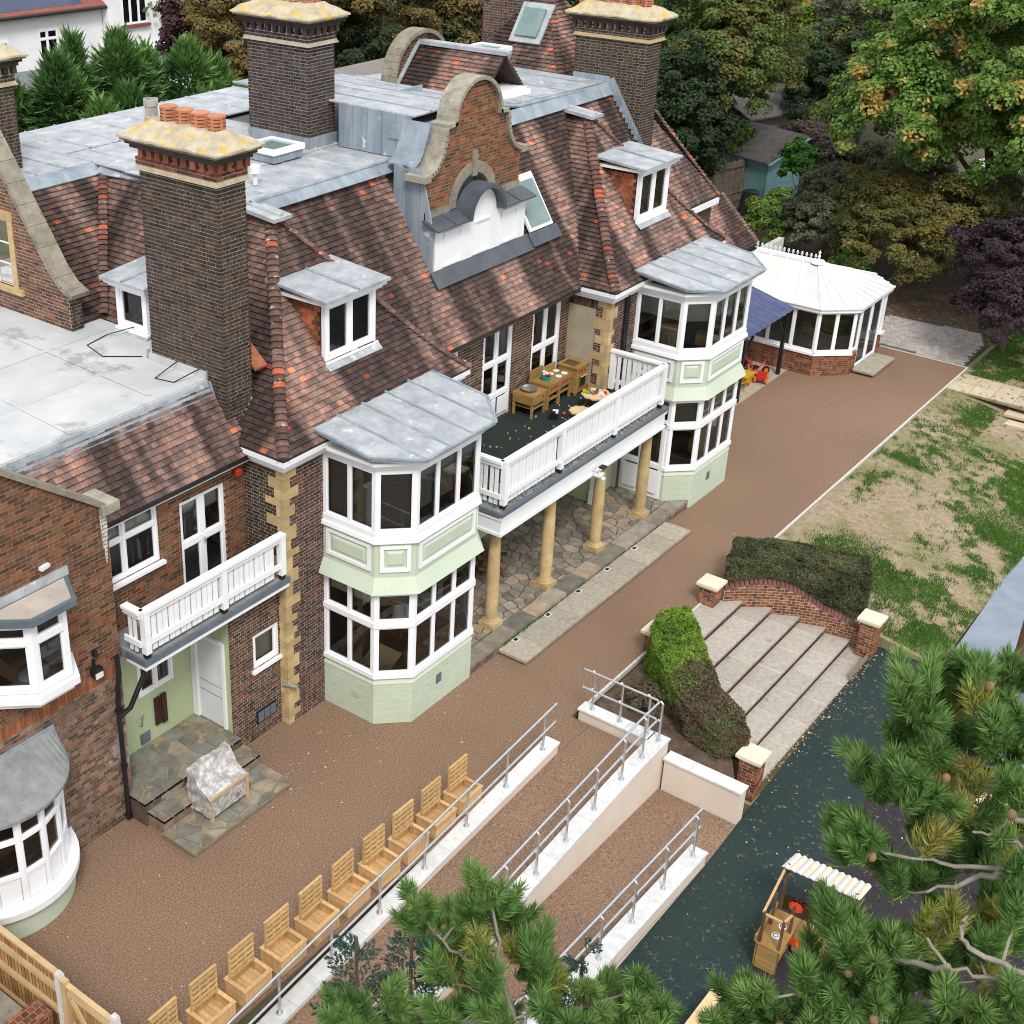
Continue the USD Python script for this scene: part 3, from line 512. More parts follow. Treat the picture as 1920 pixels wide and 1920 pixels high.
obj(vt, 'vent_grille', B().bx(-2.44, 2.05, 0.39, -2.28, 2.059, 0.63).bx(-2.26, 2.05, 0.39, -2.10, 2.059, 0.63).bx(-2.08, 2.05, 0.39, -1.93, 2.059, 0.63), 'slate_trim')
obj(HB, 'air_vent', B().bx(-4.64, 3.12, 0.60, -4.40, 3.148, 0.84), 'slate_trim')
for k, (xa, ya) in enumerate(((-4.24, 3.10), (-4.10, 3.06))): obj(HB, 'wall_board', B().bx(xa, ya, 0.86, xa + 0.13, ya + 0.04, 1.5 + 0.04 * k), 'mahogany')
obj(HB, 'wall_hook', B().tube([(-4.62, 3.14, 1.05), (-4.62, 3.09, 1.08), (-4.60, 3.09, 1.28), (-4.55, 3.09, 1.30)], 0.012, 6), 'slate_trim')
obj(HB, 'porch_lamp', B().lathe([(0.0, 0), (0.06, 0.02), (0.07, 0.1), (0.0, 0.12)], (-3.3, 2.6, 3.22), 12), 'plastic_white')
obj(HB, 'outlet_pipe', B().tube([(-1.72, 2.02, 0.98), (-1.62, 1.72, 0.98)], 0.055, 12), 'steel_plain', smooth=40)
# --- pavilion walls (left and right), quoins
def quoins(xc, yc, s, za, zb, seed):
    """toothed corner stones: s = +1 when the pavilion lies to the right of its left corner"""
    r = np.random.default_rng(seed); z, k = za, 0
    while z < zb - 0.05:
        h = min(r.choice([0.15, 0.225, 0.225, 0.30]), zb - z); a, b_ = (r.uniform(.26, .40), r.uniform(.15, .24)) if k % 2 else (r.uniform(.13, .2), r.uniform(.32, .52))
        x0, x1 = (xc - 0.016, xc + a); obj(HB, 'quoin_stone', B().bx(x0, yc - 0.016, z + 0.004, x1, yc + 0.10, z + h - 0.004).bx(x0, yc + 0.101, z + 0.004, xc + 0.1, yc + b_, z + h - 0.004), 'sandstone'); z += h; k += 1
PZ = 6.0
for xl, ph in ((-1.7, 0), (10.4, 1)):
    xr = xl + 5.47; bx0 = xl + 1.13 + (0.2 if ph else 0); yf = 1.9
    fw = sbox(xl, -0.1, xr, PZ).difference(hole(bx0 + 0.1, 1.05, bx0 + 3.1, 3.25)).difference(hole(bx0 + 0.1, 4.4, bx0 + 3.1, 5.95))
    if ph: fw = fw.difference(hole(xl, -0.2, xl + 1.2, 3.3))
    brick_wall(HB, V(0, yf, 0), X, -Y, fw, 'brick_plum', 'mortar_white', singles=0, seed=20 + ph)
    lw = sbox(yf + 0.2 - 0.2, 3.3 if ph else -0.1, 3.2, PZ)
    if ph: lw = lw.difference(hole(2.3, 3.6, 3.2, 5.7))
    p = obj(HB, 'wall', B().plate(lw.intersection(sbox(yf + .202, -1, 4, 9)), V(xl, 0, 0), Y, Z3, -X, -0.2, 0), 'mortar_pale')
    lay(p, bricks(lw, V(xl, 0, 0), Y, Z3, -X, seed=22 + ph), 'brick', 'brickwork', 'brick_dark' if not ph else 'brick_plum', 0)
    quoins(xl, yf, 1, 3.42 if ph else 0.0, 6.0, 30 + ph)
    # right return, rooms
    obj(HB, 'wall', B().bx(xr - 0.2, yf + 0.202, 0, xr, 3.2, PZ), 'mortar_pale')
    for zf, hh in ((0.3, 2.95), (3.5, 2.4)): room(HB, V(xl + 0.3, yf + 0.22, zf), X, -Y, 4.9, hh, 4.5)
# right pavilion below the balcony: green painted return and front beside the bay, pilaster
obj(HB, 'wall', B().bx(10.4, 2.0, 0.25, 10.6, 3.2, 3.29).bx(10.601, 2.05, 0.25, 11.72, 2.2, 3.29), 'green_render', label='pale green wall under the balcony')
obj(HB, 'pilaster', B().bx(10.34, 1.86, 0.25, 10.64, 2.0, 3.1).bx(10.30, 1.82, 0.25, 10.68, 2.0, 0.62), 'white_paint')
obj(HB, 'render_panel', B().bx(10.39, 2.3, 3.6, 10.45, 3.14, 5.66), 'render_stain', label='stained rendered blind panel beside the balcony')
lay(HB, bricks(sbox(2.28, 5.665, 3.16, 5.89), V(10.4, 0, 0), Y, Z3, -X, L=0.078, H=0.21, bond='s', seed=3, proud=0.02), 'arch_brick', 'arch_bricks', 'brick_plum', 0)
# --- centre: upper wall behind the balcony, veranda back wall
cw = sbox(3.77, 3.4, 10.4, 6.05).difference(hole(6.6, 3.5, 7.85, 5.98)).difference(hole(8.72, 3.62, 10.03, 6.0)).difference(hole(4.3, 3.6, 5.6, 5.95))
brick_wall(HB, V(0, 3.1, 0), X, -Y, cw, 'brick_plum', 'mortar_pale', singles=0, seed=25)
for xw, ww, z0, hh, pt, lb in ((6.6, 1.25, 3.5, 2.48, 'door', 'white glazed double door onto the main balcony'), (8.72, 1.31, 3.62, 2.36, 'window', 'tall white casement window behind the play kitchens'), (4.3, 1.3, 3.6, 2.35, 'window', None)):
    glaze(HB, V(xw, 3.12, z0), X, -Y, ww, hh, xs=(ww / 2,), ys=((0.62, 1.5) if pt == 'door' else (1.18,)), part=pt, label=lb, mu=0.1, fr=0.1)
    if pt == 'door': obj(HB + '/door_002', 'door_panel', B().bx(xw + 0.12, 3.06, z0 + 0.12, xw + 0.57, 3.085, z0 + 0.55).bx(xw + 0.68, 3.06, z0 + 0.12, xw + 1.13, 3.085, z0 + 0.55), 'white_upvc')
room(HB, V(3.9, 3.32, 3.5), X, -Y, 6.4, 2.5, 3.5)
obj(HB, 'wall', B().bx(3.77, 3.1, 0.2, 10.4, 3.3, 3.3), 'green_render', label='pale green veranda back wall')
obj(HB, 'pilaster', B().bx(7.9, 3.0, 0.25, 8.2, 3.1, 3.1), 'white_paint')
# veranda ceiling above the columns
# --- cornices of the pavilions and gutters
for xl in (-1.7, 10.4):
    xr = xl + 5.47
    for k, (o_, za, zb, m_) in enumerate(((0.10, 5.93, 6.02, 'white_paint'), (0.17, 6.02, 6.12, 'white_paint'), (0.24, 6.12, 6.22, 'white_paint'))):
        obj(HB, 'cornice', B().bx(xl - o_, 1.9 - o_, za, xr + o_, 1.895, zb).bx(xl - o_, 1.897, za, xl - 0.002, 3.05, zb).bx(xr + 0.002, 1.897, za, xr + o_, 3.05, zb), m_)
    obj(HB, 'gutter', B().bx(xl - 0.20, 1.70, 6.223, xr + 0.20, 1.80, 6.26).bx(xl - 0.20, 1.802, 6.223, xl - 0.1, 3.0, 6.26), 'lead_dark')
obj(HB, 'cornice', B().bx(3.99, 2.86, 6.0, 10.14, 3.085, 6.14).bx(3.99, 2.80, 6.02, 10.14, 2.858, 6.12), 'white_paint')
obj(HB, 'gutter', B().tube([(4.0, 2.72, 6.17), (10.2, 2.72, 6.17)], 0.06, 8), 'slate_trim', smooth=50)
obj(HB, 'gutter', B().tube([(-5.6, 2.70, 6.02), (-1.75, 2.70, 6.02)], 0.055, 8), 'black_paint', smooth=50)
obj(HB, 'cornice', B().bx(-5.6, 2.74, 5.88, -1.72, 2.92, 5.96), 'white_paint')
def pipe(path, r=0.045, collars=()):
    p = obj(HB, 'downpipe', B().tube(path, r, 10), 'black_paint', smooth=50)
    for c in collars: obj(p, 'pipe_collar', B().lathe([(r + .018, -0.035), (r + .018, 0.035)], c, 10), 'black_paint', smooth=50)
pipe([(-5.75, 2.25, 3.7), (-5.77, 2.2, 3.35), (-5.80, 2.22, 3.1), (-5.82, 2.24, 2.6), (-5.82, 2.24, 0.06)], 0.05, [(-5.82, 2.24, z) for z in (2.55, 1.3, 0.12)])
pipe([(-5.82, 2.24, 2.4), (-5.62, 2.15, 2.55), (-5.30, 2.1, 3.1), (-5.22, 2.1, 3.3)], 0.05)
pipe([(11.12, 1.84, 6.0), (11.10, 1.84, 3.5)], 0.05, [(11.11, 1.84, 5.0)]); pipe([(11.27, 1.86, 5.9), (11.27, 1.86, 3.5)], 0.03)
# --- bays
def bay(x0, seed, ph):
    b = group_part(HB, 'bay_window', label=('right' if ph else 'left') and ('pale green and white two storey bay ' + ('beside the bicycle shelter' if ph else 'left of the veranda')))
    pl = [(x0 - .57, 1.9), (x0 - .57, .57), (x0, 0), (x0 + 2.08, 0), (x0 + 2.65, .57), (x0 + 2.65, 1.9)]
    P_ = [V(a, c, 0) for a, c in pl]
    nm = [unit(np.cross(P_[i + 1] - P_[i], Z3)) for i in range(5)]
    def off(d):
        L_ = [LineString(pl).parallel_offset(d, 'right', join_style=2)]; return np.array(L_[0].coords)
    def ring(d0, d1, z0, z1, d0t=None, d1t=None):
        a, c = Polygon(list(map(tuple, off(d1) if d1 else pl)) + [(x0 + 2.65, 2.2), (x0 - .57, 2.2)]), None
        return a
    def shell(dout, din, z0, z1, dtop=None):
        """a wall following the bay's plan between two offsets (outer may lean)"""
        O0 = off(dout) if dout else np.array(pl); O1 = O0 if dtop is None else (off(dtop) if dtop else np.array(pl)); I = off(din) if din else np.array(pl); bb = B()
        if O0[0][0] > O0[-1][0]: O0 = O0[::-1]
        if O1[0][0] > O1[-1][0]: O1 = O1[::-1]
        if I[0][0] > I[-1][0]: I = I[::-1]
        for i in range(5):
            v = [(*O0[i], z0), (*O0[i + 1], z0), (*I[i + 1], z0), (*I[i], z0), (*O1[i], z1), (*O1[i + 1], z1), (*I[i + 1], z1), (*I[i], z1)]
            bb.add(v, [[0, 3, 2, 1], [4, 5, 6, 7], [0, 1, 5, 4], [1, 2, 6, 5], [2, 3, 7, 6], [3, 0, 4, 7]])
        return bb
    obj(b, 'base_wall', shell(0.0, -0.2, -0.05, 1.0), 'green_paint')
    z0b = 0.26 if ph else 0.0
    for i in range(4):
        w = np.linalg.norm(P_[i + 1] - P_[i]); l = bricks(sbox(0, 0.0, w, 0.975), P_[i], unit(P_[i + 1] - P_[i]), Z3, nm[i], seed=seed + i, joint=0.007, proud=0.005)
        lay(b, l, 'painted_brick', 'painted_brickwork', 'green_paint', 0)
    obj(b, 'base_cap', shell(0.02, -0.2, 1.0, 1.14, -0.05), 'green_paint')
    obj(b, 'sill', shell(0.035, -0.15, 1.142, 1.24), 'white_paint')
    obj(b, 'transom', shell(0.03, -0.06, 2.37, 2.49), 'white_paint')
    obj(b, 'head', shell(0.01, -0.1, 3.15, 3.24), 'white_paint')
    obj(b, 'green_skirt', shell(0.17, -0.1, 3.242, 3.55, 0.01), 'green_paint'); obj(b, 'frieze', shell(0.0, -0.12, 3.552, 4.34), 'green_paint')
    obj(b, 'sill', shell(0.075, -0.12, 4.342, 4.42, 0.06), 'white_paint'); obj(b, 'sill', shell(0.02, -0.12, 4.422, 4.56), 'white_paint')
    obj(b, 'head', shell(0.0, -0.1, 5.86, 5.94), 'white_paint'); obj(b, 'cornice', shell(0.05, -0.1, 5.942, 6.0), 'white_paint'); obj(b, 'cornice', shell(0.10, -0.1, 6.002, 6.06), 'white_paint'); obj(b, 'cornice', shell(0.16, -0.1, 6.062, 6.13), 'white_paint')
    for i in range(5):
        a, c = P_[i], P_[i + 1]; u = unit(c - a); w = np.linalg.norm(c - a); n = nm[i]; pn = {0: 2, 1: 1, 2: 3, 3: 1, 4: 2}[i]
        for zc, h, up in ((1.24, 1.13, 0), (2.49, 0.66, 0), (4.56, 1.30, 1)):
            e = 0.05; xs = [w * k / pn for k in range(1, pn)]; xs = [(x - e) for x in xs]
            bl = {}
            if up and not ph and i in (0, 1): bl = {(k, 0): ('blind_brown', 1.0) for k in range(3)}
            elif up and ph: bl = {(k, 0): ('blind_beige', 0.42) for k in range(3)}
            elif up: bl = {(k, 0): ('blind_brown', 0.75 if k < 2 else 0.35) for k in range(3)}
            elif zc > 2 and i < 3: bl = {(k, 0): (('blind_beige', 0.5) if i == 0 else ('blind_brown', 0.5 if not ph else 1.0)) for k in range(3)}
            glaze(b, a + u * e + Z3 * zc, u, n, w - 2 * e, h, xs=xs, fr=0.038, mu=0.07, inner=0.018, blinds=bl, part='window_frame', dep=0.08)
        for z0_, z1_ in ((1.24, 2.37), (2.49, 3.15), (4.56, 5.86)):
            obj(b, 'corner_post', B().par(a + Z3 * z0_ - u * 0.0 - n * 0.09, u * 0.049, n * 0.094, Z3 * (z1_ - z0_)).par(c + Z3 * z0_ - u * 0.049 - n * 0.09, u * 0.049, n * 0.094, Z3 * (z1_ - z0_)), 'white_paint')
        # framed frieze panel
        fw_ = B(); e = 0.10; za, zb = 3.68, 4.27; t = 0.075
        for (ua, ub, q0, q1) in ((e, w - e, za, za + t), (e, w - e, zb - t, zb), (e, e + t, za + t, zb - t), (w - e - t, w - e, za + t, zb - t)): fw_.par(a + u * ua + Z3 * q0, u * (ub - ua), n * 0.035, Z3 * (q1 - q0))
        obj(b, 'panel_frame', fw_, 'white_paint')
        k = e + t + 0.05; obj(b, 'raised_panel', B().add([a + u * x + Z3 * z + n * d for (x, z, d) in ((k, za + t + .05, 0.004), (w - k, za + t + .05, 0.004), (w - k, zb - t - .05, 0.004), (k, zb - t - .05, 0.004), (k + .05, za + t + .1, 0.03), (w - k - .05, za + t + .1, 0.03), (w - k - .05, zb - t - .1, 0.03), (k + .05, zb - t - .1, 0.03))], [[4, 5, 6, 7], [0, 1, 5, 4], [1, 2, 6, 5], [2, 3, 7, 6], [3, 0, 4, 7]]), 'green_paint')
    vb = B().par(P_[2] + X * 0.82 + Z3 * 0.52, X * 0.17, -Y * 0.02, Z3 * 0.22); obj(b, 'air_vent', vb, 'slate_trim')
    if not ph: obj(b, 'air_vent', B().par(P_[0] - Y * 0.75 + Z3 * 0.47, -Y * 0.22, -X * 0.012, Z3 * 0.14), 'green_render')
    # lead roof: sheets between rolls, a fascia apron all round
    ro = off(0.26); ro = ro[::-1] if ro[0][0] > ro[-1][0] else ro
    rp = Polygon([tuple(q) for q in ro] + [(ro[-1][0], 2.25), (ro[0][0], 2.25)]); zr = lambda y: 6.14 + (y + 0.26) * 0.125
    xa, xb = ro[0][0], ro[-1][0]; ns = 5
    for i in range(ns):
        g = rp.intersection(sbox(xa + (xb - xa) * i / ns + .004, -1, xa + (xb - xa) * (i + 1) / ns - .004, 3))
        t = trimesh.creation.extrude_polygon(g, 0.075, engine='earcut'); v = t.vertices; v[:, 2] += np.array([zr(y) for y in v[:, 1]]); obj(b, 'lead_sheet', B().add(v, t.faces), 'lead')
    for i in range(1, ns):
        xx = xa + (xb - xa) * i / ns; q = rp.intersection(LineString([(xx, -1), (xx, 2.2)])); (_, ya), (_, yb) = q.coords
        obj(b, 'lead_roll', B().tube([(xx, ya, zr(ya) + .08), (xx, yb, zr(yb) + .08)], 0.03, 6), 'lead_blue', smooth=50)
    ap = B()
    for i in range(5): ap.bar((*ro[i], zr(ro[i][1]) + .07), (*ro[i + 1], zr(ro[i + 1][1]) + .07), 0.06, 0.04)
    obj(b, 'lead_edge', ap, 'lead_blue')
    # floors and a few furnishings seen through the panes
    fp = Polygon(pl + [(x0 + 2.5, 2.15), (x0 - .4, 2.15)]).buffer(-0.08)
    obj(b, 'bay_floor', B().prism(fp, 0.85, 0.95).prism(fp, 3.40, 3.50), 'interior_floor'); obj(b, 'bay_ceiling', B().prism(fp, 3.16, 3.22).prism(fp, 5.95, 6.0), 'interior_pale')
    if ph:
        for q, d in (((x0 + .1, 1.2, 4.75), (.5, .5, .6)), ((x0 + .9, 1.5, 4.7), (.6, .5, .5)), ((x0 + .5, .5, 4.62), (.35, .25, .3)), ((x0 + 1.4, .6, 1.3), (.9, .4, .35)), ((x0 + .2, 1.4, 1.5), (.8, .4, .7))): obj(b, 'crate', B().cb(q, d, 0.3), 'timber_play')
        for k in range(4): obj(b, 'shelf', B().bx(x0 - .2, 2.6, 3.9 + .4 * k, x0 + 2.2, 3.0, 3.93 + .4 * k), 'timber_pale')
    else:
        obj(b, 'rug', B().bx(x0 - .3, .5, .951, x0 + 2.0, 1.9, .962), 'timber_dark'); obj(b, 'play_ramp', B().par(V(x0 - .1, .6, .97), X * .5 + Z3 * .25, Y * .7, Z3 * .03), 'timber_pale'); obj(b, 'toy_house', B().bx(x0 + .45, .28, .96, x0 + .85, .6, 1.25), 'timber_play')
        obj(b, 'window_table', B().bx(x0 + 1.0, .12, 1.22, x0 + 2.0, .5, 1.26), 'timber_pale')
        for k in range(5): obj(b, 'small_toy', B().cb((x0 + 1.1 + .2 * k, .3, 1.29), (.08, .06, .05), k), ('plastic_red', 'plastic_black', 'plastic_white', 'mahogany', 'plastic_black')[k])
        for k in range(2): obj(b, 'curtain', B().tube([(x0 + .45 + .3 * k, .75, 1.9), (x0 + .45 + .3 * k, .75, 2.9)], .12, 9), 'plastic_white')
    return b
bay(0.0, 50, 0); bay(12.3, 60, 1)
# doors in the left side of the right bay
d_ = glaze(HB, V(11.70, 1.88, 0.27), -Y, -X, 0.62, 2.3, ys=(0.95,), part='door', fr=0.09, mu=0.1, label='half glazed white door in the side of the right bay'); obj(d_, 'door_panel', B().bx(11.655, 1.36, 0.42, 11.68, 1.78, 1.1), 'white_upvc')
d_ = glaze(HB, V(11.70, 1.25, 0.27), -Y, -X, 0.60, 2.3, ys=(0.95,), part='door', fr=0.09, mu=0.1); obj(d_, 'door_panel', B().bx(11.655, 0.74, 0.42, 11.68, 1.16, 1.1), 'white_upvc')
# ---------------------------------------------------------------- roofs
PROF = [(0, 6.26), (0.35, 6.56), (0.8, 7.06), (3.05, 9.84)]      # pavilion slopes, flared at the eaves
MAIN = [(0, 6.20), (0.3, 6.52), (2.62, 9.88)]                   # main slope between the pavilions
RUN, TOP = 2.95, 9.72
zP, _, _ = prof_fn(PROF); zM, _, _ = prof_fn(MAIN)
for xl, ph in ((-1.7, 0), (10.4, 1)):
    x0, x1, y0 = xl - 0.22, xl + 5.69, 1.68; xm = (x0 + x1) / 2; hw = xm - x0
    # front slope, a steep triangle with a short top
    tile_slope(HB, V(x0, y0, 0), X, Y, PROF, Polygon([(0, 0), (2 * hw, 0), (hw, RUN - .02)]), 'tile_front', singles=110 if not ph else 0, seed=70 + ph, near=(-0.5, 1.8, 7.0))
    back = 7.9 if not ph else 3.6
    if not ph: poly = Polygon([(0.0, 0), (5.9, 0), (5.9, .9), (7.9, 2.88), (7.9, RUN), (RUN - .02, RUN)])
    else: poly = Polygon([(0, 0), (1.14, 0), (1.36, .12), (3.98, 2.72), (RUN, RUN)])
    # left slope
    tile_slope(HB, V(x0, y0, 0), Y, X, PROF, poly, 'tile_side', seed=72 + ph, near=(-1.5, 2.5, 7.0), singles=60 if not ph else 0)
    # right slope
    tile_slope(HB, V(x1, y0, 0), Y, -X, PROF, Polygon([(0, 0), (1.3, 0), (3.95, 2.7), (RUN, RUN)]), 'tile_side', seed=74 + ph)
    hl = [V(x0 + r, y0 + r, zP(r) + .03) for r in np.linspace(0.0, RUN - .05, 14)]; hr = [V(x1 - r, y0 + r, zP(r) + .03) for r in np.linspace(0.0, RUN - .05, 14)]
    hip_tiles(HB, hl, seed=80 + ph, r=0.125); hip_tiles(HB, hr, seed=82 + ph, r=.105)
    # lead saddle running back from the top of the hips
    obj(HB, 'lead_saddle', B().bar((xm, y0 + RUN - .35, TOP - .02), (xm, y0 + RUN + 1.2, TOP + .14), 0.55, 0.08).tube([(xm, y0 + RUN - .3, TOP + .03), (xm, y0 + RUN + 1.2, TOP + .2)], .06, 8), 'lead')
# main slope between and beyond the pavilions
y0 = 2.66
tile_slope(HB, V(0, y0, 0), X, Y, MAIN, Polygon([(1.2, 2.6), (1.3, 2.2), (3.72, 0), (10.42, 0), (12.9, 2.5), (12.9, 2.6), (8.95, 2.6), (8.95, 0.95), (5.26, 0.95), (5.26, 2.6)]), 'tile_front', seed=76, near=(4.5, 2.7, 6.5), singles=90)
tile_slope(HB, V(0, y0, 0), X, Y, MAIN, Polygon([(13.15, 2.6), (15.9, .12), (16.25, .45), (18.35, .45), (16.85, 2.0), (16.7, 2.6)]), 'tile_front', seed=77)
hip_tiles(HB, [V(18.38 - 1.62 * t, y0 + .45 + 2.1 * t, zM(.45 + 2.1 * t) + .03) for t in np.linspace(0, 1, 10)], seed=84)
obj(HB, 'cornice', B().bx(16.3, 3.05, 6.52, 18.4, 3.2, 6.68), 'white_paint'); obj(HB, 'wall', B().bx(16.07, 3.22, 0, 18.3, 3.4, 6.6).bx(18.1, 3.41, 0, 18.3, 9.0, 6.5), 'brick_plum')
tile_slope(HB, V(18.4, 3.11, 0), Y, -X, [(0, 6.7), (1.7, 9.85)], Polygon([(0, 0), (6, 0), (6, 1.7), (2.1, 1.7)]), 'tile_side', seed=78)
# mansard above the left entrance
MAN = [(0, 6.06), (0.15, 6.22), (0.92, 7.36)]
tile_slope(HB, V(0, 2.66, 0), X, Y, MAN, Polygon([(-7.6, 0), (-1.72, 0), (-1.72, .45), (-2.0, .90), (-7.6, .90)]), 'tile_front', seed=79, near=(-3.5, 2.7, 6.0), singles=40)
obj(HB, 'lead_flashing', B().par((-7.6, 3.36, 7.0), (5.62, 0, 0), (0, 0.22, 0.42), (0, -.02, .01)), 'lead_blue')
for i in range(9): obj(HB, 'lead_roll', B().tube([(-7.5 + .62 * i, 3.35, 7.01), (-7.5 + .62 * i, 3.57, 7.43)], .012, 5), 'lead_blue')
# grey flat roof behind the mansard
obj(HB, 'flat_roof', B().prism(Polygon([(-13, 3.52), (-1.98, 3.52), (-1.98, 5.2), (-1.12, 5.2), (-1.12, 7.62), (-1.75, 7.62), (-1.75, 11.9), (-13, 11.9)]), 7.05, 7.42), 'flat_felt')
for i_, q in enumerate(([(-9, 5.1), (-2.4, 5.3)], [(-8, 6.9), (-1.5, 7.0)], [(-5.2, 3.6), (-4.6, 11.0)], [(-3.2, 3.8), (-2.9, 9.0)], [(-6.9, 3.7), (-6.8, 7)])): obj(HB, 'felt_seam', B().bar((*q[0], 7.424 + .003 * i_), (*q[1], 7.424 + .003 * i_), 0.09, 0.008), 'flat_felt')
obj(HB, 'upstand', B().bx(-1.98, 5.2, 7.42, -1.88, 5.25, 7.6).bx(-2.02, 3.55, 7.42, -1.955, 5.1, 7.56), 'flat_felt')
for cp_ in ([(-2.0, 5.3, 7.43), (-2.5, 5.9, 7.43), (-2.3, 6.6, 7.43), (-1.7, 6.7, 7.45), (-1.3, 6.3, 7.6)], [(-2.0, 3.7, 7.6), (-2.5, 3.9, 7.43), (-2.6, 4.3, 7.44), (-2.0, 4.3, 7.6)]): obj(HB, 'loose_cable', B().tube(cp_, .012, 5), 'black_paint')
# far left gable (faces along the house) with its roof, stone coping and window
GX = -2.0
gp = Polygon([(7.42, 7.42), (7.42, 8.25), (7.9, 8.55), (9.55, 10.9), (10.6, 11.5), (14.5, 11.5), (14.5, 7.42)]).difference(sbox(9.15, 8.0, 11.0, 9.45))
gw_ = brick_wall(HB, V(GX, 0, 0), Y, -X, gp, 'brick_brown', 'mortar_white', singles=0, seed=90)
obj(HB, 'wall', B().bx(GX + .002, 7.408, 7.42, GX + .3, 7.62, 8.2), 'mortar_pale'); lay(HB, bricks(sbox(GX, 7.43, GX + .3, 8.18), V(0, 7.405, 0), X, Z3, -Y, seed=41), 'return_brick', 'return_brickwork', 'brick_dark')
cp = [(7.28, 8.14), (7.62, 8.28), (7.95, 8.60), (8.5, 9.38), (9.05, 10.16), (9.6, 10.94), (10.6, 12.3)]
for (ya, za), (yb, zb) in zip(cp[:-1], cp[1:]):
    for k in range(2):
        a, c = V(GX - .06, ya + (yb - ya) * k / 2, za + (zb - za) * k / 2), V(GX - .06, ya + (yb - ya) * (k + 1) / 2 - .006, za + (zb - za) * (k + 1) / 2 - .006); n = unit(V(0, -(zb - za), yb - ya)); obj(HB, 'coping_stone', B().par(a, c - a, X * 0.46, n * 0.11), 'coping_stone')
gwf = group_part(HB, 'window', label='stone mullioned window in the left gable')
obj(gwf, 'stone_surround', B().bx(GX - .03, 9.0, 9.40, GX + .1, 11.2, 9.62).bx(GX - .03, 9.02, 7.98, GX + .1, 9.18, 9.40).bx(GX - .03, 9.74, 8.0, GX + .1, 9.86, 9.40).bx(GX - .03, 10.4, 8.0, GX + .1, 10.52, 9.40).bx(GX - .08, 8.85, 7.86, GX + .1, 11.2, 7.98), 'sandstone')
for ya in (9.18, 9.86): 
    obj(gwf, 'pane', B().quad((GX + .03, ya, 8.0), (GX + .03, ya + .56, 8.0), (GX + .03, ya + .56, 9.4), (GX + .03, ya, 9.4)), 'pane_glass')
    obj(gwf, 'metal_frame', B().bx(GX + .01, ya, 8.0, GX + .04, ya + .03, 9.4).bx(GX + .01, ya + .53, 8.0, GX + .04, ya + .56, 9.4).bx(GX + .012, ya, 8.45, GX + .028, ya + .56, 8.47).bx(GX + .012, ya, 8.9, GX + .028, ya + .56, 8.92), 'plastic_white')
obj(gwf, 'window_room', B().bx(GX + .5, 9.3, 7.8, GX + .55, 11.2, 9.3), 'interior')
# its front slope and the valley to the left pavilion slope
GPR = [(0, 7.35), (0.3, 7.75), (2.3, 9.84)]
tile_slope(HB, V(0, 7.55, 0), X, Y, GPR, Polygon([(GX + .3, 0.0), (-1.05, 0), (-0.55, .45), (.95, 2.02), (.95, 2.2), (GX + .3, 2.2)]), 'tile_front', seed=92)
hip_tiles(HB, [V(-1.02 + 1.95 * t, 7.58 + 1.98 * t, 7.5 + 2.3 * t) for t in np.linspace(0, 1, 8)], seed=93, r=0.1, flat=0.2, step=0.13)
obj(HB, 'lead_flashing', B().par((GX + .4, 9.66, 9.70), (2.75, 0, 0), (0, .30, .20), (0, -.02, .03)).par((.82, 9.7, 9.72), (.25, 0, .16), (.6, -3.0, 0), (-.02, 0, .03)), 'lead_blue')
# ---------------------------------------------------------------- lead flats
fl = group_part(HB, 'lead_roof', label='lower lead flat with long rolls on the left')
for k, (ya, yb) in enumerate(((5.16, 7.0), (7.02, 8.9), (8.92, 11.0))): lead_sheets(fl, (1.0, ya, 9.86 + .02 * k), (4.95, 0, 0), (0, yb - ya, 0), 7)
lead_sheets(fl, (-1.3, 9.95, 9.93), (2.28, 0, 0), (0, 4.0, 0), 3)
lead_sheets(fl, (0.95, 11.02, 9.92), (8, 0, 0), (0, 2.4, 0), 9)
obj(fl, 'lead_edge', B().tube([(1.0, 5.14, 9.88), (5.9, 5.14, 9.88)], .05, 8).par((1.0, 4.95, 9.66), (4.6, 0, 0), (0, .22, .24), (0, -.02, .02)), 'lead_blue', smooth=50)
fu = group_part(HB, 'lead_roof', label='upper lead flat with ribbed sheets behind the shaped gable')
def zu(x): return 10.82 - max(0, x - 7.6) * 0.18 if x < 11 else 10.21 - (x - 11) * 0.02
xs_ = np.linspace(5.85, 15.25, 15)
for i in range(14):
    xa, xb = xs_[i], xs_[i + 1]; za, zb = zu(xa), zu(xb)
    yf = 4.75 if xb < 8.8 else 5.36
    obj(fu, 'lead_sheet', B().par((xa + .01, yf, za), (xb - xa - .02, 0, zb - za), (0, 10.3 - yf, .05), (0, 0, .035)), 'lead')
    obj(fu, 'lead_roll', B().tube([(xa, yf, za + .03), (xa, 10.3, za + .08)], .032, 6), 'lead_blue' if i % 2 else 'lead', smooth=50)
obj(fu, 'lead_edge', B().tube([(8.9, 5.34, 10.52), (11, 5.34, 10.18), (15.3, 5.34, 10.06)], .05, 8).par((9.3, 5.12, 9.82), (6.0, 0, 0), (0, .22, .30), (0, -.02, .02)), 'lead_blue', smooth=50)
for i in range(5): obj(fu, 'lead_cladding', B().bx(5.80, 4.78 + .42 * i, 9.88, 5.845, 5.19 + .42 * i, 10.86), 'lead_blue')
obj(fu, 'lead_cladding', B().bx(5.85, 6.89, 9.88, 9.0, 6.93, 10.8), 'lead_blue')
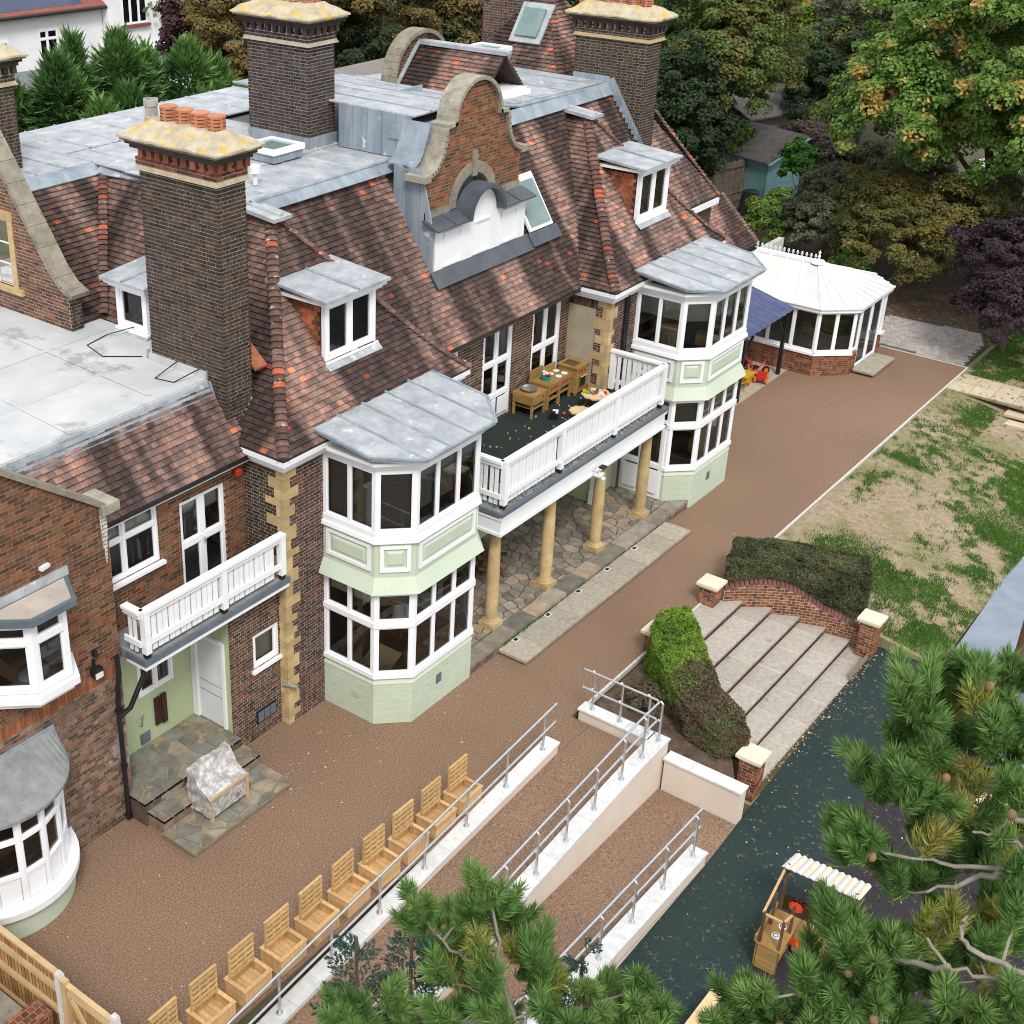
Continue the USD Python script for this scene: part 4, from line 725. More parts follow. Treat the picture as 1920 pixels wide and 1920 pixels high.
def skylight(name, cx, cy, z, sx, sy, h, m2='pane_glass', lab=None):
    p = obj(HB, name, B().bx(cx - sx / 2, cy - sy / 2, z, cx + sx / 2, cy + sy / 2, z + h), 'lead_blue', label=lab)
    f = B(); s, t = 1.08, .09
    f.bx(cx - sx / 2 * s, cy - sy / 2 * s, z + h, cx + sx / 2 * s, cy - sy / 2 * s + t, z + h + .12); f.bx(cx - sx / 2 * s, cy + sy / 2 * s - t, z + h, cx + sx / 2 * s, cy + sy / 2 * s, z + h + .12)
    f.bx(cx - sx / 2 * s, cy - sy / 2 * s + t, z + h, cx - sx / 2 * s + t, cy + sy / 2 * s - t, z + h + .12); f.bx(cx + sx / 2 * s - t, cy - sy / 2 * s + t, z + h, cx + sx / 2 * s, cy + sy / 2 * s - t, z + h + .12)
    obj(p, 'frame', f, 'white_upvc'); obj(p, 'pane', B().bx(cx - sx / 2, cy - sy / 2, z + h + .02, cx + sx / 2, cy + sy / 2, z + h + .08), 'skylight_glass' if m2 == 'pane_glass' else m2)
mat('skylight_glass', [(0.10, 0.17, 0.16), (0.18, 0.25, 0.24)], 1.5, 0.08, spec=0.8)
skylight('roof_light', 4.0, 7.3, 9.9, .95, .95, .18); skylight('roof_light', 13.2, 8.3, 10.2, 1.1, .9, .22); skylight('roof_light', 14.6, 8.9, 10.15, 1.0, 1.0, .5)
obj(HB, 'roof_dome', B().bx(10.9, 5.85, 10.2, 12.3, 6.75, 10.34).cb((11.6, 6.3, 10.37), (1.2, .75, .08)), 'white_upvc')
obj(HB, 'vent_cowl', B().lathe([(.05, 0), (.06, .25), (.13, .26), (.13, .40), (.05, .44), (0, .44)], (2.05, 6.0, 9.88), 12), 'plastic_white', smooth=40)
# ---------------------------------------------------------------- chimneys
def chimney(x0, y0, x1, y1, z0, zb, zt, pots, mb, mm, seed, label, singles=0, tops=('lichen_cap',), faces=('L', 'F'), cut=None):
    c = group_part(HB, 'chimney', label=label)
    obj(c, 'core', B().bx(x0 + .013, y0 + .013, z0, x1, y1, zt), mm)
    r = np.random.default_rng(seed); Hc = .075
    L1 = bricks(sbox(y0, z0, y1, zt), V(x0 + .013, 0, 0), Y, Z3, -X, seed=seed, proud=.012); L2 = bricks(sbox(x0, z0, x1, zt), V(0, y0 + .013, 0), X, Z3, -Y, seed=seed + 1, proud=.012)
    l = L1 + L2 + bricks(sbox(x0, z0, x1, zt), V(0, y1, 0), X, Z3, Y, seed=seed + 2, proud=.012) + bricks(sbox(y0, z0, y1, zt), V(x1, 0, 0), Y, Z3, X, seed=seed + 3, proud=.012)
    lay(c, l, 'brick', 'brickwork', mb, singles)
    def ringb(o, za, zc): return B().bx(x0 - o, y0 - o, za, x1 + o, y1 + o, zc)
    obj(c, 'string_course', ringb(.075, zb, zb + .03), mm); obj(c, 'string_course', ringb(.05, zb + .032, zb + .085), 'sandstone' if 'sand' in label else 'mortar_pale')
    lay(c, bricks(sbox(y0 - .05, zb + .09, y1 + .05, zb + .235), V(x0 - .03, 0, 0), Y, Z3, -X, seed=seed + 5, proud=.012) + bricks(sbox(x0 - .03, zb + .09, x1 + .03, zb + .235), V(0, y0 - .03, 0), X, Z3, -Y, seed=seed + 6, proud=.012), 'collar_brick', 'collar_brickwork', 'brick_red_dark' if seed == 100 else mb)
    obj(c, 'collar', ringb(.03, zb + .087, zb + .24), mm)
    dn, zd = B(), zb + .24
    obj(c, 'collar', ringb(.0, zd, zd + .16), mm)
    nm = 'brick_dentil' if seed == 100 else mb
    for y in np.arange(y0 - .02, y1 + .02, .225): dn.bx(x0 - .09, y, zd, x0 + .02, y + .11, zd + .155)
    for x in np.arange(x0 - .02, x1 + .02, .225): dn.bx(x, y0 - .09, zd, x + .11, y0 + .02, zd + .155)
    obj(c, 'dentils', dn, nm)
    obj(c, 'corbel', ringb(.11, zd + .157, zd + .232), mb); obj(c, 'corbel', ringb(.17, zd + .234, zd + .30), mb); obj(c, 'corbel', ringb(.23, zd + .302, zd + .345), 'coping_stone')
    zc = zd + .347; o = .27; i_ = -.16; v = []
    for oo, z in ((o, zc), (o, zc + .04), (i_, zc + .30)): v += [(x0 - oo, y0 - oo, z), (x1 + oo, y0 - oo, z), (x1 + oo, y1 + oo, z), (x0 - oo, y1 + oo, z)]
    f = [[0, 3, 2, 1], [8, 9, 10, 11]] + [[a + k, a + (k + 1) % 4, a + 4 + (k + 1) % 4, a + 4 + k] for a in (0, 4) for k in range(4)]
    tm = trimesh.Trimesh(np.array(v), np.vstack([np.array(f)[:, [0, 1, 2]], np.array(f)[:, [0, 2, 3]]]), process=False); tm = tm.subdivide().subdivide().subdivide().subdivide()
    q = tm.vertices.copy(); q += 0.018 * np.stack([NZ(q * 6 + k * 9) for k in range(3)], 1); obj(c, 'mortar_cap', B().add(q, tm.faces), tops[0])
    for (px, py, kind) in pots:
        b = B(); zz = zc + .19
        if kind == 'clay':
            prof = [(.155, 0), (.16, .05)]
            for k in range(4): zq = .06 + .062 * k; prof += [(.165, zq), (.165, zq + .035), (.128, zq + .037), (.128, zq + .058)]
            prof += [(.165, .305), (.168, .345), (.14, .36), (0.0, .365)]
            b.lathe(prof, (px, py, zz), 20)
            for k in range(6): a = k * PI / 3 + .3; b.cb((px + .148 * math.cos(a), py + .148 * math.sin(a), zz + .19), (.03, .05, .24), a)
            obj(c, 'chimney_pot', b, 'terracotta', smooth=30)
        else: obj(c, 'chimney_pot', b.lathe([(.13, 0), (.135, .1), (.115, .12), (.115, .28), (.135, .3), (.135, .42), (.1, .42), (.1, .1)], (px, py, zz), 16), 'pot_grey', smooth=30, label='plain grey chimney pot')
    return c
mat('brick_red_dark', [(0.11, 0.035, 0.026), (0.18, 0.065, 0.045)], 6.0, 0.85, isl=0.45, palette=P((1, 1, 1), (0.45, 0.5, 0.55), (1.1, 1, 0.9), (0.8, 0.7, 0.7)))
mat('brick_dentil', [(0.16, 0.045, 0.026), (0.26, 0.085, 0.045)], 6.0, 0.85, isl=0.35)
c1 = chimney(-1.95, 3.08, -1.24, 5.06, 5.9, 11.16, 11.6, [(-1.55, 3.42 + .40 * k, 'clay') for k in range(4)] + [(-1.58, 5.05, 'plain')], 'brick_dark', 'mortar_pale', 100, 'tall front chimney of dark bricks with four clay pots', singles=150)
obj(c1, 'tiled_offset', B().par((-1.25, 2.98, 7.5), (.32, 0, 0), (0, .5, .42), (0, -.02, .05)), 'tile_orange')
obj(c1, 'lead_flashing', B().add([(-1.965, 3.08, 6.0), (-1.965, 3.6, 7.4), (-1.965, 3.45, 7.4), (-1.965, 2.95, 6.0)], [[0, 1, 2, 3]]).add([(-1.95, 3.075, 5.95), (-1.24, 3.075, 6.9), (-1.24, 2.9, 6.9), (-1.95, 2.9, 5.95)], [[0, 1, 2, 3]]), 'lead_blue')
for k in range(10): obj(c1, 'step_flashing', B().bx(-1.972, 3.08 + .05 * k, 6.05 + .135 * k, -1.966, 3.24 + .05 * k, 6.17 + .135 * k), 'lead_blue'); obj(c1, 'step_flashing', B().bx(-1.94 + .07 * k, 3.066, 6.0 + .095 * k, -1.82 + .07 * k, 3.074, 6.1 + .095 * k), 'lead')
c2 = chimney(5.12, 7.2, 6.02, 9.08, 9.8, 12.15, 12.5, [(5.42 + .03 * k, 7.55 + .34 * (4 - k), 'clay') for k in range(5)] + [(5.78, 7.6, 'clay')], 'brick_dark', 'mortar_white', 110, 'large chimney on the lead flat with lichen covered cap')
obj(c2, 'lead_flashing', B().bx(5.07, 7.15, 9.86, 6.07, 9.1, 10.12), 'lead_blue')
c4 = chimney(15.3, 4.17, 16.02, 6.4, 7.5, 11.28, 11.6, [(15.62, 4.5 + .38 * k, 'clay') for k in range(6)], 'brick_dark', 'mortar_pale', 120, 'right chimney with sandstone string course and six clay pots')
obj(c4, 'lead_flashing', B().bx(15.27, 5.25, 10.0, 15.295, 6.4, 10.3).add([(15.285, 4.12, 8.55), (15.285, 5.3, 10.2), (15.285, 5.12, 10.3), (15.285, 4.0, 8.6)], [[0, 1, 2, 3]]), 'lead_blue')
for k in range(11): obj(c4, 'step_flashing', B().bx(15.278, 4.14 + .105 * k, 8.72 + .135 * k, 15.284, 4.34 + .105 * k, 8.86 + .135 * k), 'lead_blue')
c0 = chimney(-1.05, 10.7, -.35, 12.4, 9.6, 11.7, 12.05, [(-.7, 11.1, 'clay'), (-.7, 11.6, 'clay')], 'brick_dark', 'mortar_pale', 130, 'chimney at the left behind the stone coped gable')
c3 = chimney(17.0, 8.9, 18.4, 10.7, 9.8, 14.2, 14.6, [(17.7, 9.4, 'clay'), (17.7, 10, 'clay')], 'brick_plum', 'mortar_white', 140, 'rear chimney standing behind the tiled turret')
# ---------------------------------------------------------------- shaped gable dormer
gd = group_part(HB, 'gable_dormer', label='curved brick gable with lichened stone coping above a white panel')
GC, GY = 7.07, 3.9
def arc(cx, cz, r, a0, a1, n=12): return [(cx + r * math.cos(math.radians(a)), cz + r * math.sin(math.radians(a))) for a in np.linspace(a0, a1, n)]
right = [(GC + 1.85, 8.6), (GC + 1.85, 9.72)] + [(GC + 1.16 + (1.85 - 1.16) * (1 - math.sin(t)) , 9.72 + 0.98 * (1 - math.cos(t))) for t in np.linspace(.25, PI / 2, 10)] + [(GC + .84, 10.72)] + arc(GC, 10.74, .84, 0, 90, 10)
half = right; poly = Polygon(half + [(2 * GC - x, z) for x, z in half[::-1][1:]])
holeg = Polygon([(GC - 1.0, 8.5), (GC + 1.0, 8.5), (GC + 1.0, 8.85)] + arc(GC - .05, 8.85, .66, 0, 180, 14) + [(GC - 1.0, 8.85)])
poly2 = poly.difference(holeg)
obj(gd, 'gable_wall', B().plate(poly2, V(0, GY, 0), X, Z3, -Y, -.34, 0.0), 'mortar_brown')
lay(gd, bricks(poly2.difference(sbox(GC - 3, 8.4, GC + 3, 8.98)).difference(Point(GC - .05, 8.85).buffer(.93)), V(0, GY, 0), X, Z3, -Y, seed=150), 'gable_brick', 'gable_brickwork', 'brick_gable', 0)
obj(gd, 'stone_band', B().plate(sbox(GC - 1.87, 8.80, GC - .93, 8.97).union(sbox(GC + .85, 8.80, GC + 1.87, 8.97)), V(0, GY, 0), X, Z3, -Y, 0, .03), 'coping_stone')
ring = Polygon(arc(GC - .05, 8.85, .93, 0, 180, 20) + arc(GC - .05, 8.85, .67, 180, 0, 20)); obj(gd, 'stone_arch', B().plate(ring.difference(sbox(GC - .13, 9.4, GC + .05, 10)), V(0, GY, 0), X, Z3, -Y, 0, .035), 'coping_stone', label='pale stone arch')
obj(gd, 'keystone', B().plate(sbox(GC - .13, 9.45, GC + .05, 10.02), V(0, GY, 0), X, Z3, -Y, 0, .06), 'coping_stone')
def cope(pts, nm='coping'):
    for a, c in zip(pts[:-1], pts[1:]):
        a, c = np.array(a), np.array(c); d = unit(c - a); n = V(-d[1], d[0]) if np.dot(V(-d[1], d[0]), (a + c) / 2 - V(GC, 9.6)) > 0 else V(d[1], -d[0])
        b = B().par(V(a[0], GY - .10, a[1]) - V(d[0], 0, d[1]) * .006, V(c[0] - a[0], 0, c[1] - a[1]) + V(d[0], 0, d[1]) * .012, V(0, .54, 0), V(n[0], 0, n[1]) * .085)
        obj(gd, 'coping_stone', b, 'lichen_stone')
for s in (1, -1):
    m_ = lambda L_: [(GC + s * (x - GC), z) for x, z in L_]
    cope(m_(right[1:12])); cope(m_([right[11], right[12]])); cope(m_(right[12:]))
    obj(gd, 'kneeler_stone', B().bx(GC + s * 1.92 - .12, GY - .12, 9.66, GC + s * 1.92 + .12, GY + .44, 9.80), 'lichen_stone')
    obj(gd, 'gable_return', B().bx(min(GC + s * 1.85, GC + s * 1.80), GY + .002, 8.3, max(GC + s * 1.85, GC + s * 1.80), GY + .6, 9.7), 'brick_gable')
# dark leaded hood and white panelled window front
hood = Polygon(arc(GC - .05, 8.62, .72, 0, 180, 18) + arc(GC - .05, 8.62, .62, 180, 0, 18)); obj(gd, 'lead_hood', B().plate(hood, V(0, GY - .04, 0), X, Z3, -Y, 0, .46), 'lead_dark')
for s in (1, -1): obj(gd, 'lead_hood', B().par((GC + (.62 if s > 0 else -1.98), 3.42, 8.62), (1.34, 0, 0), (0, .46, .16), (0, 0, .04)), 'lead_dark'); obj(gd, 'lead_roll', B().tube([(GC + s * 1.28, 3.42, 8.67), (GC + s * 1.28, 3.86, 8.82)], .016, 6), 'lead_dark')
pan = Polygon([(GC - 1.80, 7.5), (GC + 1.80, 7.5), (GC + 1.80, 8.62), (GC + .57, 8.62)] + arc(GC - .05, 8.62, .61, 0, 180, 16) + [(GC - 1.80, 8.62)])
obj(gd, 'white_front', B().plate(pan, V(0, 3.62, 0), X, Z3, -Y, -.2, 0), 'white_paint')
for k, xc in enumerate((GC - 1.16, GC - .02, GC + 1.12)):
    q = B(); a, b_, za, zb, t = xc - .34, xc + .34, 7.70, 8.50, .05
    q.bx(a, 3.585, za, b_, 3.619, za + t); q.bx(a, 3.585, zb - t, b_, 3.619, zb); q.bx(a, 3.585, za + t, a + t, 3.619, zb - t); q.bx(b_ - t, 3.585, za + t, b_, 3.619, zb - t); obj(gd, 'panel_moulding', q, 'white_paint')
obj(gd, 'lead_apron', B().par((GC - 1.95, 3.40, 7.31), (3.9, 0, 0), (0, .24, .33), (0, -.03, .03)), 'lead_dark')
# lead cheeks: left side wall with its swept top
for k in range(3): obj(gd, 'lead_cheek', B().add([(GC - 1.83, 3.64 + .38 * k, 7.35 + .55 * k), (GC - 1.83, 4.01 + .38 * k, 7.9 + .55 * k), (GC - 1.83, 4.01 + .38 * k, 9.95), (GC - 1.83, 3.64 + .38 * k, 9.85 if k else 8.55), (GC - 1.87, 3.64 + .38 * k, 7.35 + .55 * k), (GC - 1.87, 4.01 + .38 * k, 7.9 + .55 * k), (GC - 1.87, 4.01 + .38 * k, 9.95), (GC - 1.87, 3.64 + .38 * k, 9.85 if k else 8.55)], [[0, 1, 2, 3], [4, 5, 6, 7], [0, 1, 5, 4], [1, 2, 6, 5], [2, 3, 7, 6], [3, 0, 4, 7]]), 'lead_blue')
sw = B(); ts = np.linspace(0, 1, 7)
for a, c in zip(ts[:-1], ts[1:]):
    f_ = lambda t: (GC - 1.83 + .55 * t, 9.90 + .85 * t ** 2.0)
    (xa, za), (xb, zb) = f_(a), f_(c); sw.par((xa, 4.22, za), (xb - xa, 0, zb - za), (0, .75, 0), (0, 0, .03))
obj(gd, 'lead_sweep', sw, 'lead_blue', smooth=40); obj(gd, 'dormer_roof', B().bx(GC - 1.3, 4.2, 10.3, GC + 1.3, 5.4, 10.6).bx(GC - 1.8, 4.26, 8.6, GC + 1.8, 4.8, 9.9), 'lead_blue')
# right cheek with a sloping roof window beside it
rw = obj(HB, 'roof_window', B().par((9.12, 3.62, 7.66), (1.0, 0, 0), (0, .75, 1.18), (0, -.05, .04)), 'white_upvc', label='white roof window right of the shaped gable'); obj(rw, 'pane', B().par((9.2, 3.60, 7.78), (.84, 0, 0), (0, .62, .96), (0, -.01, .01)), 'skylight_glass'); obj(rw, 'flashing', B().par((9.0, 3.40, 7.36), (1.25, 0, 0), (0, .2, .28), (0, -.04, .04)), 'lead_dark')
# ---------------------------------------------------------------- window dormers
def dormer(xc, yf, z0, z1, lab, facing='F'):
    d = group_part(HB, 'dormer', label=lab); w = .78 if facing == 'F' else .45
    R = (lambda a, b_, c: V(xc + a, yf + b_, c)) if facing == 'F' else (lambda a, b_, c: V(xc + b_, yf - a, c)); u, n = (X, -Y) if facing == 'F' else (-Y, -X); dv = -n
    dep = 1.35
    glaze(d, R(-w, 0, z0), u, n, 2 * w, z1 - z0, xs=((w,) if facing == 'F' else ()), fr=.11, mu=.09, part='window_frame', dep=.1, inner=.045)
    for s in (-1, 1):
        t = B(); a = s * (w - .02); 
        t.add([R(a, .12, z0 - .1), R(a, dep, z0 + 1.25), R(a, dep, z1), R(a, .12, z1), R(a - s * .06, .12, z0 - .1), R(a - s * .06, dep, z0 + 1.25), R(a - s * .06, dep, z1), R(a - s * .06, .12, z1)], [[0, 1, 2, 3], [4, 5, 6, 7], [0, 1, 5, 4], [1, 2, 6, 5], [2, 3, 7, 6], [3, 0, 4, 7]]); obj(d, 'cheek', t, 'tile_deck')
        tl = B()
        for k in range(12):
            for j in range(8):
                ya, za = .14 + .15 * j + (.07 if k % 2 else 0), z0 + .02 + .10 * k
                if za < z0 - .05 + (ya - .1) * 1.1 or za > z1 - .08 or ya > dep - .1: continue
                tl.par(R(a + s * .002, ya, za), dv * .14, V(0, 0, .098), -u * -s * .012 if False else u * s * .014)
        obj(d, 'cheek_tiles', tl, 'tile_orange', kind='stuff')
    obj(d, 'cornice', B().par(R(-w - .16, -.16, z1 + .002), u * (2 * w + .32), dv * 1.4, V(0, 0, .07)).par(R(-w - .1, -.1, z1 - .06), u * (2 * w + .2), -n * .09, V(0, 0, .06)), 'white_paint')
    for k in range(2): obj(d, 'lead_sheet', B().par(R(-w - .22 + (w + .22) * k + .005, -.22, z1 + .075), u * (w + .21), dv * 1.6 + V(0, 0, .14), V(0, 0, .06)), 'lead')
    obj(d, 'lead_roll', B().tube([R(0, -.22, z1 + .145), R(0, 1.4, z1 + .285)], .03, 6), 'lead_blue', smooth=50)
    obj(d, 'lead_apron', B().par(R(-w - .05, -.16, z0 - .14), u * (2 * w + .1), dv * .16 + V(0, 0, .12), V(0, 0, .02)), 'lead'); obj(d, 'sill', B().par(R(-w - .03, -.06, z0 - .03), u * (2 * w + .06), dv * .1, V(0, 0, .04)), 'white_paint')
    obj(d, 'dormer_room', B().par(R(-w + .1, .8, z0), u * (2 * w - .2), dv * .02, V(0, 0, z1 - z0)).par(R(-w + .1, .1, z0), u * (2 * w - .2), dv * .7, V(0, 0, .02)), 'interior_pale')
dormer(1.15, 2.62, 7.26, 8.48, 'left dormer with a white two light window on the front pavilion'); dormer(13.45, 2.62, 7.30, 8.62, 'right dormer with an open casement on the far pavilion'); dormer(-1.3, 6.35, 7.5, 8.45, 'small lead topped dormer behind the tall chimney', 'L')
# ---------------------------------------------------------------- rear roofs
rg_ = group_part(HB, 'rear_gable', label='round topped rear gable with stone coping')
o_ = arc(11.4, 10.4, 1.2, 0, 180, 22)
obj(rg_, 'gable_wall', B().plate(Polygon([(10.2, 9.8), (12.6, 9.8)] + o_), V(0, 8.8, 0), X, Z3, -Y, -.3, 0), 'mortar_brown'); lay(rg_, bricks(Polygon([(10.25, 9.9), (12.55, 9.9)] + arc(11.4, 10.4, 1.14, 0, 180, 22)), V(0, 8.8, 0), X, Z3, -Y, seed=44), 'gable_brick', 'gable_brickwork', 'brick_plum', 0)
for a, c in zip([(12.6, 9.9)] + o_, o_ + [(10.2, 9.9)]): obj(rg_, 'coping_stone', B().bar((a[0], 8.9, a[1]), (c[0], 8.9, c[1]), .10, .46, up=(0, 1, 0)), 'coping_stone')
tile_slope(HB, V(10.25, 6.1, 0), Y, X, [(0, 10.15), (1.15, 11.3)], sbox(0, 0, 2.69, 1.15), 'tile_side', seed=95); tile_slope(HB, V(12.55, 6.1, 0), Y, -X, [(0, 10.15), (1.15, 11.3)], sbox(0, 0, 2.69, 1.15), 'tile_side', seed=94); obj(HB, 'lead_ridge', B().bar((11.4, 6.0, 11.33), (11.4, 8.78, 11.33), .3, .1), 'lead'); obj(HB, 'lead_flashing', B().bar((10.2, 8.77, 10.2), (11.3, 8.77, 11.38), .05, .14, up=(0, 1, 0)), 'lead')
tx, ty, tw = 17.2, 8.6, 1.75
for k, (a, u_, v_) in enumerate(((V(tx - tw, ty - tw, 0), X, Y), (V(tx - tw, ty - tw, 0), Y, X), (V(tx + tw, ty - tw, 0), Y, -X))):
    tile_slope(HB, a, u_, v_, [(0, 9.9), (tw, 12.3)], Polygon([(0, 0), (2 * tw, 0), (tw, tw - .05)]), 'tile_front' if k == 0 else 'tile_side', seed=96 + k)
hip_tiles(HB, [V(tx - tw + t, ty - tw + t, 9.9 + 2.4 * t / tw) for t in np.linspace(0, tw - .1, 8)], seed=99); obj(HB, 'lead_cap', B().lathe([(.4, 0), (.25, .16), (0, .22)], (tx, ty, 12.15), 12), 'plastic_white')
rw = obj(HB, 'roof_window', B().par((tx - tw + .52, ty - .62, 10.72), (0, 1.05, 0), (.72, 0, 1.0), (-.05, 0, .04)), 'lead', label='lead framed roof window on the tiled turret'); obj(rw, 'pane', B().par((tx - tw + .56, ty - .46, 10.9), (0, .72, 0), (.5, 0, .7), (-.06, 0, .045)), 'skylight_glass')
# solid mass under the roofs so no daylight shows through
obj(HB, 'roof_core', B().bx(1.6, 5.75, 0, 16.3, 13.4, 9.8).bx(-1.0, 3.5, 6.1, 3.2, 5.2, 7.2).bx(-13, 3.6, 0, -1.2, 13.4, 7.0).plate(Polygon([(3.4, 6.1), (5.7, 6.1), (5.7, 9.75), (5.35, 9.75), (3.4, 7.0)]), V(4.2, 0, 0), Y, Z3, X, 0, 11.7), 'interior')
# ---------------------------------------------------------------- balconies, columns, oriel and bow
def balustrade(part, a, c, z0, h, n, posts=(), board=.115, gap=.016, hang=.17):
    """white boarded balustrade from a to c: rails on the outside of pairs of boards that hang below the lower rail"""
    a, c, n = V(*a, 0), V(*c, 0), np.asarray(n, float); u = unit(c - a); w = np.linalg.norm(c - a)
    obj(part, 'handrail', B().par(a - n * .07 + Z3 * (z0 + h - .06), u * w, n * .16, Z3 * .06), 'white_paint')
    obj(part, 'top_rail', B().par(a + n * .01 + Z3 * (z0 + h - .16), u * w, n * .04, Z3 * .095), 'white_paint'); obj(part, 'bottom_rail', B().par(a + n * .012 + Z3 * (z0 + .26), u * w, n * .045, Z3 * .11), 'white_paint')
    x, k = 0.085, 0
    while x + board < w - .02:
        if not any(p - .08 < x + board and x < p + .08 for p in posts): obj(part, 'baluster', B().par(a + u * x - n * .014 + Z3 * (z0 + .26 - hang), u * board, n * .022, Z3 * (h - .10 + hang - .26)), 'white_paint')
        x += board + (gap if k % 2 == 0 else gap * 2.0); k += 1
    for p in posts:
        q = a + u * p; obj(part, 'post', B().par(q - u * .065 - n * .05 + Z3 * (z0 + .10), u * .13, n * .13, Z3 * (h - .16)), 'white_paint'); obj(part, 'post_foot', B().par(q - u * .05 - n * .04 + Z3 * z0, u * .10, n * .10, Z3 * .10), 'black_paint')
b1 = group_part(HB, 'balcony', label='small white balcony over the left entrance')
obj(b1, 'deck', B().bx(-5.43, 1.86, 3.42, -1.72, 2.93, 3.60), 'deck_felt'); obj(b1, 'fascia', B().bx(-5.48, 1.80, 3.49, -1.66, 1.858, 3.61).bx(-5.48, 1.86, 3.49, -5.432, 2.33, 3.61), 'slate_trim'); obj(b1, 'fascia', B().bx(-5.46, 1.82, 3.40, -1.68, 1.858, 3.488).bx(-5.46, 1.86, 3.40, -5.432, 2.33, 3.488), 'white_paint')
obj(b1, 'soffit', B().bx(-5.40, 1.902, 3.36, -1.72, 3.14, 3.40), 'white_paint')
balustrade(b1, (-5.42, 1.90), (-1.75, 1.90), 3.61, 1.0, -Y, posts=(.07, 2.0, 3.6)); balustrade(b1, (-5.42, 2.33), (-5.42, 1.9), 3.61, 1.0, -X, board=.075, gap=.05)
b2 = group_part(HB, 'balcony', label='long white boarded balcony carried on four stone columns')
obj(b2, 'deck', B().bx(3.40, .30, 3.30, 10.70, 3.09, 3.44), 'deck_felt'); obj(b2, 'turf', B().bx(3.80, .62, 3.442, 10.38, 3.08, 3.46), 'turf_green'); obj(b2, 'fascia', B().bx(3.34, .20, 3.36, 10.78, .298, 3.45).bx(3.34, .30, 3.36, 3.398, 1.9, 3.45).bx(10.702, .30, 3.36, 10.78, 1.5, 3.45), 'slate_trim')
obj(b2, 'entablature', B().bx(3.40, .27, 2.86, 10.74, .92, 3.295).bx(3.40, .922, 2.86, 3.9, 1.9, 3.295), 'white_paint'); obj(b2, 'entablature_moulding', B().bx(3.37, .235, 2.86, 10.77, .268, 2.93).bx(3.37, .235, 3.25, 10.77, .268, 3.295).bx(3.36, .225, 3.297, 10.77, .29, 3.358).bx(3.37, .27, 2.86, 3.398, 1.9, 2.93).bx(3.37, .27, 3.25, 3.398, 1.9, 3.295), 'white_paint')
obj(b2, 'soffit', B().bx(3.9, .93, 3.2, 10.4, 3.09, 3.28), 'white_paint')
balustrade(b2, (3.50, .36), (10.62, .36), 3.46, 1.16, -Y, posts=(.07, 2.35, 4.75, 7.05)); balustrade(b2, (3.50, 1.9), (3.50, .36), 3.46, 1.16, -X, board=.09, gap=.035); balustrade(b2, (10.62, .36), (10.62, 1.88), 3.46, 1.16, X, posts=(1.45,), board=.09, gap=.035)
obj(b2, 'drip_gravel', (lambda b: [b.cb((rng.uniform(3.5, 10.6), rng.uniform(.31, .60), 3.45), tuple(rng.uniform(.02, .05, 3)), rng.uniform(0, 3)) for _ in range(700)] and b)(B()), 'gravel_chip', kind='stuff')
obj(b2, 'glass_screen', B().quad((3.75, .62, 3.46), (8.7, .62, 3.46), (8.7, .62, 3.86), (3.75, .62, 3.86)), 'pane_glass'); obj(b2, 'screen_clip', B().cb((3.8, .62, 3.66), (.1, .05, .42)).cb((5.6, .62, 3.87), (.25, .05, .03)).cb((7.1, .62, 3.66), (.03, .05, .42)), 'steel_plain')
fl_ = obj(HB, 'floodlight', B().bx(7.2, .20, 3.02, 7.32, .28, 3.12).cb((7.25, .05, 2.95), (.22, .12, .05), .2), 'plastic_white', label='white security light and camera on the balcony beam'); obj(fl_, 'camera', B().tube([(7.28, .22, 2.88), (7.30, -.05, 2.83)], .05, 10), 'plastic_white'); obj(fl_, 'lamp', B().bx(7.24, -.02, 3.1, 7.42, .12, 3.14), 'black_paint')
for xc in (3.77, 6.05, 8.34, 10.62):
    c = obj(HB, 'column', B().lathe([(.142, .46), (.150, .9), (.148, 1.6), (.125, 2.62)], (xc, .63, 0), 24), 'sandstone', smooth=40)
    obj(c, 'plinth', B().bx(xc - .205, .425, .25, xc + .205, .835, .37), 'sandstone'); obj(c, 'column_base', B().lathe([(.2, .372), (.215, .385), (.2, .41), (.165, .418), (.16, .43), (.175, .44), (.165, .458), (.14, .46)], (xc, .63, 0), 24), 'sandstone', smooth=40)
    obj(c, 'capital', B().lathe([(.126, 2.62), (.15, 2.63), (.15, 2.655), (.125, 2.66), (.125, 2.72), (.165, 2.76), (.18, 2.79), (0, 2.79)], (xc, .63, 0), 24).bx(xc - .19, .44, 2.792, xc + .19, .82, 2.855), 'sandstone', smooth=40)
# first floor oriel on the left wing
ob = group_part(HB, 'oriel_window', label='white oriel window with a grey flat top on the left wing')
pl = [V(-8.32, 2.33, 0), V(-7.77, 1.78, 0), V(-7.06, 1.78, 0), V(-6.74, 2.33, 0)]
for i in range(3):
    a, c = pl[i], pl[i + 1]; u = unit(c - a); n = unit(np.cross(u, Z3)); w = np.linalg.norm(c - a)
    glaze(ob, a + Z3 * 4.24, u, n, w, 1.36, xs=(), ys=(.97,), fr=.095, mu=.1, dep=.09, inner=.04, part='window_frame')
pg = Polygon([(q[0], q[1]) for q in pl] + [(-6.74, 2.325), (-8.32, 2.325)]); pgo = Polygon([(-8.44, 2.325), (-7.82, 1.68), (-7.0, 1.68), (-6.63, 2.325)])
obj(ob, 'sill', B().prism(pgo, 4.08, 4.22).prism(pg, 3.96, 4.078), 'white_paint'); pr_ = Polygon([(-8.52, 2.325), (-7.86, 1.60), (-6.96, 1.60), (-6.56, 2.325)])
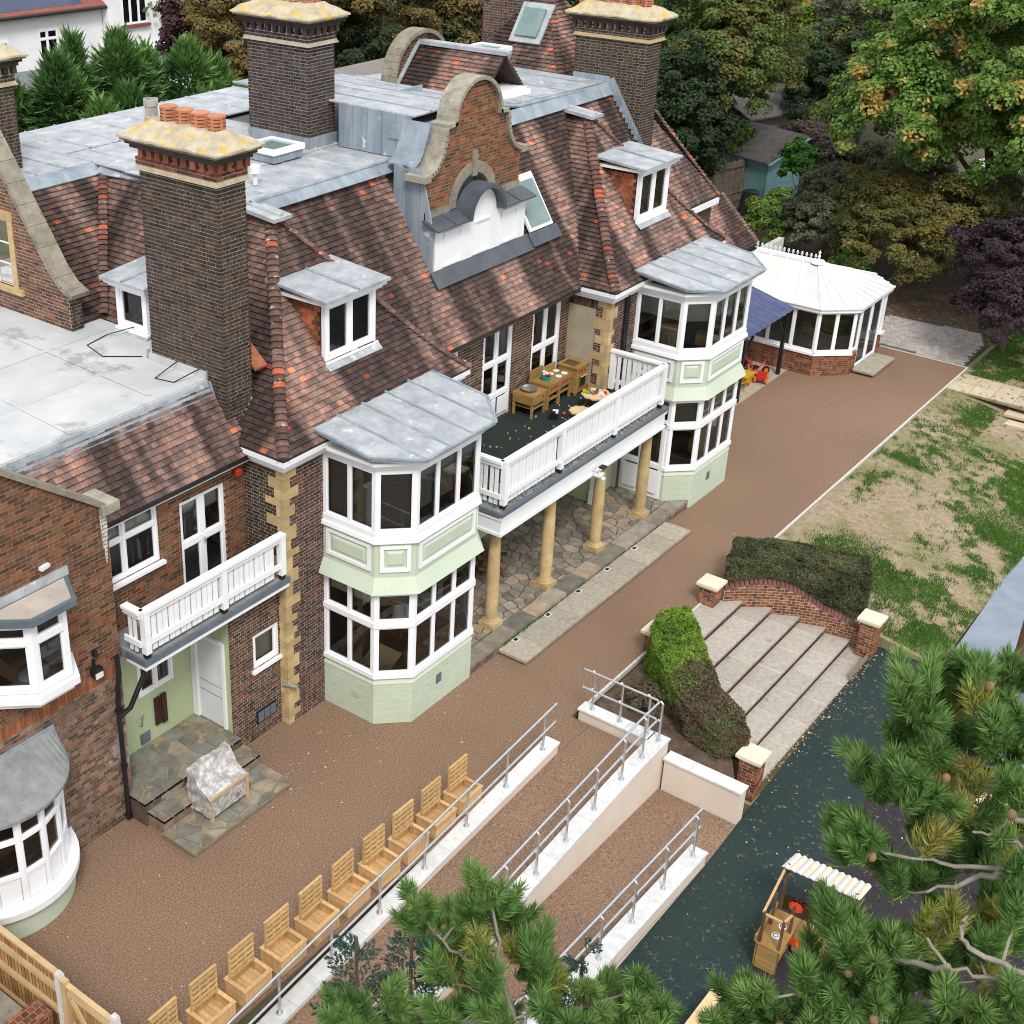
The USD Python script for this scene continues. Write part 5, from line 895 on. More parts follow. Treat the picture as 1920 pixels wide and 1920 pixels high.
obj(ob, 'roof', B().prism(pr_, 5.62, 5.74), 'slate_trim'); obj(ob, 'roof_top', B().prism(pr_.buffer(-.08), 5.742, 5.76), 'sand_felt'); obj(ob, 'lead_flashing', B().par((-8.5, 2.30, 5.75), (1.95, 0, 0), (0, .026, .16), (0, -.02, 0)), 'lead')
obj(ob, 'window_seat', B().prism(pg.buffer(-.06), 4.24, 4.28), 'interior_pale'); room(ob, V(-8.25, 2.53, 3.9), X, -Y, 1.45, 1.9, 2.0); obj(ob, 'cushion', B().mesh(trimesh.creation.icosphere(3, .22).apply_scale((1.3, .8, .6)).apply_translation((-7.6, 2.1, 4.4))), 'lead_blue', smooth=True); obj(ob, 'cushion', B().mesh(trimesh.creation.icosphere(3, .2).apply_scale((1.2, .8, .6)).apply_translation((-7.05, 2.2, 4.4))), 'blind_beige', smooth=True)
# ground floor bow
bw = group_part(HB, 'bow_window', label='curved white bow window under a lead hood on the left wing')
cx, cy, R_ = -8.5, 2.62, 1.28; an = np.radians(np.linspace(190, 348, 8)); pts = [V(cx + R_ * math.cos(a), min(cy + R_ * .98 * math.sin(a), 2.325), 0) for a in an]
for i in range(7):
    a, c = pts[i], pts[i + 1]; u = unit(c - a); n = unit(np.cross(u, Z3)); w = np.linalg.norm(c - a)
    glaze(bw, a + Z3 * .66, u, n, w, 1.82, ys=(.62, 1.36), fr=.055, mu=.07, dep=.08, inner=.02, part='window_frame')
    obj(bw, 'white_panel', B().par(a + u * .06 + Z3 * .72 - n * .02, u * (w - .12), -n * .02, Z3 * .50), 'white_upvc')
def bowp(d): return Polygon([(cx + (R_ + d) * math.cos(a), min(cy + (R_ + d) * .98 * math.sin(a), 2.325)) for a in np.radians(np.linspace(186, 352, 24))])
obj(bw, 'sill', B().prism(bowp(.16), .52, .655), 'white_paint'); obj(bw, 'base_wall', B().prism(bowp(.04), 0, .518), 'green_paint')
hd = B(); ins = bowp(.16); oc = np.array(ins.exterior.coords)[:-1]
for i in range(len(oc) - 1):
    a, c = oc[i], oc[i + 1]; f_ = lambda q: V(cx + (q[0] - cx) * .92, 2.32, 2.92)
    hd.add([(a[0], a[1], 2.50), (c[0], c[1], 2.50), f_(c), f_(a), (a[0], a[1], 2.56), (c[0], c[1], 2.56), f_(c) + Z3 * .06, f_(a) + Z3 * .06], [[0, 1, 2, 3], [4, 5, 6, 7], [0, 1, 5, 4]])
obj(bw, 'lead_hood', hd, 'deck_felt'); obj(bw, 'lead_flashing', B().par((-9.8, 2.29, 2.62), (2.66, 0, 0), (0, .03, .0), (0, 0, .36)), 'lead_blue') if False else None
obj(bw, 'lead_flashing', B().bx(-9.75, 2.29, 2.9, -7.2, 2.322, 3.02), 'lead_blue'); room(bw, V(-9.4, 2.53, .62), X, -Y, 1.95, 1.95, 2.0); obj(bw, 'bow_floor', B().prism(bowp(-.1), .62, .65), 'interior_floor')
obj(bw, 'books', B().cb((-8.1, 1.75, 1.0), (.5, .35, .04), .4).cb((-8.5, 1.7, 1.02), (.4, .3, .04), -.2).cb((-7.8, 2.0, 1.02), (.4, .3, .04), .9), 'timber_pale')
fl_ = obj(HB, 'floodlight', B().cb((-6.22, 2.24, 3.62), (.2, .12, .16)).bx(-6.24, 2.28, 3.55, -6.20, 2.33, 3.85), 'black_paint'); obj(fl_, 'lamp', B().cb((-6.22, 2.17, 3.57), (.16, .02, .1)), 'plastic_white')
obj(HB, 'sensor', B().cb((-6.2, 2.28, 3.98), (.07, .08, .12)), 'black_paint'); obj(HB, 'bulkhead_lamp', B().cb((-7.02, 2.28, 6.1), (.2, .08, .06), .2), 'plastic_white'); obj(HB, 'alarm_box', B().lathe([(0, -.1), (.09, -.1), (.1, 0), (.07, .06), (0, .08)], (-1.95, 2.86, 5.72), 12), 'plastic_red')
obj(HB, 'efflorescence', B().bx(-5.74, 2.312, 5.95, -5.64, 2.322, 6.5), 'mortar_white') if False else None
# ---------------------------------------------------------------- ground
LZ = -0.90
def single_struct(name, b, m, **k): p = obj('/World', name, b, m, **k); cd(stage.GetPrimAtPath(p), kind='structure'); return p
g = B()
g.quad((-300, -2.5, -.06), (500, -2.5, -.06), (500, 700, -.06), (-300, 700, -.06)); g.quad((-300, -300, -.99), (500, -300, -.99), (500, -2.5, -.99), (-300, -2.5, -.99)); g.quad((-300, -2.5, -.99), (500, -2.5, -.99), (500, -2.5, -.06), (-300, -2.5, -.06))
single_struct('ground', g, 'ground_earth')
terr = Polygon([(-14, -2.6), (1.2, -2.6), (1.2, -2.92), (2.3, -2.92), (2.3, -2.47), (27.25, -2.47), (27.32, 0.45), (26.9, 3.5), (-14, 3.5)])
single_struct('terrace', B().prism(terr, -.05, 0.0), 'resin_gravel')
ed = B().bx(2.72, -2.53, -.1, 27.3, -2.472, .015); single_struct('terrace_edging', ed, 'kerb'); single_struct('terrace_edging', B().bar((27.28, -2.47, -.02), (27.36, .5, -.02), .06, .07), 'kerb')
# block paving and soil beyond the terrace
pv = Polygon([(27.4, -2.35), (29.7, -2.3), (30.9, -1.9), (30.7, 1.5), (27.45, 1.4)])
pp_ = single_struct('block_paving', B().prism(pv, -.05, -.012), 'joint_dark')
bb = []
for i in range(18):
    for j in range(24):
        a, c = 27.42 + .2 * i, -2.34 + .165 * j + (.08 if i % 2 else 0); q = sbox(a + .004, c + .004, a + .196, c + .158)
        if pv.contains(q): bb.append(B().bx(a + .004, c + .004, -.02, a + .196, c + .158, .006 + rng.uniform(-.003, .003)).arr())
lay(pp_, bb, 'paver', 'pavers', 'block_paver', 120)
so = Polygon([(30.2, -3.0), (40, -4), (44, 14), (26, 14), (27.5, 1.5), (30.8, 1.55), (31, -1.9)]); single_struct('leaf_litter_soil', B().prism(so, -.055, -.035), 'soil')
# flagged path and steps at the far right
fp_ = single_struct('flagged_path', B().prism(Polygon([(25.2, -2.55), (26.75, -2.55), (26.7, -5.3), (25.0, -5.3)]), -.09, -.025), 'joint_ochre')
for i in range(2):
    for j in range(4): obj(fp_, 'flagstone', B().bx(25.15 + .78 * i, -3.2 - .68 * j, -.05, 25.15 + .78 * i + .76, -3.2 - .68 * j + .66, -.01 + rng.uniform(-.004, .004)), 'beige_paver')
gs = thing('garden_steps', 'flight of beige slab steps going down from the flagged path at the right edge', 'steps', (25.2, -5.2, -.6))
for k in range(6): obj(gs, 'step', B().bx(24.75 - .42 * k - .05, -6.6, -.14 - .15 * (k + 1), 24.75 - .42 * k + .40, -4.5 - .13 * k, -.08 - .15 * (k + 1) + .02), 'beige_paver'); obj(gs, 'riser', B().bx(24.75 - .42 * k + .30, -6.6, -.30 - .15 * (k + 1), 24.75 - .42 * k + .44, -4.5 - .13 * k, -.15 - .15 * (k + 1)), 'riser')
# lawn: a bank that falls from the terrace edge to the blue path
def bank(x, y): t = np.clip((-2.53 - y) / 4.9, 0, 1); k = np.clip((12.5 - x) / 2.2, 0, 1); return -.02 - .87 * (t ** 1.15) - k * np.clip(t - .35, 0, 1) * .45 * np.clip(1.6 - 1.6 * t, 0, 1)
lx, ly = np.meshgrid(np.linspace(8.3, 30.5, 90), np.linspace(-7.45, -2.54, 26)); lz = bank(lx, ly) + .03 * NZ(np.stack([lx, ly, 0 * lx], -1).reshape(-1, 3) * .7).reshape(lx.shape)
lx2 = np.where(lx < 10.6, np.maximum(lx, 8.7 + 1.75 * np.clip((-2.6 - ly) / 1.8, 0, 1)), lx)
n_, m_ = lx.shape; F_ = [[i * m_ + j, i * m_ + j + 1, (i + 1) * m_ + j + 1, (i + 1) * m_ + j] for i in range(n_ - 1) for j in range(m_ - 1)]
lawn = B().add(np.stack([lx2, ly, lz], -1).reshape(-1, 3), F_); lawn.quad((10.44, -2.6, -.05), (10.44, -7.45, -.86), (10.44, -7.45, -1.1), (10.44, -2.6, -1.1)).quad((8.6, -6.08, -.64), (10.5, -6.08, -.66), (10.5, -6.08, -1.1), (8.6, -6.08, -1.1)); single_struct('lawn', lawn, 'dry_lawn', smooth=True)
lw2 = Polygon([(25.4, -2.4), (30, -2.45), (30.4, -3), (34, -4), (34, -8), (26.8, -8), (26.8, -2.6)]); single_struct('lawn', B().prism(lw2, -.055, -.03), 'dry_lawn')
def blades(pts, h, w, seed, lean=.5):
    r = np.random.default_rng(seed); n = len(pts); a = r.uniform(0, 2 * PI, n); d = np.stack([np.cos(a), np.sin(a), 0 * a], 1); l = np.stack([np.cos(a + 1.57), np.sin(a + 1.57), 0 * a], 1) * r.uniform(0.1, lean, n)[:, None]
    hh = (h * r.uniform(.6, 1.3, n))[:, None]; v = np.stack([pts - d * w, pts + d * w, pts + l * hh + V(0, 0, 1) * hh], 1).reshape(-1, 3); return v, np.arange(3 * n).reshape(-1, 3), np.repeat(r.random(n), 3)
gp_ = np.stack([rng.uniform(9.0, 33, 260000), rng.uniform(-7.45, -2.6, 260000)], 1)
nz = NZ(np.c_[gp_ * .45, 0 * gp_[:, 0]]) * .55 + NZ(np.c_[gp_ * 1.3, 0 * gp_[:, 0] + 4]) * .45 + NZ(np.c_[gp_ * 4.5, 0 * gp_[:, 0] + 9]) * .40
edge = np.where(gp_[:, 1] < -6.3, .28, 0) + np.where((gp_[:, 0] > 18) & (gp_[:, 1] < -3.6) & (gp_[:, 0] < 22), .12, 0) + np.where(gp_[:, 0] > 25.3, .35, 0) + np.where((gp_[:, 0] > 22.5) & (gp_[:, 1] > -3.9), .2, 0) - np.where((gp_[:, 1] > -2.95), .25, 0)
k = (rng.random(len(gp_)) < 1 / (1 + np.exp(-(nz + edge - .22) * 7))) & ~((gp_[:, 0] < 10.62) & (gp_[:, 1] < -5.7)) & ~(gp_[:, 0] < 10.3) & ~((gp_[:, 0] > 24.9) & (gp_[:, 0] < 26.8) & (gp_[:, 1] > -5.4)) & ~((gp_[:, 0] < 10.7) & (gp_[:, 1] > -5.0)) & ~((gp_[:, 0] > 22.2) & (gp_[:, 0] < 25.2) & (gp_[:, 1] < -4.4))
gp_ = gp_[k][:85000]; gz = np.where(gp_[:, 0] > 26.8, -.03, bank(gp_[:, 0], gp_[:, 1])); single('grass', B().add(*blades(np.c_[gp_, gz], .075, .014, 5)), 'grass_blade', 'patchy green grass growing in tufts over the dry bank', 'grass', kind='stuff')
# playground: green and dark rubber, blue path
single_struct('playground', B().prism(Polygon([(-13, -16), (10.5, -16), (10.5, -6.06), (2.4, -6.28), (2.4, -5.6), (-13, -5.6)]), LZ - .05, LZ + .004), 'rubber_green')
single_struct('playground_mulch', B().prism(Polygon([(-13, -8.22), (-2, -8.2), (5.0, -7.95), (7.6, -8.4), (7.8, -16), (-13, -16)]), LZ + .0045, LZ + .009), 'rubber_dark')
single_struct('blue_path', B().prism(Polygon([(10.5, -7.55), (31, -7.0), (31, -9.2), (12.5, -9.3), (10.6, -11), (10.6, -16), (7.9, -16), (7.9, -9.5)]), LZ - .04, LZ + .013), 'path_blue')
single_struct('road_play_track', B().prism(Polygon([(12.6, -9.32), (31, -9.22), (31, -14), (11, -14), (10.9, -11)]), LZ - .03, LZ + .012), 'asphalt')
tl_ = B(); ps = [V(12.3 + 1.6 * math.cos(a), -10.2 + 1.4 * math.sin(a), LZ + .02) for a in np.linspace(1.2, 4.2, 14)]
for a, c in zip(ps[:-1], ps[1:]): tl_.bar(a, c, .09, .006)
single_struct('track_line', tl_, 'white_paint'); single_struct('playground_edging', B().bx(10.46, -7.55, LZ - .1, 10.52, -6.2, LZ + .03), 'kerb')
single_struct('planting_bed', B().prism(Polygon([(2.72, -2.54), (5.5, -2.54), (5.3, -3.2), (4.2, -4.4), (3.4, -5.6), (2.72, -6.0)]), -.98, -.12), 'soil')
def litter(n, pts, s, seed):
    r = np.random.default_rng(seed); b = B(); q = []
    for p in pts: a = r.uniform(0, 6.28); d = V(math.cos(a), math.sin(a), r.uniform(-.2, .2)) * s * r.uniform(.6, 1.4); e = V(-math.sin(a), math.cos(a), r.uniform(-.3, .3)) * s * r.uniform(.4, .9); c = np.asarray(p) + V(0, 0, .012); b.add([c - d, c + e + Z3 * .006, c + d, c - e], [[0, 1, 2, 3]])
    return b
r_ = np.random.default_rng(21)
pts = [(r_.uniform(-9, 26), r_.uniform(-2.4, 0.1), .002) for _ in range(100)] + [(r_.normal(-2.4, .9), r_.normal(.7, .5), .002) for _ in range(45)] + [(r_.uniform(-9, -.8), r_.uniform(-2, 1.0), .002) for _ in range(50)]
pts = [p for p in pts if terr.contains(Point(p[:2])) and not (-.7 < p[0] < 2.7 and p[1] > -.1) and not (3 < p[0] < 11.2 and p[1] > -.8) and not (11.5 < p[0] < 15 and p[1] > -.1)]
single('fallen_leaves', litter(0, pts, .026, 3), 'litter', 'pale fallen leaves scattered over the brown terrace', 'leaves', kind='stuff')
pts = [(r_.uniform(4.0, 10.2), -6.05 - abs(r_.normal(0, .14)), LZ + .01) for _ in range(200)] + [(r_.uniform(-4, 10), r_.uniform(-11, -6.4), LZ + .012) for _ in range(90)] + [(r_.uniform(0, 2.3), r_.uniform(-5.9, -4.7), LZ + .02) for _ in range(30)]
single('fallen_leaves', litter(0, pts, .024, 4), 'litter', 'pink and pale leaves along the foot of the broad steps', 'leaves', kind='stuff')
b = B()
for _ in range(1500):
    x, y, a = r_.uniform(-4, 10), r_.uniform(-12, -6.3), r_.uniform(0, 6.28); p = V(x, y, LZ + .016)
    for s in range(3): aa = a + r_.uniform(-1.1, 1.1); b.add([p, p + V(math.cos(aa), math.sin(aa), .1) * r_.uniform(.06, .13), p + V(math.cos(aa + .12), math.sin(aa + .12), 0.05) * .05], [[0, 1, 2]])
single('pine_needles', b, 'needle_litter', 'dropped brown pine needles strewn over the rubber playground', 'needles', kind='stuff')
pts = [(r_.uniform(22, 33), r_.uniform(-7, -2.6), 0) for _ in range(500)]; pts = [(x, y, (bank(x, y) if x < 25 else -.02) + .03) for x, y, _ in pts] + [(r_.uniform(29.5, 38), r_.uniform(-3, 7), -.03) for _ in range(1200)]
single('fallen_leaves', litter(0, pts, .06, 5), 'litter_brown', 'brown autumn leaves lying under the trees past the paving', 'leaves', kind='stuff')
# ---------------------------------------------------------------- veranda and slab steps
def crazy(parent, poly, z, n, seed, m, th=.02, nm='flagstone', grow=.016):
    from scipy.spatial import Voronoi
    r = np.random.default_rng(seed); x0, y0, x1, y1 = poly.bounds; P_ = []
    cell = math.sqrt((x1 - x0) * (y1 - y0) / n)
    for i in range(int((x1 - x0) / cell) + 2):
        for j in range(int((y1 - y0) / cell) + 2): P_.append((x0 + (i + r.uniform(-.42, .42)) * cell, y0 + (j + r.uniform(-.42, .42)) * cell))
    P_ += [(x0 - 20, y0 - 20), (x1 + 20, y0 - 20), (x0 - 20, y1 + 20), (x1 + 20, y1 + 20)]; vo = Voronoi(np.array(P_))
    for reg in vo.point_region:
        q = vo.regions[reg]
        if -1 in q or len(q) < 3: continue
        gq = Polygon(vo.vertices[q]).intersection(poly).buffer(-grow)
        if gq.geom_type == 'Polygon' and gq.area > .006: obj(parent, nm, B().prism(gq.simplify(.008), z - th, z + r.uniform(-.004, .004)), m)
ve = single_struct('veranda', B().bx(2.3, .04, -.05, 12.25, 3.1, .235), 'joint_dark')
crazy(ve, sbox(2.3, .45, 12.2, 3.08), .252, 285, 5, 'flagstone')
x = 2.0
while x < 12.1:
    w = rng.uniform(.6, 1.25); obj(ve, 'edge_stone', B().bx(x, .02, .17, min(x + w, 12.2) - .012, .44 + rng.uniform(-.03, .03), .254 + rng.uniform(-.003, .003)), 'flagstone'); x += w
lay(ve, bricks(sbox(2.0, -.02, 12.2, .165), V(0, .04, 0), X, Z3, -Y, seed=8, proud=.012), 'edge_brick', 'edge_brickwork', 'brick_base', 0)
sl = thing('slab_step', 'long low step of concrete slabs along the front of the veranda', 'step', (7.1, -.35, 0))
for k in range(10): obj(sl, 'slab', B().bx(3.22 + .776 * k, -.72, .055, 3.22 + .776 * (k + 1) - .008, .015, .125 + rng.uniform(-.003, .003)), 'concrete_slab')
obj(sl, 'base', B().bx(3.28, -.66, -.02, 10.92, .0, .054), 'concrete_slab')
for k in range(5): obj(sl, 'drain_gully', B().bx(3.7 + 1.35 * k, -.13, .1, 3.9 + 1.35 * k, .01, .129), 'kerb'); obj(sl, 'gully_grate', B().bx(3.74 + 1.35 * k, -.10, .129, 3.86 + 1.35 * k, -.02, .131), 'plastic_black')
wd = [(3.4 + abs(r_.normal(0, 2.2)), .02 + r_.normal(0, .02), .125) for _ in range(260)]; single('weeds', B().add(*blades(np.array(wd), .09, .012, 9)), 'grass_blade', 'small green weeds in the joint behind the slab step', 'weeds', kind='stuff')
# left entrance platform: three tiers of flags
pf = thing('entrance_steps', 'three tier stone flagged steps before the left entrance', 'steps', (-4.4, 1.8, 0))
for k, (x0, x1, y0, y1, z) in enumerate(((-5.78, -3.08, .52, 1.40, .12), (-5.70, -3.10, 1.38, 1.86, .34), (-5.76, -3.16, 1.82, 3.14, .55))):
    obj(pf, 'tier', B().bx(x0 + .03, y0 + .03, -.02, x1 - .03, y1, z - .065), 'brick_base' if k else 'slate_flag'); obj(pf, 'tier_bed', B().bx(x0 + .012, y0 + .012, z - .06, x1 - .012, y1, z - .012), 'joint_ochre')
    crazy(pf, sbox(x0, y0, x1, y1), z, (16, 9, 26)[k], 40 + k, 'slate_flag', th=.055, grow=.012 if k else .02)
# ---------------------------------------------------------------- ramp walls
def zA(x): return .27 - (1.1 - x) * .083 if x < 1.1 else .27
single_struct('upper_ramp', B().add([(-14, -2.62, -1.02), (1.2, -2.62, .001), (1.2, -4.3, .001), (-14, -4.3, -1.02)], [[0, 3, 2, 1]]).add([(1.2, -2.93, .0012), (2.3, -2.93, .0012), (2.3, -4.3, .0012), (1.2, -4.3, .0012)], [[0, 3, 2, 1]]), 'resin_gravel')
single_struct('lower_ramp', B().add([(-14, -4.5, LZ + .60), (2.42, -4.5, LZ + .0145), (2.42, -5.95, LZ + .0145), (.9, -6.33, LZ + .016), (-14, -6.33, LZ + .60)], [[0, 4, 3, 2, 1]] if False else [[0, 4, 3], [0, 3, 2], [0, 2, 1]]).add([(2.42, -5.95, LZ + .0145), (2.42, -6.28, LZ + .0145), (.9, -6.33, LZ + .016)], [[0, 2, 1]]), 'resin_gravel')
def ramp_wall(name, lab, a, c, t, zf, zb, step=.62, cop=.045, ov=.03, body='cream_render'):
    """rendered wall from a to c (centre line) with sloping coping stones on top"""
    a, c = V(*a, 0), V(*c, 0); u = unit(c - a); n = V(-u[1], u[0], 0); w = np.linalg.norm(c - a)
    w_ = thing(name, lab, 'wall', (*(a + c)[:2] / 2, zb)); N = 12; b = B()
    for i in range(N):
        p, q = a + u * w * i / N, a + u * w * (i + 1) / N; zp, zq = zf(p) - cop, zf(q) - cop
        b.add([p - n * t / 2 + Z3 * zb, q - n * t / 2 + Z3 * zb, q + n * t / 2 + Z3 * zb, p + n * t / 2 + Z3 * zb, p - n * t / 2 + Z3 * zp, q - n * t / 2 + Z3 * zq, q + n * t / 2 + Z3 * zq, p + n * t / 2 + Z3 * zp], [[0, 3, 2, 1], [4, 5, 6, 7], [0, 1, 5, 4], [2, 3, 7, 6]] + ([[3, 0, 4, 7]] if i == 0 else []) + ([[1, 2, 6, 5]] if i == N - 1 else []))
    obj(w_, 'wall_body', b, body); k, s = int(math.ceil(w / step)), w / math.ceil(w / step)
    for i in range(k):
        p, q = a + u * (s * i + .003), a + u * (s * (i + 1) - .003)
        if i == 0: p = p - u * ov
        if i == k - 1: q = q + u * ov
        v = [x + n * d + Z3 * (zf(x) + e) for e in (-cop + .001, 0) for x, d in ((p, -t / 2 - ov), (q, -t / 2 - ov), (q, t / 2 + ov), (p, t / 2 + ov))]; obj(w_, 'coping_stone', B().add(v, [[0, 3, 2, 1], [4, 5, 6, 7], [0, 1, 5, 4], [1, 2, 6, 5], [2, 3, 7, 6], [3, 0, 4, 7]]), 'coping_white')
    return w_
zAp = lambda p: zA(p[0]); zB = lambda p: .27 - max(0, 1.6 - p[0]) * .083
ramp_wall('ramp_wall', 'long low cream wall between the planters and the upper ramp', (-13.5, -2.76), (1.08, -2.76), .27, zAp, -1.05)
ramp_wall('ramp_wall', 'tall cream wall between the upper and the lower ramp', (-13.5, -4.40), (2.62, -4.40), .30, zB, -1.0)
ramp_wall('ramp_wall', 'short cream end wall across the top of the upper ramp', (2.47, -2.62), (2.47, -4.215), .27, lambda p: .27, -.2)
ramp_wall('ramp_wall', 'low cream wall between the lower ramp and the green playground', (-13.5, -6.17), (.98, -6.17), .30, lambda p: -.56 + max(0, .98 - p[0]) * .045, -1.0)
ramp_wall('ramp_wall', 'cream retaining wall running from the ramp to the brick pillar', (2.57, -4.60), (2.57, -6.26), .27, lambda p: -.09, -1.0)
# railings
def railing(name, lab, base_pts, up, runs, h=.95, mid=.5, off=V(0, 0, 0)):
    b0 = np.asarray(base_pts[0]); p = thing(name, lab, 'railing', b0)
    for q in base_pts:
        q = np.asarray(q, float); d = obj(p, 'post', B().tube([q, q + Z3 * (h - .05)], .024, 10), 'galv_steel', smooth=50); obj(d, 'flange', B().lathe([(.06, 0), (.06, .012), (.035, .015), (.033, .05), (0.02, .05)], q, 12), 'galv_steel', smooth=40)
        for z in (mid, h): obj(d, 'rail_bracket', B().tube([q + Z3 * (z - .05), q + Z3 * (z - .02) + off * .5, q + off + Z3 * z], .022, 8), 'galv_steel', smooth=50)
    for r in runs: obj(p, 'handrail', B().tube(r, .024, 10), 'galv_steel', smooth=50)
    return p
offA = V(0, -.05, 0)
bA = [(x, -2.76, zA(x)) for x in np.arange(.72, -13, -1.30)]
def loop(pts, off, h=.95, mid=.5, cap=True):
    t = [np.asarray(p) + off + Z3 * h for p in pts]; m = [np.asarray(p) + off + Z3 * mid for p in pts]; return t + m[::-1] if cap else t
endA = (1.03, -2.76, zA(1.03)); lineA = [(-13.2, -2.76, zA(-13.2)), endA]
railing('railing', 'galvanised handrail on the low wall beside the planters', bA, 0, [[V(*lineA[0]) + offA + Z3 * .95, V(*endA) + offA + Z3 * .95, V(*endA) + offA + Z3 * .5, V(*lineA[0]) + offA + Z3 * .5]], off=offA)
offB = V(0, .06, 0); zb = lambda x: .27 - max(0, 1.6 - x) * .083
bB = [(x, -4.42, zb(x)) for x in (2.42, 1.75, .95, -.05, -1.05, -2.05, -3.05, -4.1, -5.1, -6.1, -7.1, -8.1, -9.2, -10.3)] + [(2.47, -2.85, .27), (2.47, -3.5, .27), (2.47, -4.12, .27)]
run = lambda h: [V(-13, -4.36, zb(-13) + h), V(1.6, -4.36, .27 + h), V(2.36, -4.36, .27 + h), V(2.41, -4.30, .27 + h), V(2.41, -2.62, .27 + h)]
railing('railing', 'galvanised handrail along the tall ramp wall with an angled return', bB, 0, [run(.95) + run(.5)[::-1]], off=offB)
zc_ = lambda x: -.56 + max(0, .98 - x) * .045
railing('railing', 'galvanised handrail on the lowest wall beside the playground', [(x, -6.17, zc_(x)) for x in (.72, -.45, -1.6, -2.75, -3.9, -5.05, -6.2, -7.4)], 0, [[V(-12, -6.11, zc_(-12) + .95), V(.98, -6.11, zc_(.98) + .95), V(.98, -6.11, zc_(.98) + .5), V(-12, -6.11, zc_(-12) + .5)]], off=offB)
# ---------------------------------------------------------------- broad fanned steps with curved brick walls and pillars
def wx(y, s):
    """inner face of the curved side walls"""
    t = np.clip((-2.7 - y) / 3.2, 0, 1); return 6.95 + s * (1.35 + 1.72 * math.sin(t * PI / 2) ** .8)
st = thing('broad_steps', 'wide fanned garden steps of pale concrete slabs', 'steps', (6.95, -4.4, LZ)); ys = [-2.50, -3.20, -3.78, -4.36, -4.94, -5.51, -6.06]
for k in range(6):
    z = -.004 - .178 * k; ya, yb = ys[k], ys[k + 1]
    la, lb, ra, rb = wx(ya, -1), wx(yb, -1), wx(ya, 1), wx(yb, 1); nn = 6 + k // 2
    obj(st, 'riser', B().add([(la, ya, z - .2), (lb, yb + .03, z - .2), (rb, yb + .03, z - .2), (ra, ya, z - .2), (la, ya, z - .05), (lb, yb + .03, z - .05), (rb, yb + .03, z - .05), (ra, ya, z - .05)], [[0, 3, 2, 1], [4, 5, 6, 7], [0, 1, 5, 4], [1, 2, 6, 5], [2, 3, 7, 6], [3, 0, 4, 7]]), 'riser')
    obj(st, 'joint', B().add([(la, ya, z - .048), (lb, yb + .004, z - .048), (rb, yb + .004, z - .048), (ra, ya, z - .048), (la, ya, z - .005), (lb, yb + .004, z - .005), (rb, yb + .004, z - .005), (ra, ya, z - .005)], [[0, 3, 2, 1], [4, 5, 6, 7], [0, 1, 5, 4], [1, 2, 6, 5], [2, 3, 7, 6], [3, 0, 4, 7]]), 'step_joint')
    xm_ = [4.1 + .98 * j + (.35 if k % 2 else 0) for j in range(-1, 9)]; tr = Polygon([(la, ya - .003), (ra, ya - .003), (rb, yb - .012), (lb, yb - .012)])
    for a, c in zip(xm_[:-1], xm_[1:]):
        q = tr.intersection(sbox(a + .016, yb - 1, c - .016, ya + 1))
        if q.geom_type == 'Polygon' and q.area > .01: obj(st, 'slab', B().prism(q, z - .05, z + rng.uniform(-.003, .004)), 'step_slab')
def pillar(x, y, z0, z1, lab):
    p = thing('brick_pillar', lab, 'pillar', (x, y, z0)); s = .19; obj(p, 'core', B().bx(x - s, y - s, z0 - .1, x + s, y + s, z1), 'mortar_pale')
    l = bricks(sbox(-s, 0, s, z1 - z0), V(x, y - s, z0), X, Z3, -Y, seed=3, bond='stretcher') + bricks(sbox(-s, 0, s, z1 - z0), V(x - s, y, z0), Y, Z3, -X, seed=4, bond='stretcher') + bricks(sbox(-s, 0, s, z1 - z0), V(x, y + s, z0), X, Z3, Y, seed=5, bond='stretcher') + bricks(sbox(-s, 0, s, z1 - z0), V(x + s, y, z0), Y, Z3, X, seed=6, bond='stretcher')
    lay(p, l, 'brick', 'brickwork', 'brick_step', len(l)); obj(p, 'cap_bed', B().bx(x - .225, y - .225, z1, x + .225, y + .225, z1 + .05), 'pillar_cap'); obj(p, 'cap', B().bx(x - .27, y - .27, z1 + .051, x + .27, y + .27, z1 + .12), 'pillar_cap')
pillar(8.28, -2.62, -.02, .46, 'brick pillar at the head of the broad steps, beside the clipped hedge'); pillar(9.93, -5.95, LZ, .02, 'brick pillar at the foot of the broad steps, by the lawn'); pillar(3.45, -6.02, LZ, .03, 'brick pillar next to the cream retaining wall'); pillar(5.62, -2.62, -.02, .46, 'brick pillar hidden behind the bright green hedge')
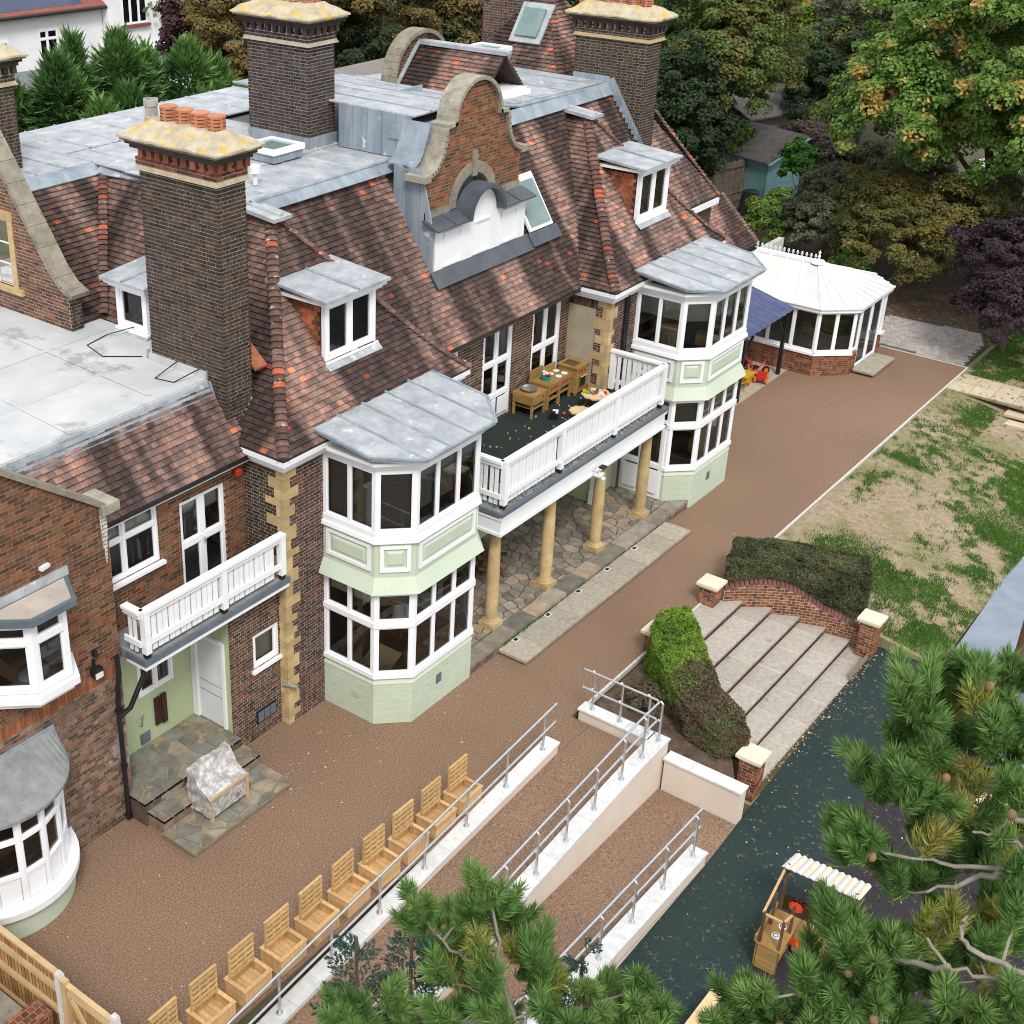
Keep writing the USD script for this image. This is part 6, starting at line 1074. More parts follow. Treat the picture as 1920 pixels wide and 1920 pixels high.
for s, lab in ((1, 'curved brick wall with a round red coping right of the broad steps'), (-1, 'curved brick wall left of the broad steps, under the bright hedge')):
    cwl = thing('curved_wall', lab, 'wall', (wx(-4.2, s), -4.2, LZ)); N = 34; yy = np.linspace(-2.86, -5.76, N + 1); pts = [V(wx(y, s) + s * .002, y, 0) for y in yy]
    nn = []
    for i in range(N + 1):
        t = unit(pts[min(i + 1, N)] - pts[max(i - 1, 0)]); n = V(-t[1], t[0], 0); n = n if n[0] * s < 0 else -n; nn.append(n)
    zt = lambda i: (.30 + .26 * math.sin(min(1, i / N * 1.5) * PI) if i / N < .67 else .30) - .74 * (i / N) ** 1.5
    cb_, lb_ = B(), []; c0 = 0.0
    for i in range(N):
        a, c, na, nc = pts[i], pts[i + 1], nn[i], nn[i + 1]; za, zc2 = zt(i), zt(i + 1); v = []
        for z1_, z2_ in ((-1.1, -1.1), (za, zc2)): v += [a + Z3 * z1_, c + Z3 * z2_, c - nc * .2 + Z3 * z2_, a - na * .2 + Z3 * z1_]
        cb_.add(v, [[0, 3, 2, 1], [4, 5, 6, 7], [0, 1, 5, 4], [2, 3, 7, 6], [1, 2, 6, 5], [3, 0, 4, 7]])
        w = np.linalg.norm(c - a); u = (c - a) / w
        if True:
            k = 0
            while -1.0 + .075 * (k + 1) < min(za, zc2) + .03:
                if True: q0, q1 = (.004, w + .0 if (i + k) % 2 else w - .008); lb_.append(B().par(a + u * (.016 if (i + k) % 2 == 0 else 0) + Z3 * (-1.0 + .075 * k + .005) - na * .01, u * ((w - .016) if (i + k) % 2 == 0 else w), na * (.018 + rng.uniform(-.003, .003)), Z3 * .057).arr())
                k += 1
        obj(cwl, 'coping_brick', B().tube([a + na * .03 - na * .0 + Z3 * (za + .02), a - na * .1 + Z3 * (za + .085), a - na * .23 + Z3 * (za + .02)], .052, 6) if False else B().add([a * (1 - t_) + c * t_ + (na) * (.035 - .27 * e) + Z3 * (za * (1 - t_) + zc2 * t_ + .005 + .085 * math.sin(PI * e)) for t_ in (.09, .91) for e in np.linspace(0, 1, 7)], [[j, j + 1, j + 8, j + 7][::s] for j in range(6)]).add([a * .95 + c * .05 + na * (.035 - .27 * e) + Z3 * (za * .95 + zc2 * .05 + .005 + .085 * math.sin(PI * e)) for e in np.linspace(0, 1, 7)], [[0, j, j + 1] for j in range(1, 6)]), 'brick_coping')
    obj(cwl, 'wall_body', cb_, 'mortar_pale'); lay(cwl, lb_, 'brick', 'brickwork', 'brick_step', 260)
# ---------------------------------------------------------------- planters with trellis
def planter():
    p = thing('trellis_planter', 'x', 'planter', (0, 0, 0)); w, d, h = .62, .46, .36
    for k in range(3):
        obj(p, 'board', B().bx(-w / 2, -d / 2, .02 + .112 * k, w / 2, -d / 2 + .025, .02 + .112 * k + .108), 'timber_new'); obj(p, 'board', B().bx(-w / 2, d / 2 - .025, .02 + .112 * k, w / 2, d / 2, .02 + .112 * k + .108), 'timber_new')
        obj(p, 'board', B().bx(-w / 2, -d / 2 + .026, .02 + .112 * k, -w / 2 + .025, d / 2 - .026, .02 + .112 * k + .108), 'timber_new'); obj(p, 'board', B().bx(w / 2 - .025, -d / 2 + .026, .02 + .112 * k, w / 2, d / 2 - .026, .02 + .112 * k + .108), 'timber_new')
    for (a, b_, c, e) in ((-w / 2 - .015, -d / 2 - .015, w / 2 + .015, -d / 2 + .055), (-w / 2 - .015, d / 2 - .055, w / 2 + .015, d / 2 + .015), (-w / 2 - .015, -d / 2 + .056, -w / 2 + .055, d / 2 - .056), (w / 2 - .055, -d / 2 + .056, w / 2 + .015, d / 2 - .056)): obj(p, 'rim', B().bx(a, b_, h, c, e, h + .025), 'timber_new')
    for k in range(6): obj(p, 'floor_slat', B().bx(-w / 2 + .03 + .094 * k, -d / 2 + .03, .16, -w / 2 + .03 + .094 * k + .088, d / 2 - .03, .18), 'timber_new')
    y = d / 2 - .10; zt = .94; hw = .265
    for x in (-hw, -.09, .09, hw): obj(p, 'trellis_upright', B().bx(x - .018, y, .20 if abs(x) > .2 else .36, x + .018, y + .035, zt), 'timber_trellis')
    for k in range(5): obj(p, 'trellis_slat', B().bx(-hw, y - .022, .42 + .112 * k, hw, y - .001, .42 + .112 * k + .05), 'timber_trellis')
    obj(p, 'trellis_rail', B().bx(-hw - .02, y - .006, zt + .001, hw + .02, y + .04, zt + .03), 'timber_trellis'); return p
xs = [-1.42 - .845 * k for k in range(10)]; ORD = ['nearest the ramp head, farthest from the gate', 'second from the ramp head', 'third from the ramp head', 'fourth from the ramp head', 'fifth from the ramp head', 'fifth from the gate', 'fourth from the gate', 'third from the gate', 'second from the gate', 'nearest the fence gate']
src = planter()
for k, x in enumerate(xs):
    lab = 'timber trellis planter in the row, ' + ORD[k]
    if k == 0: stage.GetPrimAtPath(src).SetCustomDataByKey('label', lab); stage.GetPrimAtPath(src).SetCustomDataByKey('group', 'trellis planters along the ramp wall'); UsdGeom.Xformable(stage.GetPrimAtPath(src)).GetOrderedXformOps()[0].Set(Gf.Vec3d(x, -2.33, 0))
    else: copy_of(src, 'trellis_planter', lab, (x, -2.33, 0), 'trellis planters along the ramp wall', rz=float(np.random.default_rng(k).uniform(-.03, .03)))
# ---------------------------------------------------------------- fence and gate at the lower left
fn = thing('closeboard_fence', 'new brown closeboard fence with rails, left of the gate', 'fence', (-10.05, 0, 0)); FX = -10.05
for y in np.arange(-1.06, 3.4, .085): obj(fn, 'fence_board', B().par((FX + .02, y, -.02), (.014, .0, 0), (0, .098, 0), (0, 0, 1.74)), 'timber_fence')
obj(fn, 'fence_cap', B().bx(FX - .03, -1.06, 1.74, FX + .06, 3.4, 1.79), 'timber_rail')
for z in (.35, .95, 1.42): obj(fn, 'fence_rail', B().bx(FX - .045, -1.06, z, FX + .018, 3.4, z + .085), 'timber_rail')
for y in (-1.13, -2.36):
    p = single('concrete_post', B().bx(FX - .055, y - .055, -.5, FX + .055, y + .055, 1.80).bx(FX - .045, y - .045, 1.80, FX + .045, y + .045, 1.83), 'kerb', 'pale concrete fence post ' + ('between the fence and the gate' if y > -2 else 'on the ramp side of the gate'), 'post')
gt = thing('garden_gate', 'closeboard timber gate with a diagonal brace at the lower left', 'gate', (FX, -1.75, 0))
for y in np.arange(-2.26, -1.32, .085): obj(gt, 'gate_board', B().bx(FX + .02, y, .04, FX + .034, y + .082, 1.66), 'timber_fence')
for z in (.2, 1.5): obj(gt, 'gate_rail', B().bx(FX - .03, -2.26, z, FX + .019, -1.32, z + .1), 'timber_rail')
obj(gt, 'gate_brace', B().bar((FX - .01, -1.36, 1.5), (FX - .01, -2.2, .3), .09, .04, up=(1, 0, 0)), 'timber_rail'); obj(gt, 'gate_cap', B().bx(FX - .035, -2.28, 1.66, FX + .05, -1.30, 1.70), 'timber_rail'); obj(gt, 'gate_post', B().bx(FX - .05, -1.30, -.1, FX + .05, -1.19, 1.76), 'timber_rail')
obj(gt, 'latch', B().lathe([(.03, 0), (.03, .03), (.045, .05), (0.03, .08), (0, .08)], (FX - .05, -1.45, 1.0), 10), 'steel_plain')
f2 = thing('closeboard_fence', 'short length of fence beyond the gate on the ramp side', 'fence', (FX, -3, 0))
for y in np.arange(-4.6, -2.42, .085): obj(f2, 'fence_board', B().bx(FX + .02, y, -.9, FX + .034, y + .098, 1.62), 'timber_fence')
obj(f2, 'fence_cap', B().bx(FX - .03, -4.6, 1.62, FX + .06, -2.42, 1.67), 'timber_rail'); obj(f2, 'fence_rail', B().bx(FX - .04, -4.6, 1.3, FX + .018, -2.42, 1.385), 'timber_rail')
bw_ = thing('garden_wall', 'low old brick wall end in front of the closeboard fence', 'wall', (-10.6, -.7, 0)); obj(bw_, 'core', B().bx(-14, -.98, -.5, -10.16, -.62, 1.02), 'mortar_brown')
lay(bw_, bricks(sbox(-11.5, .3, -10.15, 1.03), V(0, -.98, 0), X, Z3, -Y, seed=5) + bricks(sbox(-.98, .3, -.62, 1.03), V(-10.155, 0, 0), Y, Z3, X, seed=6) + bricks(sbox(-11.5, -.98, -10.15, -.62), V(0, 0, 1.02), X, Y, Z3, seed=7, L=.225, H=.112, bond='header'), 'brick', 'brickwork', 'brick_step', 60)
obj(bw_, 'stone_top', B().bx(-14, -.55, 0.5, -10.3, 2.0, .8), 'coping_stone')
# ---------------------------------------------------------------- clear-wrapped wooden unit on the entrance steps
wb = thing('wrapped_play_unit', 'wooden play unit wrapped in clear plastic film on the entrance steps', 'play unit', (-4.4, 1.15, .12)); sx = V(1.0, .0, 0); o = V(-4.98, .86, .12)
for x in (0, .94):
    for y in (0, .54): obj(wb, 'leg', B().par(o + V(x, y, 0), V(.06, 0, 0), V(0, .06, 0), V(0, 0, .55 if y == 0 else .95)), 'timber_rail')
obj(wb, 'body', B().par(o + V(.02, .02, .1), V(.96, 0, 0), V(0, .56, 0), V(0, 0, .44)), 'film')
fv = [(-.01, -.01, .56), (1.01, -.01, .56), (1.01, .30, .66), (1.01, .48, .98), (1.01, .62, 1.0), (-.01, .62, 1.0), (-.01, .48, .98), (-.01, .30, .66)]; tmf = B().add([o + V(*q) for q in fv], [[0, 1, 2, 7], [7, 2, 3, 6], [6, 3, 4, 5]]).add([o + V(*q) for q in ((-.01, .62, 1.0), (1.01, .62, 1.0), (1.01, .62, .1), (-.01, .62, .1))], [[0, 1, 2, 3]]).add([o + V(*q) for q in ((1.012, -.01, .1), (1.012, .62, .1), (1.012, .62, 1.0), (1.012, .48, .98), (1.012, .3, .66), (1.012, -.01, .56))], [[0, 1, 2, 0], [0, 2, 3, 0], [0, 3, 4, 0], [0, 4, 5, 0]]).add([o + V(*q) for q in ((-.012, -.01, .1), (-.012, .62, .1), (-.012, .62, 1.0), (-.012, .48, .98), (-.012, .3, .66), (-.012, -.01, .56))], [[0, 1, 2, 0], [0, 2, 3, 0], [0, 3, 4, 0], [0, 4, 5, 0]]).arr()
tm = trimesh.Trimesh(*tmf); tm.update_faces(tm.nondegenerate_faces()); tm = tm.subdivide().subdivide().subdivide().subdivide(); q = tm.vertices + .016 * np.stack([NZ(tm.vertices * 7 + 11 * k) for k in range(3)], 1); obj(wb, 'film_cover', B().add(q, tm.faces), 'film')
obj(wb, 'top_rail', B().par(o + V(0, -.015, .53), V(1.0, 0, 0), V(0, .04, 0), V(0, 0, .05)), 'timber_rail')
# ---------------------------------------------------------------- play furniture on the balcony
DZ = 3.462
def table4(nm, lab, x0, y0, x1, y1, h, m='timber_play', shelf=.22, top=.05, apron=.2, cat='play kitchen'):
    t = thing(nm, lab, cat, ((x0 + x1) / 2, (y0 + y1) / 2, DZ))
    for x in (x0, x1 - .055):
        for y in (y0, y1 - .055): obj(t, 'leg', B().bx(x, y, DZ, x + .055, y + .055, DZ + h - top), m)
    obj(t, 'top', B().bx(x0 - .015, y0 - .015, DZ + h - top, x1 + .015, y1 + .015, DZ + h), m); obj(t, 'apron', B().bx(x0 + .005, y0 - .01, DZ + h - top - apron, x1 - .005, y0 + .015, DZ + h - top - .002).bx(x0 - .01, y0 + .016, DZ + h - top - apron, x0 + .015, y1, DZ + h - top - .002), m)
    if shelf:
        for k in range(5): obj(t, 'shelf_slat', B().bx(x0 + .056, y0 + (y1 - y0) * k / 5 + .01, DZ + shelf, x1 - .056, y0 + (y1 - y0) * (k + 1) / 5 - .01, DZ + shelf + .02), m)
    return t
t = table4('play_sink', 'wooden play sink with a steel bowl, nearest the balcony door', 7.86, 2.42, 8.46, 3.0, .60); obj(t, 'bowl', B().lathe([(.03, .05), (.14, .06), (.2, .12), (.215, .13), (.19, .12), (.12, .07), (0, .065)], (8.14, 2.72, DZ + .55), 20), 'steel_plain', smooth=40); obj(t, 'knob', B().tube([(8.3, 2.40, DZ + .5), (8.3, 2.37, DZ + .5)], .02, 8), 'plastic_red')
t = table4('play_cooker', 'wooden play cooker with an orange bowl on its lower shelf', 8.56, 2.42, 9.12, 3.0, .66); obj(t, 'back_panel', B().bx(8.55, 2.96, DZ + .66, 9.13, 3.0, DZ + .9), 'timber_play')
for k in range(4): obj(t, 'knob', B().tube([(8.66 + .1 * k, 2.41, DZ + .56), (8.66 + .1 * k, 2.38, DZ + .56)], .024, 8), 'plastic_red')
bo = B().lathe([(.08, 0), (.2, .1), (.21, .12), (.17, .1), (0, .03)], (8.78, 2.68, DZ + .25), 18); single('mixing_bowl', bo, 'plastic_orange', 'orange plastic bowl on the lower shelf of the play cooker', 'bowl', smooth=40)
cs = thing('toy_food_basket', 'teal basket of toy food on the play cooker top', 'toy', (8.86, 2.7, DZ + .66)); obj(cs, 'basket', B().lathe([(.10, 0), (.14, .13), (.13, .13), (.09, .02), (0, .02)], (8.86, 2.7, DZ + .66), 16), 'plastic_teal')
for k in range(12): a = k * 2.4; obj(cs, 'toy_food', B().mesh(trimesh.creation.icosphere(1, .04).apply_translation((8.86 + .07 * math.cos(a) * (k % 3) / 1.5, 2.7 + .07 * math.sin(a) * (k % 3) / 1.5, DZ + .79 + .02 * (k % 4)))), ('plastic_red', 'plastic_white', 'plastic_orange', 'plastic_white')[k % 4])
t = table4('play_hob', 'wooden play hob with four white rings', 9.16, 2.46, 9.72, 3.02, .64); obj(t, 'back_panel', B().bx(9.15, 2.98, DZ + .64, 9.73, 3.02, DZ + .8), 'timber_play')
for k, (dx, dy) in enumerate(((.15, .14), (.41, .14), (.15, .38), (.41, .38))): obj(t, 'hob_ring', B().lathe([(.085, 0), (.085, .012), (.06, .014), (0, .014)], (9.16 + dx, 2.46 + dy, DZ + .641), 18), 'plastic_white'); obj(t, 'knob', B().tube([(9.24 + .13 * k, 2.45, DZ + .54), (9.24 + .13 * k, 2.42, DZ + .54)], .026, 8), 'plastic_red')
ov = thing('play_oven', 'tall wooden play oven in the balcony corner', 'play kitchen', (10.05, 2.6, DZ)); obj(ov, 'cabinet', B().bx(9.80, 2.36, DZ + .06, 10.34, 2.92, DZ + .72), 'timber_play'); obj(ov, 'top', B().bx(9.77, 2.33, DZ + .722, 10.37, 2.95, DZ + .76), 'timber_play'); obj(ov, 'top_window', B().bx(9.88, 2.5, DZ + .761, 10.2, 2.86, DZ + .765), 'timber_dark'); obj(ov, 'door', B().bx(9.87, 2.345, DZ + .14, 10.27, 2.358, DZ + .52), 'timber_play'); obj(ov, 'door_glass', B().bx(9.94, 2.338, DZ + .2, 10.2, 2.344, DZ + .44), 'plastic_black'); obj(ov, 'handle', B().tube([(9.93, 2.31, DZ + .49), (10.21, 2.31, DZ + .49)], .014, 8), 'timber_pale')
for k in range(3): obj(ov, 'knob', B().tube([(9.9 + .13 * k, 2.355, DZ + .63), (9.9 + .13 * k, 2.325, DZ + .63)], .024, 8), 'plastic_red')
for x in (9.8, 10.28):
    for y in (2.36, 2.86): obj(ov, 'foot', B().bx(x, y, DZ, x + .06, y + .06, DZ + .059), 'timber_play')
def flower_table(lab, x, y, h, r, n=10):
    t = thing('flower_table', lab, 'table', (x, y, DZ)); a = np.linspace(0, 2 * PI, 80, endpoint=False); pg = Polygon([(x + (r + .035 * abs(math.sin(n * q / 2))) * math.cos(q), y + (r + .035 * abs(math.sin(n * q / 2))) * math.sin(q)) for q in a]); obj(t, 'top', B().prism(pg, DZ + h - .035, DZ + h), 'timber_pale')
    for k in range(4): q = k * PI / 2 + .6; obj(t, 'leg', B().tube([(x + r * .6 * math.cos(q), y + r * .6 * math.sin(q), DZ + h - .036), (x + r * .8 * math.cos(q), y + r * .8 * math.sin(q), DZ)], .022, 8), 'timber_play')
flower_table('petal edged wooden table with toy food, near the balcony end', 9.42, 1.55, .42, .34); flower_table('small petal edged wooden table without toys on the balcony', 8.45, 1.42, .34, .24)
tf = thing('toy_food', 'heap of coloured toy food on the petal edged table', 'toy', (9.42, 1.55, DZ + .42)); rr_ = np.random.default_rng(4)
for k in range(26): obj(tf, 'toy_food', B().cb((9.42 + rr_.normal(0, .11), 1.57 + rr_.normal(0, .1), DZ + .445 + rr_.uniform(0, .04)), tuple(rr_.uniform(.04, .09, 3)), rr_.uniform(0, 3)), ('plastic_red', 'plastic_white', 'plastic_lime', 'plastic_teal', 'print_red', 'plastic_orange', 'plastic_white')[k % 7])
single('toy_camera_box', B().cb((8.3, 2.05, DZ + .08), (.28, .2, .15), .5).cb((8.22, 2.02, DZ + .17), (.12, .1, .05), .5), 'plastic_black', 'black and white toy appliance on the balcony turf', 'toy'); single('tin_lid', B().cb((8.34, 2.04, DZ + .165), (.2, .14, .02), .5), 'plastic_white', 'white lid on the black toy appliance', 'lid')
def pan(lab, x, y, r, h): single('saucepan', B().lathe([(r, 0), (r, h), (r + .01, h + .005), (r - .01, h), (r - .012, .01), (0, .01)], (x, y, DZ), 18), 'steel_plain', lab, 'saucepan', smooth=40)
pan('steel saucepan on the turf by the small petal table', 7.75, 1.2, .09, .1); pan('steel saucepan standing alone near the bay roof', 4.95, 2.0, .085, .08)
for lab, x, y, m in (('small red toy block on the balcony turf', 8.6, 1.95, 'print_red'), ('small orange ball on the balcony turf', 5.3, 1.5, 'plastic_orange')): single('small_toy', B().mesh(trimesh.creation.icosphere(2, .045).apply_translation((x, y, DZ + .045))), m, lab, 'toy')
pb = thing('plank_pile', 'loose brown planks lying beside the balcony screen', 'planks', (5.4, .95, DZ))
for k in range(9): obj(pb, 'plank', B().cb((5.2 + .06 * k + rr_.normal(0, .12), .98 + rr_.normal(0, .1), DZ + .02 + .012 * k), (rr_.uniform(.7, 1.3), .09, .03), rr_.normal(.08, .12)), 'timber_dark' if k % 3 else 'timber_new')
bits = B()
for _ in range(60): bits.cb((rr_.uniform(4, 10), rr_.uniform(.8, 2.6), DZ + .01), tuple(rr_.uniform(.015, .05, 3)), rr_.uniform(0, 3))
single('toy_crumbs', bits, 'litter', 'tiny pale scraps strewn over the balcony turf', 'scraps', kind='stuff')
# veranda bits
lg = thing('log_pile', 'heap of cut brown wood under the balcony beam', 'wood', (5.2, 2.2, .25))
for k in range(34): q = V(5.3 + rr_.normal(0, .22), 2.2 + rr_.normal(0, .25), .3 + .018 * k); d = unit(rr_.normal(0, 1, 3) * V(1, 1, .3)) * rr_.uniform(.15, .3); obj(lg, 'log', B().bar(q - d, q + d, .1, .07), 'timber_dark')
single('red_trolley', B().bx(2.9, 1.1, .3, 3.4, 1.5, .36).tube([(3.4, 1.3, .36), (3.7, 1.3, .75)], .02, 6).tube([(2.98, 1.08, .33), (2.98, 1.52, .33)], .08, 10).tube([(3.3, 1.08, .33), (3.3, 1.52, .33)], .08, 10), 'fabric_red', 'red toy trolley just behind the left bay on the veranda', 'trolley')
# ---------------------------------------------------------------- play stall on the playground
sx0, sy0 = -.72, -8.45
ps_ = thing('play_shop', 'wooden play shop with a white scalloped awning and painted strawberries', 'play shop', (-.2, -8.7, LZ)); Lz = LZ + .01
O = V(-.72, -8.12, Lz); a1 = unit(V(.05, -1.0, 0)); a2 = unit(V(1.0, .05, 0))      # a1 along the counter front, a2 along the side
def pp(x, y, z): return O + a1 * x + a2 * y + Z3 * z
def pb_(b, x0, y0, z0, x1, y1, z1): return b.par(pp(x0, y0, z0), a1 * (x1 - x0), a2 * (y1 - y0), Z3 * (z1 - z0))
WL, DL = 1.20, .95
for x, y, h in ((0, 0, 1.25), (.34, 0, 1.22), (0, DL, 1.62), (.34, .5, 1.2), (WL, DL, 1.62), (0, .5, 1.3)): obj(ps_, 'post', pb_(B(), x, y, 0, x + .045, y + .045, h), 'timber_dark')
for k in range(6): obj(ps_, 'side_board', pb_(B(), .01, -.02, .02 + .085 * k, .37, -.002, .02 + .085 * k + .082), 'timber_play')
obj(ps_, 'counter', pb_(B(), -.02, -.03, .54, .42, DL, .575), 'timber_play'); obj(ps_, 'counter_lip', pb_(B(), -.06, -.03, .576, -.02, DL, .72), 'timber_play'); obj(ps_, 'shelf', pb_(B(), 0, 0, .25, .38, DL, .27), 'timber_play'); obj(ps_, 'back_board', pb_(B(), -.03, 0, .02, -.005, DL, .53), 'timber_play')
obj(ps_, 'front_counter', pb_(B(), .425, .62, .50, WL + .05, 1.0, .53), 'timber_play'); obj(ps_, 'front_shelf', pb_(B(), .425, .62, .12, WL + .05, 1.0, .15), 'timber_play')
for k in range(5): obj(ps_, 'front_board', pb_(B(), .43, .60, .16 + .07 * k, WL + .05, .618, .16 + .07 * k + .066), 'timber_play')
obj(ps_, 'clear_panel', B().par(pp(.0, .985, .60), a1 * (WL + .1), a2 * .008, Z3 * .34), 'clear_film'); obj(ps_, 'top_bar', B().bar(pp(0, .02, 1.22), pp(0, .95, 1.6), .04).bar(pp(.0, .02, 1.22), pp(.36, .02, 1.2), .035).bar(pp(.36, .02, 1.2), pp(.36, .52, .98), .035), 'timber_new')
aw, fr_ = B(), []
for k in range(12):
    x = -.05 + .113 * k; m_ = 'poly_white' if k % 2 == 0 else 'pillar_cap'; z0, z1, y0_, y1_ = 1.66, 1.40, .80, 1.55
    b = B()
    for i in range(5):
        t0, t1 = i / 5, (i + 1) / 5; f2_ = lambda t: .018 * math.sin(PI * t); b.add([pp(x + .113 * t0, y0_, z0 + f2_(t0)), pp(x + .113 * t1, y0_, z0 + f2_(t1)), pp(x + .113 * t1, y1_ + .03 * math.sin(PI * t1), z1 + f2_(t1)), pp(x + .113 * t0, y1_ + .03 * math.sin(PI * t0), z1 + f2_(t0)), pp(x + .113 * t0, y0_, z0 + f2_(t0) - .012), pp(x + .113 * t1, y0_, z0 + f2_(t1) - .012), pp(x + .113 * t1, y1_ + .03 * math.sin(PI * t1), z1 + f2_(t1) - .012), pp(x + .113 * t0, y1_ + .03 * math.sin(PI * t0), z1 + f2_(t0) - .012)], [[0, 1, 2, 3], [4, 7, 6, 5], [2, 6, 7, 3], [0, 4, 5, 1]])
    obj(ps_, 'awning_strip', b, m_)
for i, (x, y, z, tl) in enumerate(((.28, .97, .78, 0), (.78, .97, .78, 0), (.46, .615, .36, 1), (.78, .612, .34, 1), (1.1, .612, .34, 1))):
    a = np.linspace(0, 2 * PI, 26, endpoint=False); q = [(.12 * (1 + .08 * math.sin(9 * t)) * math.cos(t), .10 * (1 + .08 * math.sin(9 * t)) * math.sin(t) - (.02 if math.sin(t) < 0 else 0)) for t in a]; s_ = obj(ps_, 'strawberry', B().plate(Polygon(q), pp(x, y, z), a1, Z3, -a2, .004, .016), 'print_red'); obj(s_, 'strawberry_seeds', B().plate(unary_union([Point(.06 * math.cos(t), .05 * math.sin(t)).buffer(.014) for t in np.linspace(0, 5.5, 7)]), pp(x, y, z), a1, Z3, -a2, .0165, .019), 'plastic_orange')
for x, y in ((.2, .30), (.22, .58)): obj(ps_, 'dial', B().lathe([(.075, 0), (.075, .012), (.05, .016), (0, .016)], pp(x, y, .576), 18), 'plastic_white'); obj(ps_, 'dial_ring', B().lathe([(.05, 0), (.05, .004), (.035, .004), (.035, 0)], pp(x, y, .5925), 18), 'plastic_black')
bn = thing('plank_bench', 'pale plank bench at the bottom edge of the playground', 'bench', (-2.5, -8.05, LZ)); obj(bn, 'seat', B().bx(-3.4, -8.14, LZ + .40, -2.0, -7.94, LZ + .46), 'timber_pale'); obj(bn, 'leg', B().bx(-2.3, -8.12, LZ, -2.2, -7.96, LZ + .399), 'timber_pale'); obj(bn, 'leg', B().bx(-3.2, -8.12, LZ, -3.1, -7.96, LZ + .399), 'timber_pale')
single('timber_post', B().lathe([(.11, 0), (.115, 1.0), (.105, 2.02), (.09, 2.05), (0, 2.06)], (10.9, -9.0, LZ - .1), 18), 'timber_dark', 'round brown timber post by the blue path', 'post', smooth=40)
cl = thing('climbing_frame', 'pale timber climbing frame half hidden by pine branches', 'climbing frame', (9.6, -10.2, LZ))
for x, y in ((9.2, -9.9), (10.1, -9.9), (9.2, -10.8), (10.1, -10.8)): obj(cl, 'post', B().bx(x - .05, y - .05, LZ, x + .05, y + .05, LZ + 1.6), 'timber_pale')
for k in range(5): obj(cl, 'rung', B().bx(9.2, -9.98, LZ + .25 + .28 * k, 10.1, -9.92, LZ + .33 + .28 * k), 'timber_pale')
obj(cl, 'platform', B().bx(9.15, -10.85, LZ + 1.0, 10.15, -9.85, LZ + 1.06), 'timber_pale')
st_ = thing('play_stool', 'slatted pale wooden play crate under the pine on the right', 'crate', (5.6, -10.2, LZ))
for k in range(5): obj(st_, 'slat', B().bx(5.2, -10.6 + .17 * k, LZ + .5, 5.9, -10.6 + .17 * k + .14, LZ + .54), 'timber_pale')
for x in (5.22, 5.82):
    for y in (-10.58, -9.85): obj(st_, 'leg', B().bx(x, y, LZ, x + .06, y + .06, LZ + .499), 'timber_pale')
# ---------------------------------------------------------------- conservatory
cv = thing('conservatory', 'white conservatory with a pale ribbed roof and cresting beyond the house', 'conservatory', (25.4, 2.5, 0))
fpz = [(23.2, 4.6), (23.2, 1.28), (24.05, .36), (26.75, .36), (27.6, 1.28), (27.6, 4.6)]; cP = [V(a, b_, 0) for a, b_ in fpz]
wl_ = Polygon(fpz); obj(cv, 'plinth', B().prism(wl_.difference(wl_.buffer(-.24)).difference(sbox(24.6, .2, 26.4, .8)), -.05, .72), 'mortar_brown')
allb = []
for i in range(5):
    a, c = cP[i], cP[i + 1]; u = unit(c - a); n = unit(np.cross(u, Z3)); w = np.linalg.norm(c - a)
    gq = sbox(0, 0, w, .66); gq = gq.difference(sbox(.5, -1, 2.4, 2)) if i == 2 else gq; allb += bricks(gq, a, u, Z3, n, seed=300 + i); so_ = bricks(gq.intersection(sbox(0, .60, 9, .9)) if False else sbox(0, .0, w if i != 2 else .5, .12), a + Z3 * .60, u, Z3, n, L=.078, H=.12, bond='s', seed=2, proud=.014); lay(cv, so_, 'soldier_brick', 'soldier_bricks', 'brick_orange', 0)
    pn = {0: 4, 1: 2, 2: 4, 3: 2, 4: 4}[i]
    if i != 2: glaze(cv, a + Z3 * .80, u, n, w, 1.42, xs=[w * k / pn for k in range(1, pn)], fr=.07, mu=.085, part='window_frame', inner=.02); obj(cv, 'sill', B().par(a + Z3 * .721 - u * .03 - n * .1, u * (w + .06), n * .17, Z3 * .078), 'white_upvc')
    else:
        d_ = glaze(cv, a + u * .5 + Z3 * .06, u, n, 1.9, 2.16, xs=(.95,), ys=(), fr=.08, mu=.14, part='door', label='white double doors of the conservatory', inner=.04); obj(cv, 'door_handle', B().par(a + u * 1.42 + Z3 * 1.05 + n * .01, u * .06, n * .05, Z3 * .12), 'steel_plain')
        glaze(cv, a + Z3 * .80, u, n, .49, 1.42, fr=.07, part='window_frame', inner=.02); glaze(cv, a + u * 2.41 + Z3 * .80, u, n, w - 2.41, 1.42, fr=.07, part='window_frame', inner=.02); obj(cv, 'sill', B().par(a + Z3 * .721 + u * 2.41 - n * .1, u * .35, n * .2, Z3 * .078), 'white_upvc')
    obj(cv, 'eaves_gutter', B().par(a + Z3 * 2.221 - u * .06 - n * .1, u * (w + .12), n * .22, Z3 * .10), 'white_upvc')
lay(cv, allb, 'brick', 'brickwork', 'brick_step', 0)
hub = V(25.4, 2.42, 3.06); bk = V(25.4, 4.6, 3.06); ev = [V(a, b_, 2.325) for a, b_ in [(23.05, 4.6), (23.05, 1.2), (23.98, .2), (26.82, .2), (27.75, 1.2), (27.75, 4.6)]]
def roofp(a, c, p, q):
    b = B().add([a, c, q, p, a + Z3 * .03, c + Z3 * .03, q + Z3 * .03, p + Z3 * .03], [[0, 3, 2, 1], [4, 5, 6, 7], [0, 1, 5, 4], [1, 2, 6, 5], [2, 3, 7, 6], [3, 0, 4, 7]]); obj(cv, 'roof_panel', b, 'poly_white'); obj(cv, 'glazing_bar', B().bar(a + Z3 * .045, p + Z3 * .045, .045, .035), 'white_upvc')
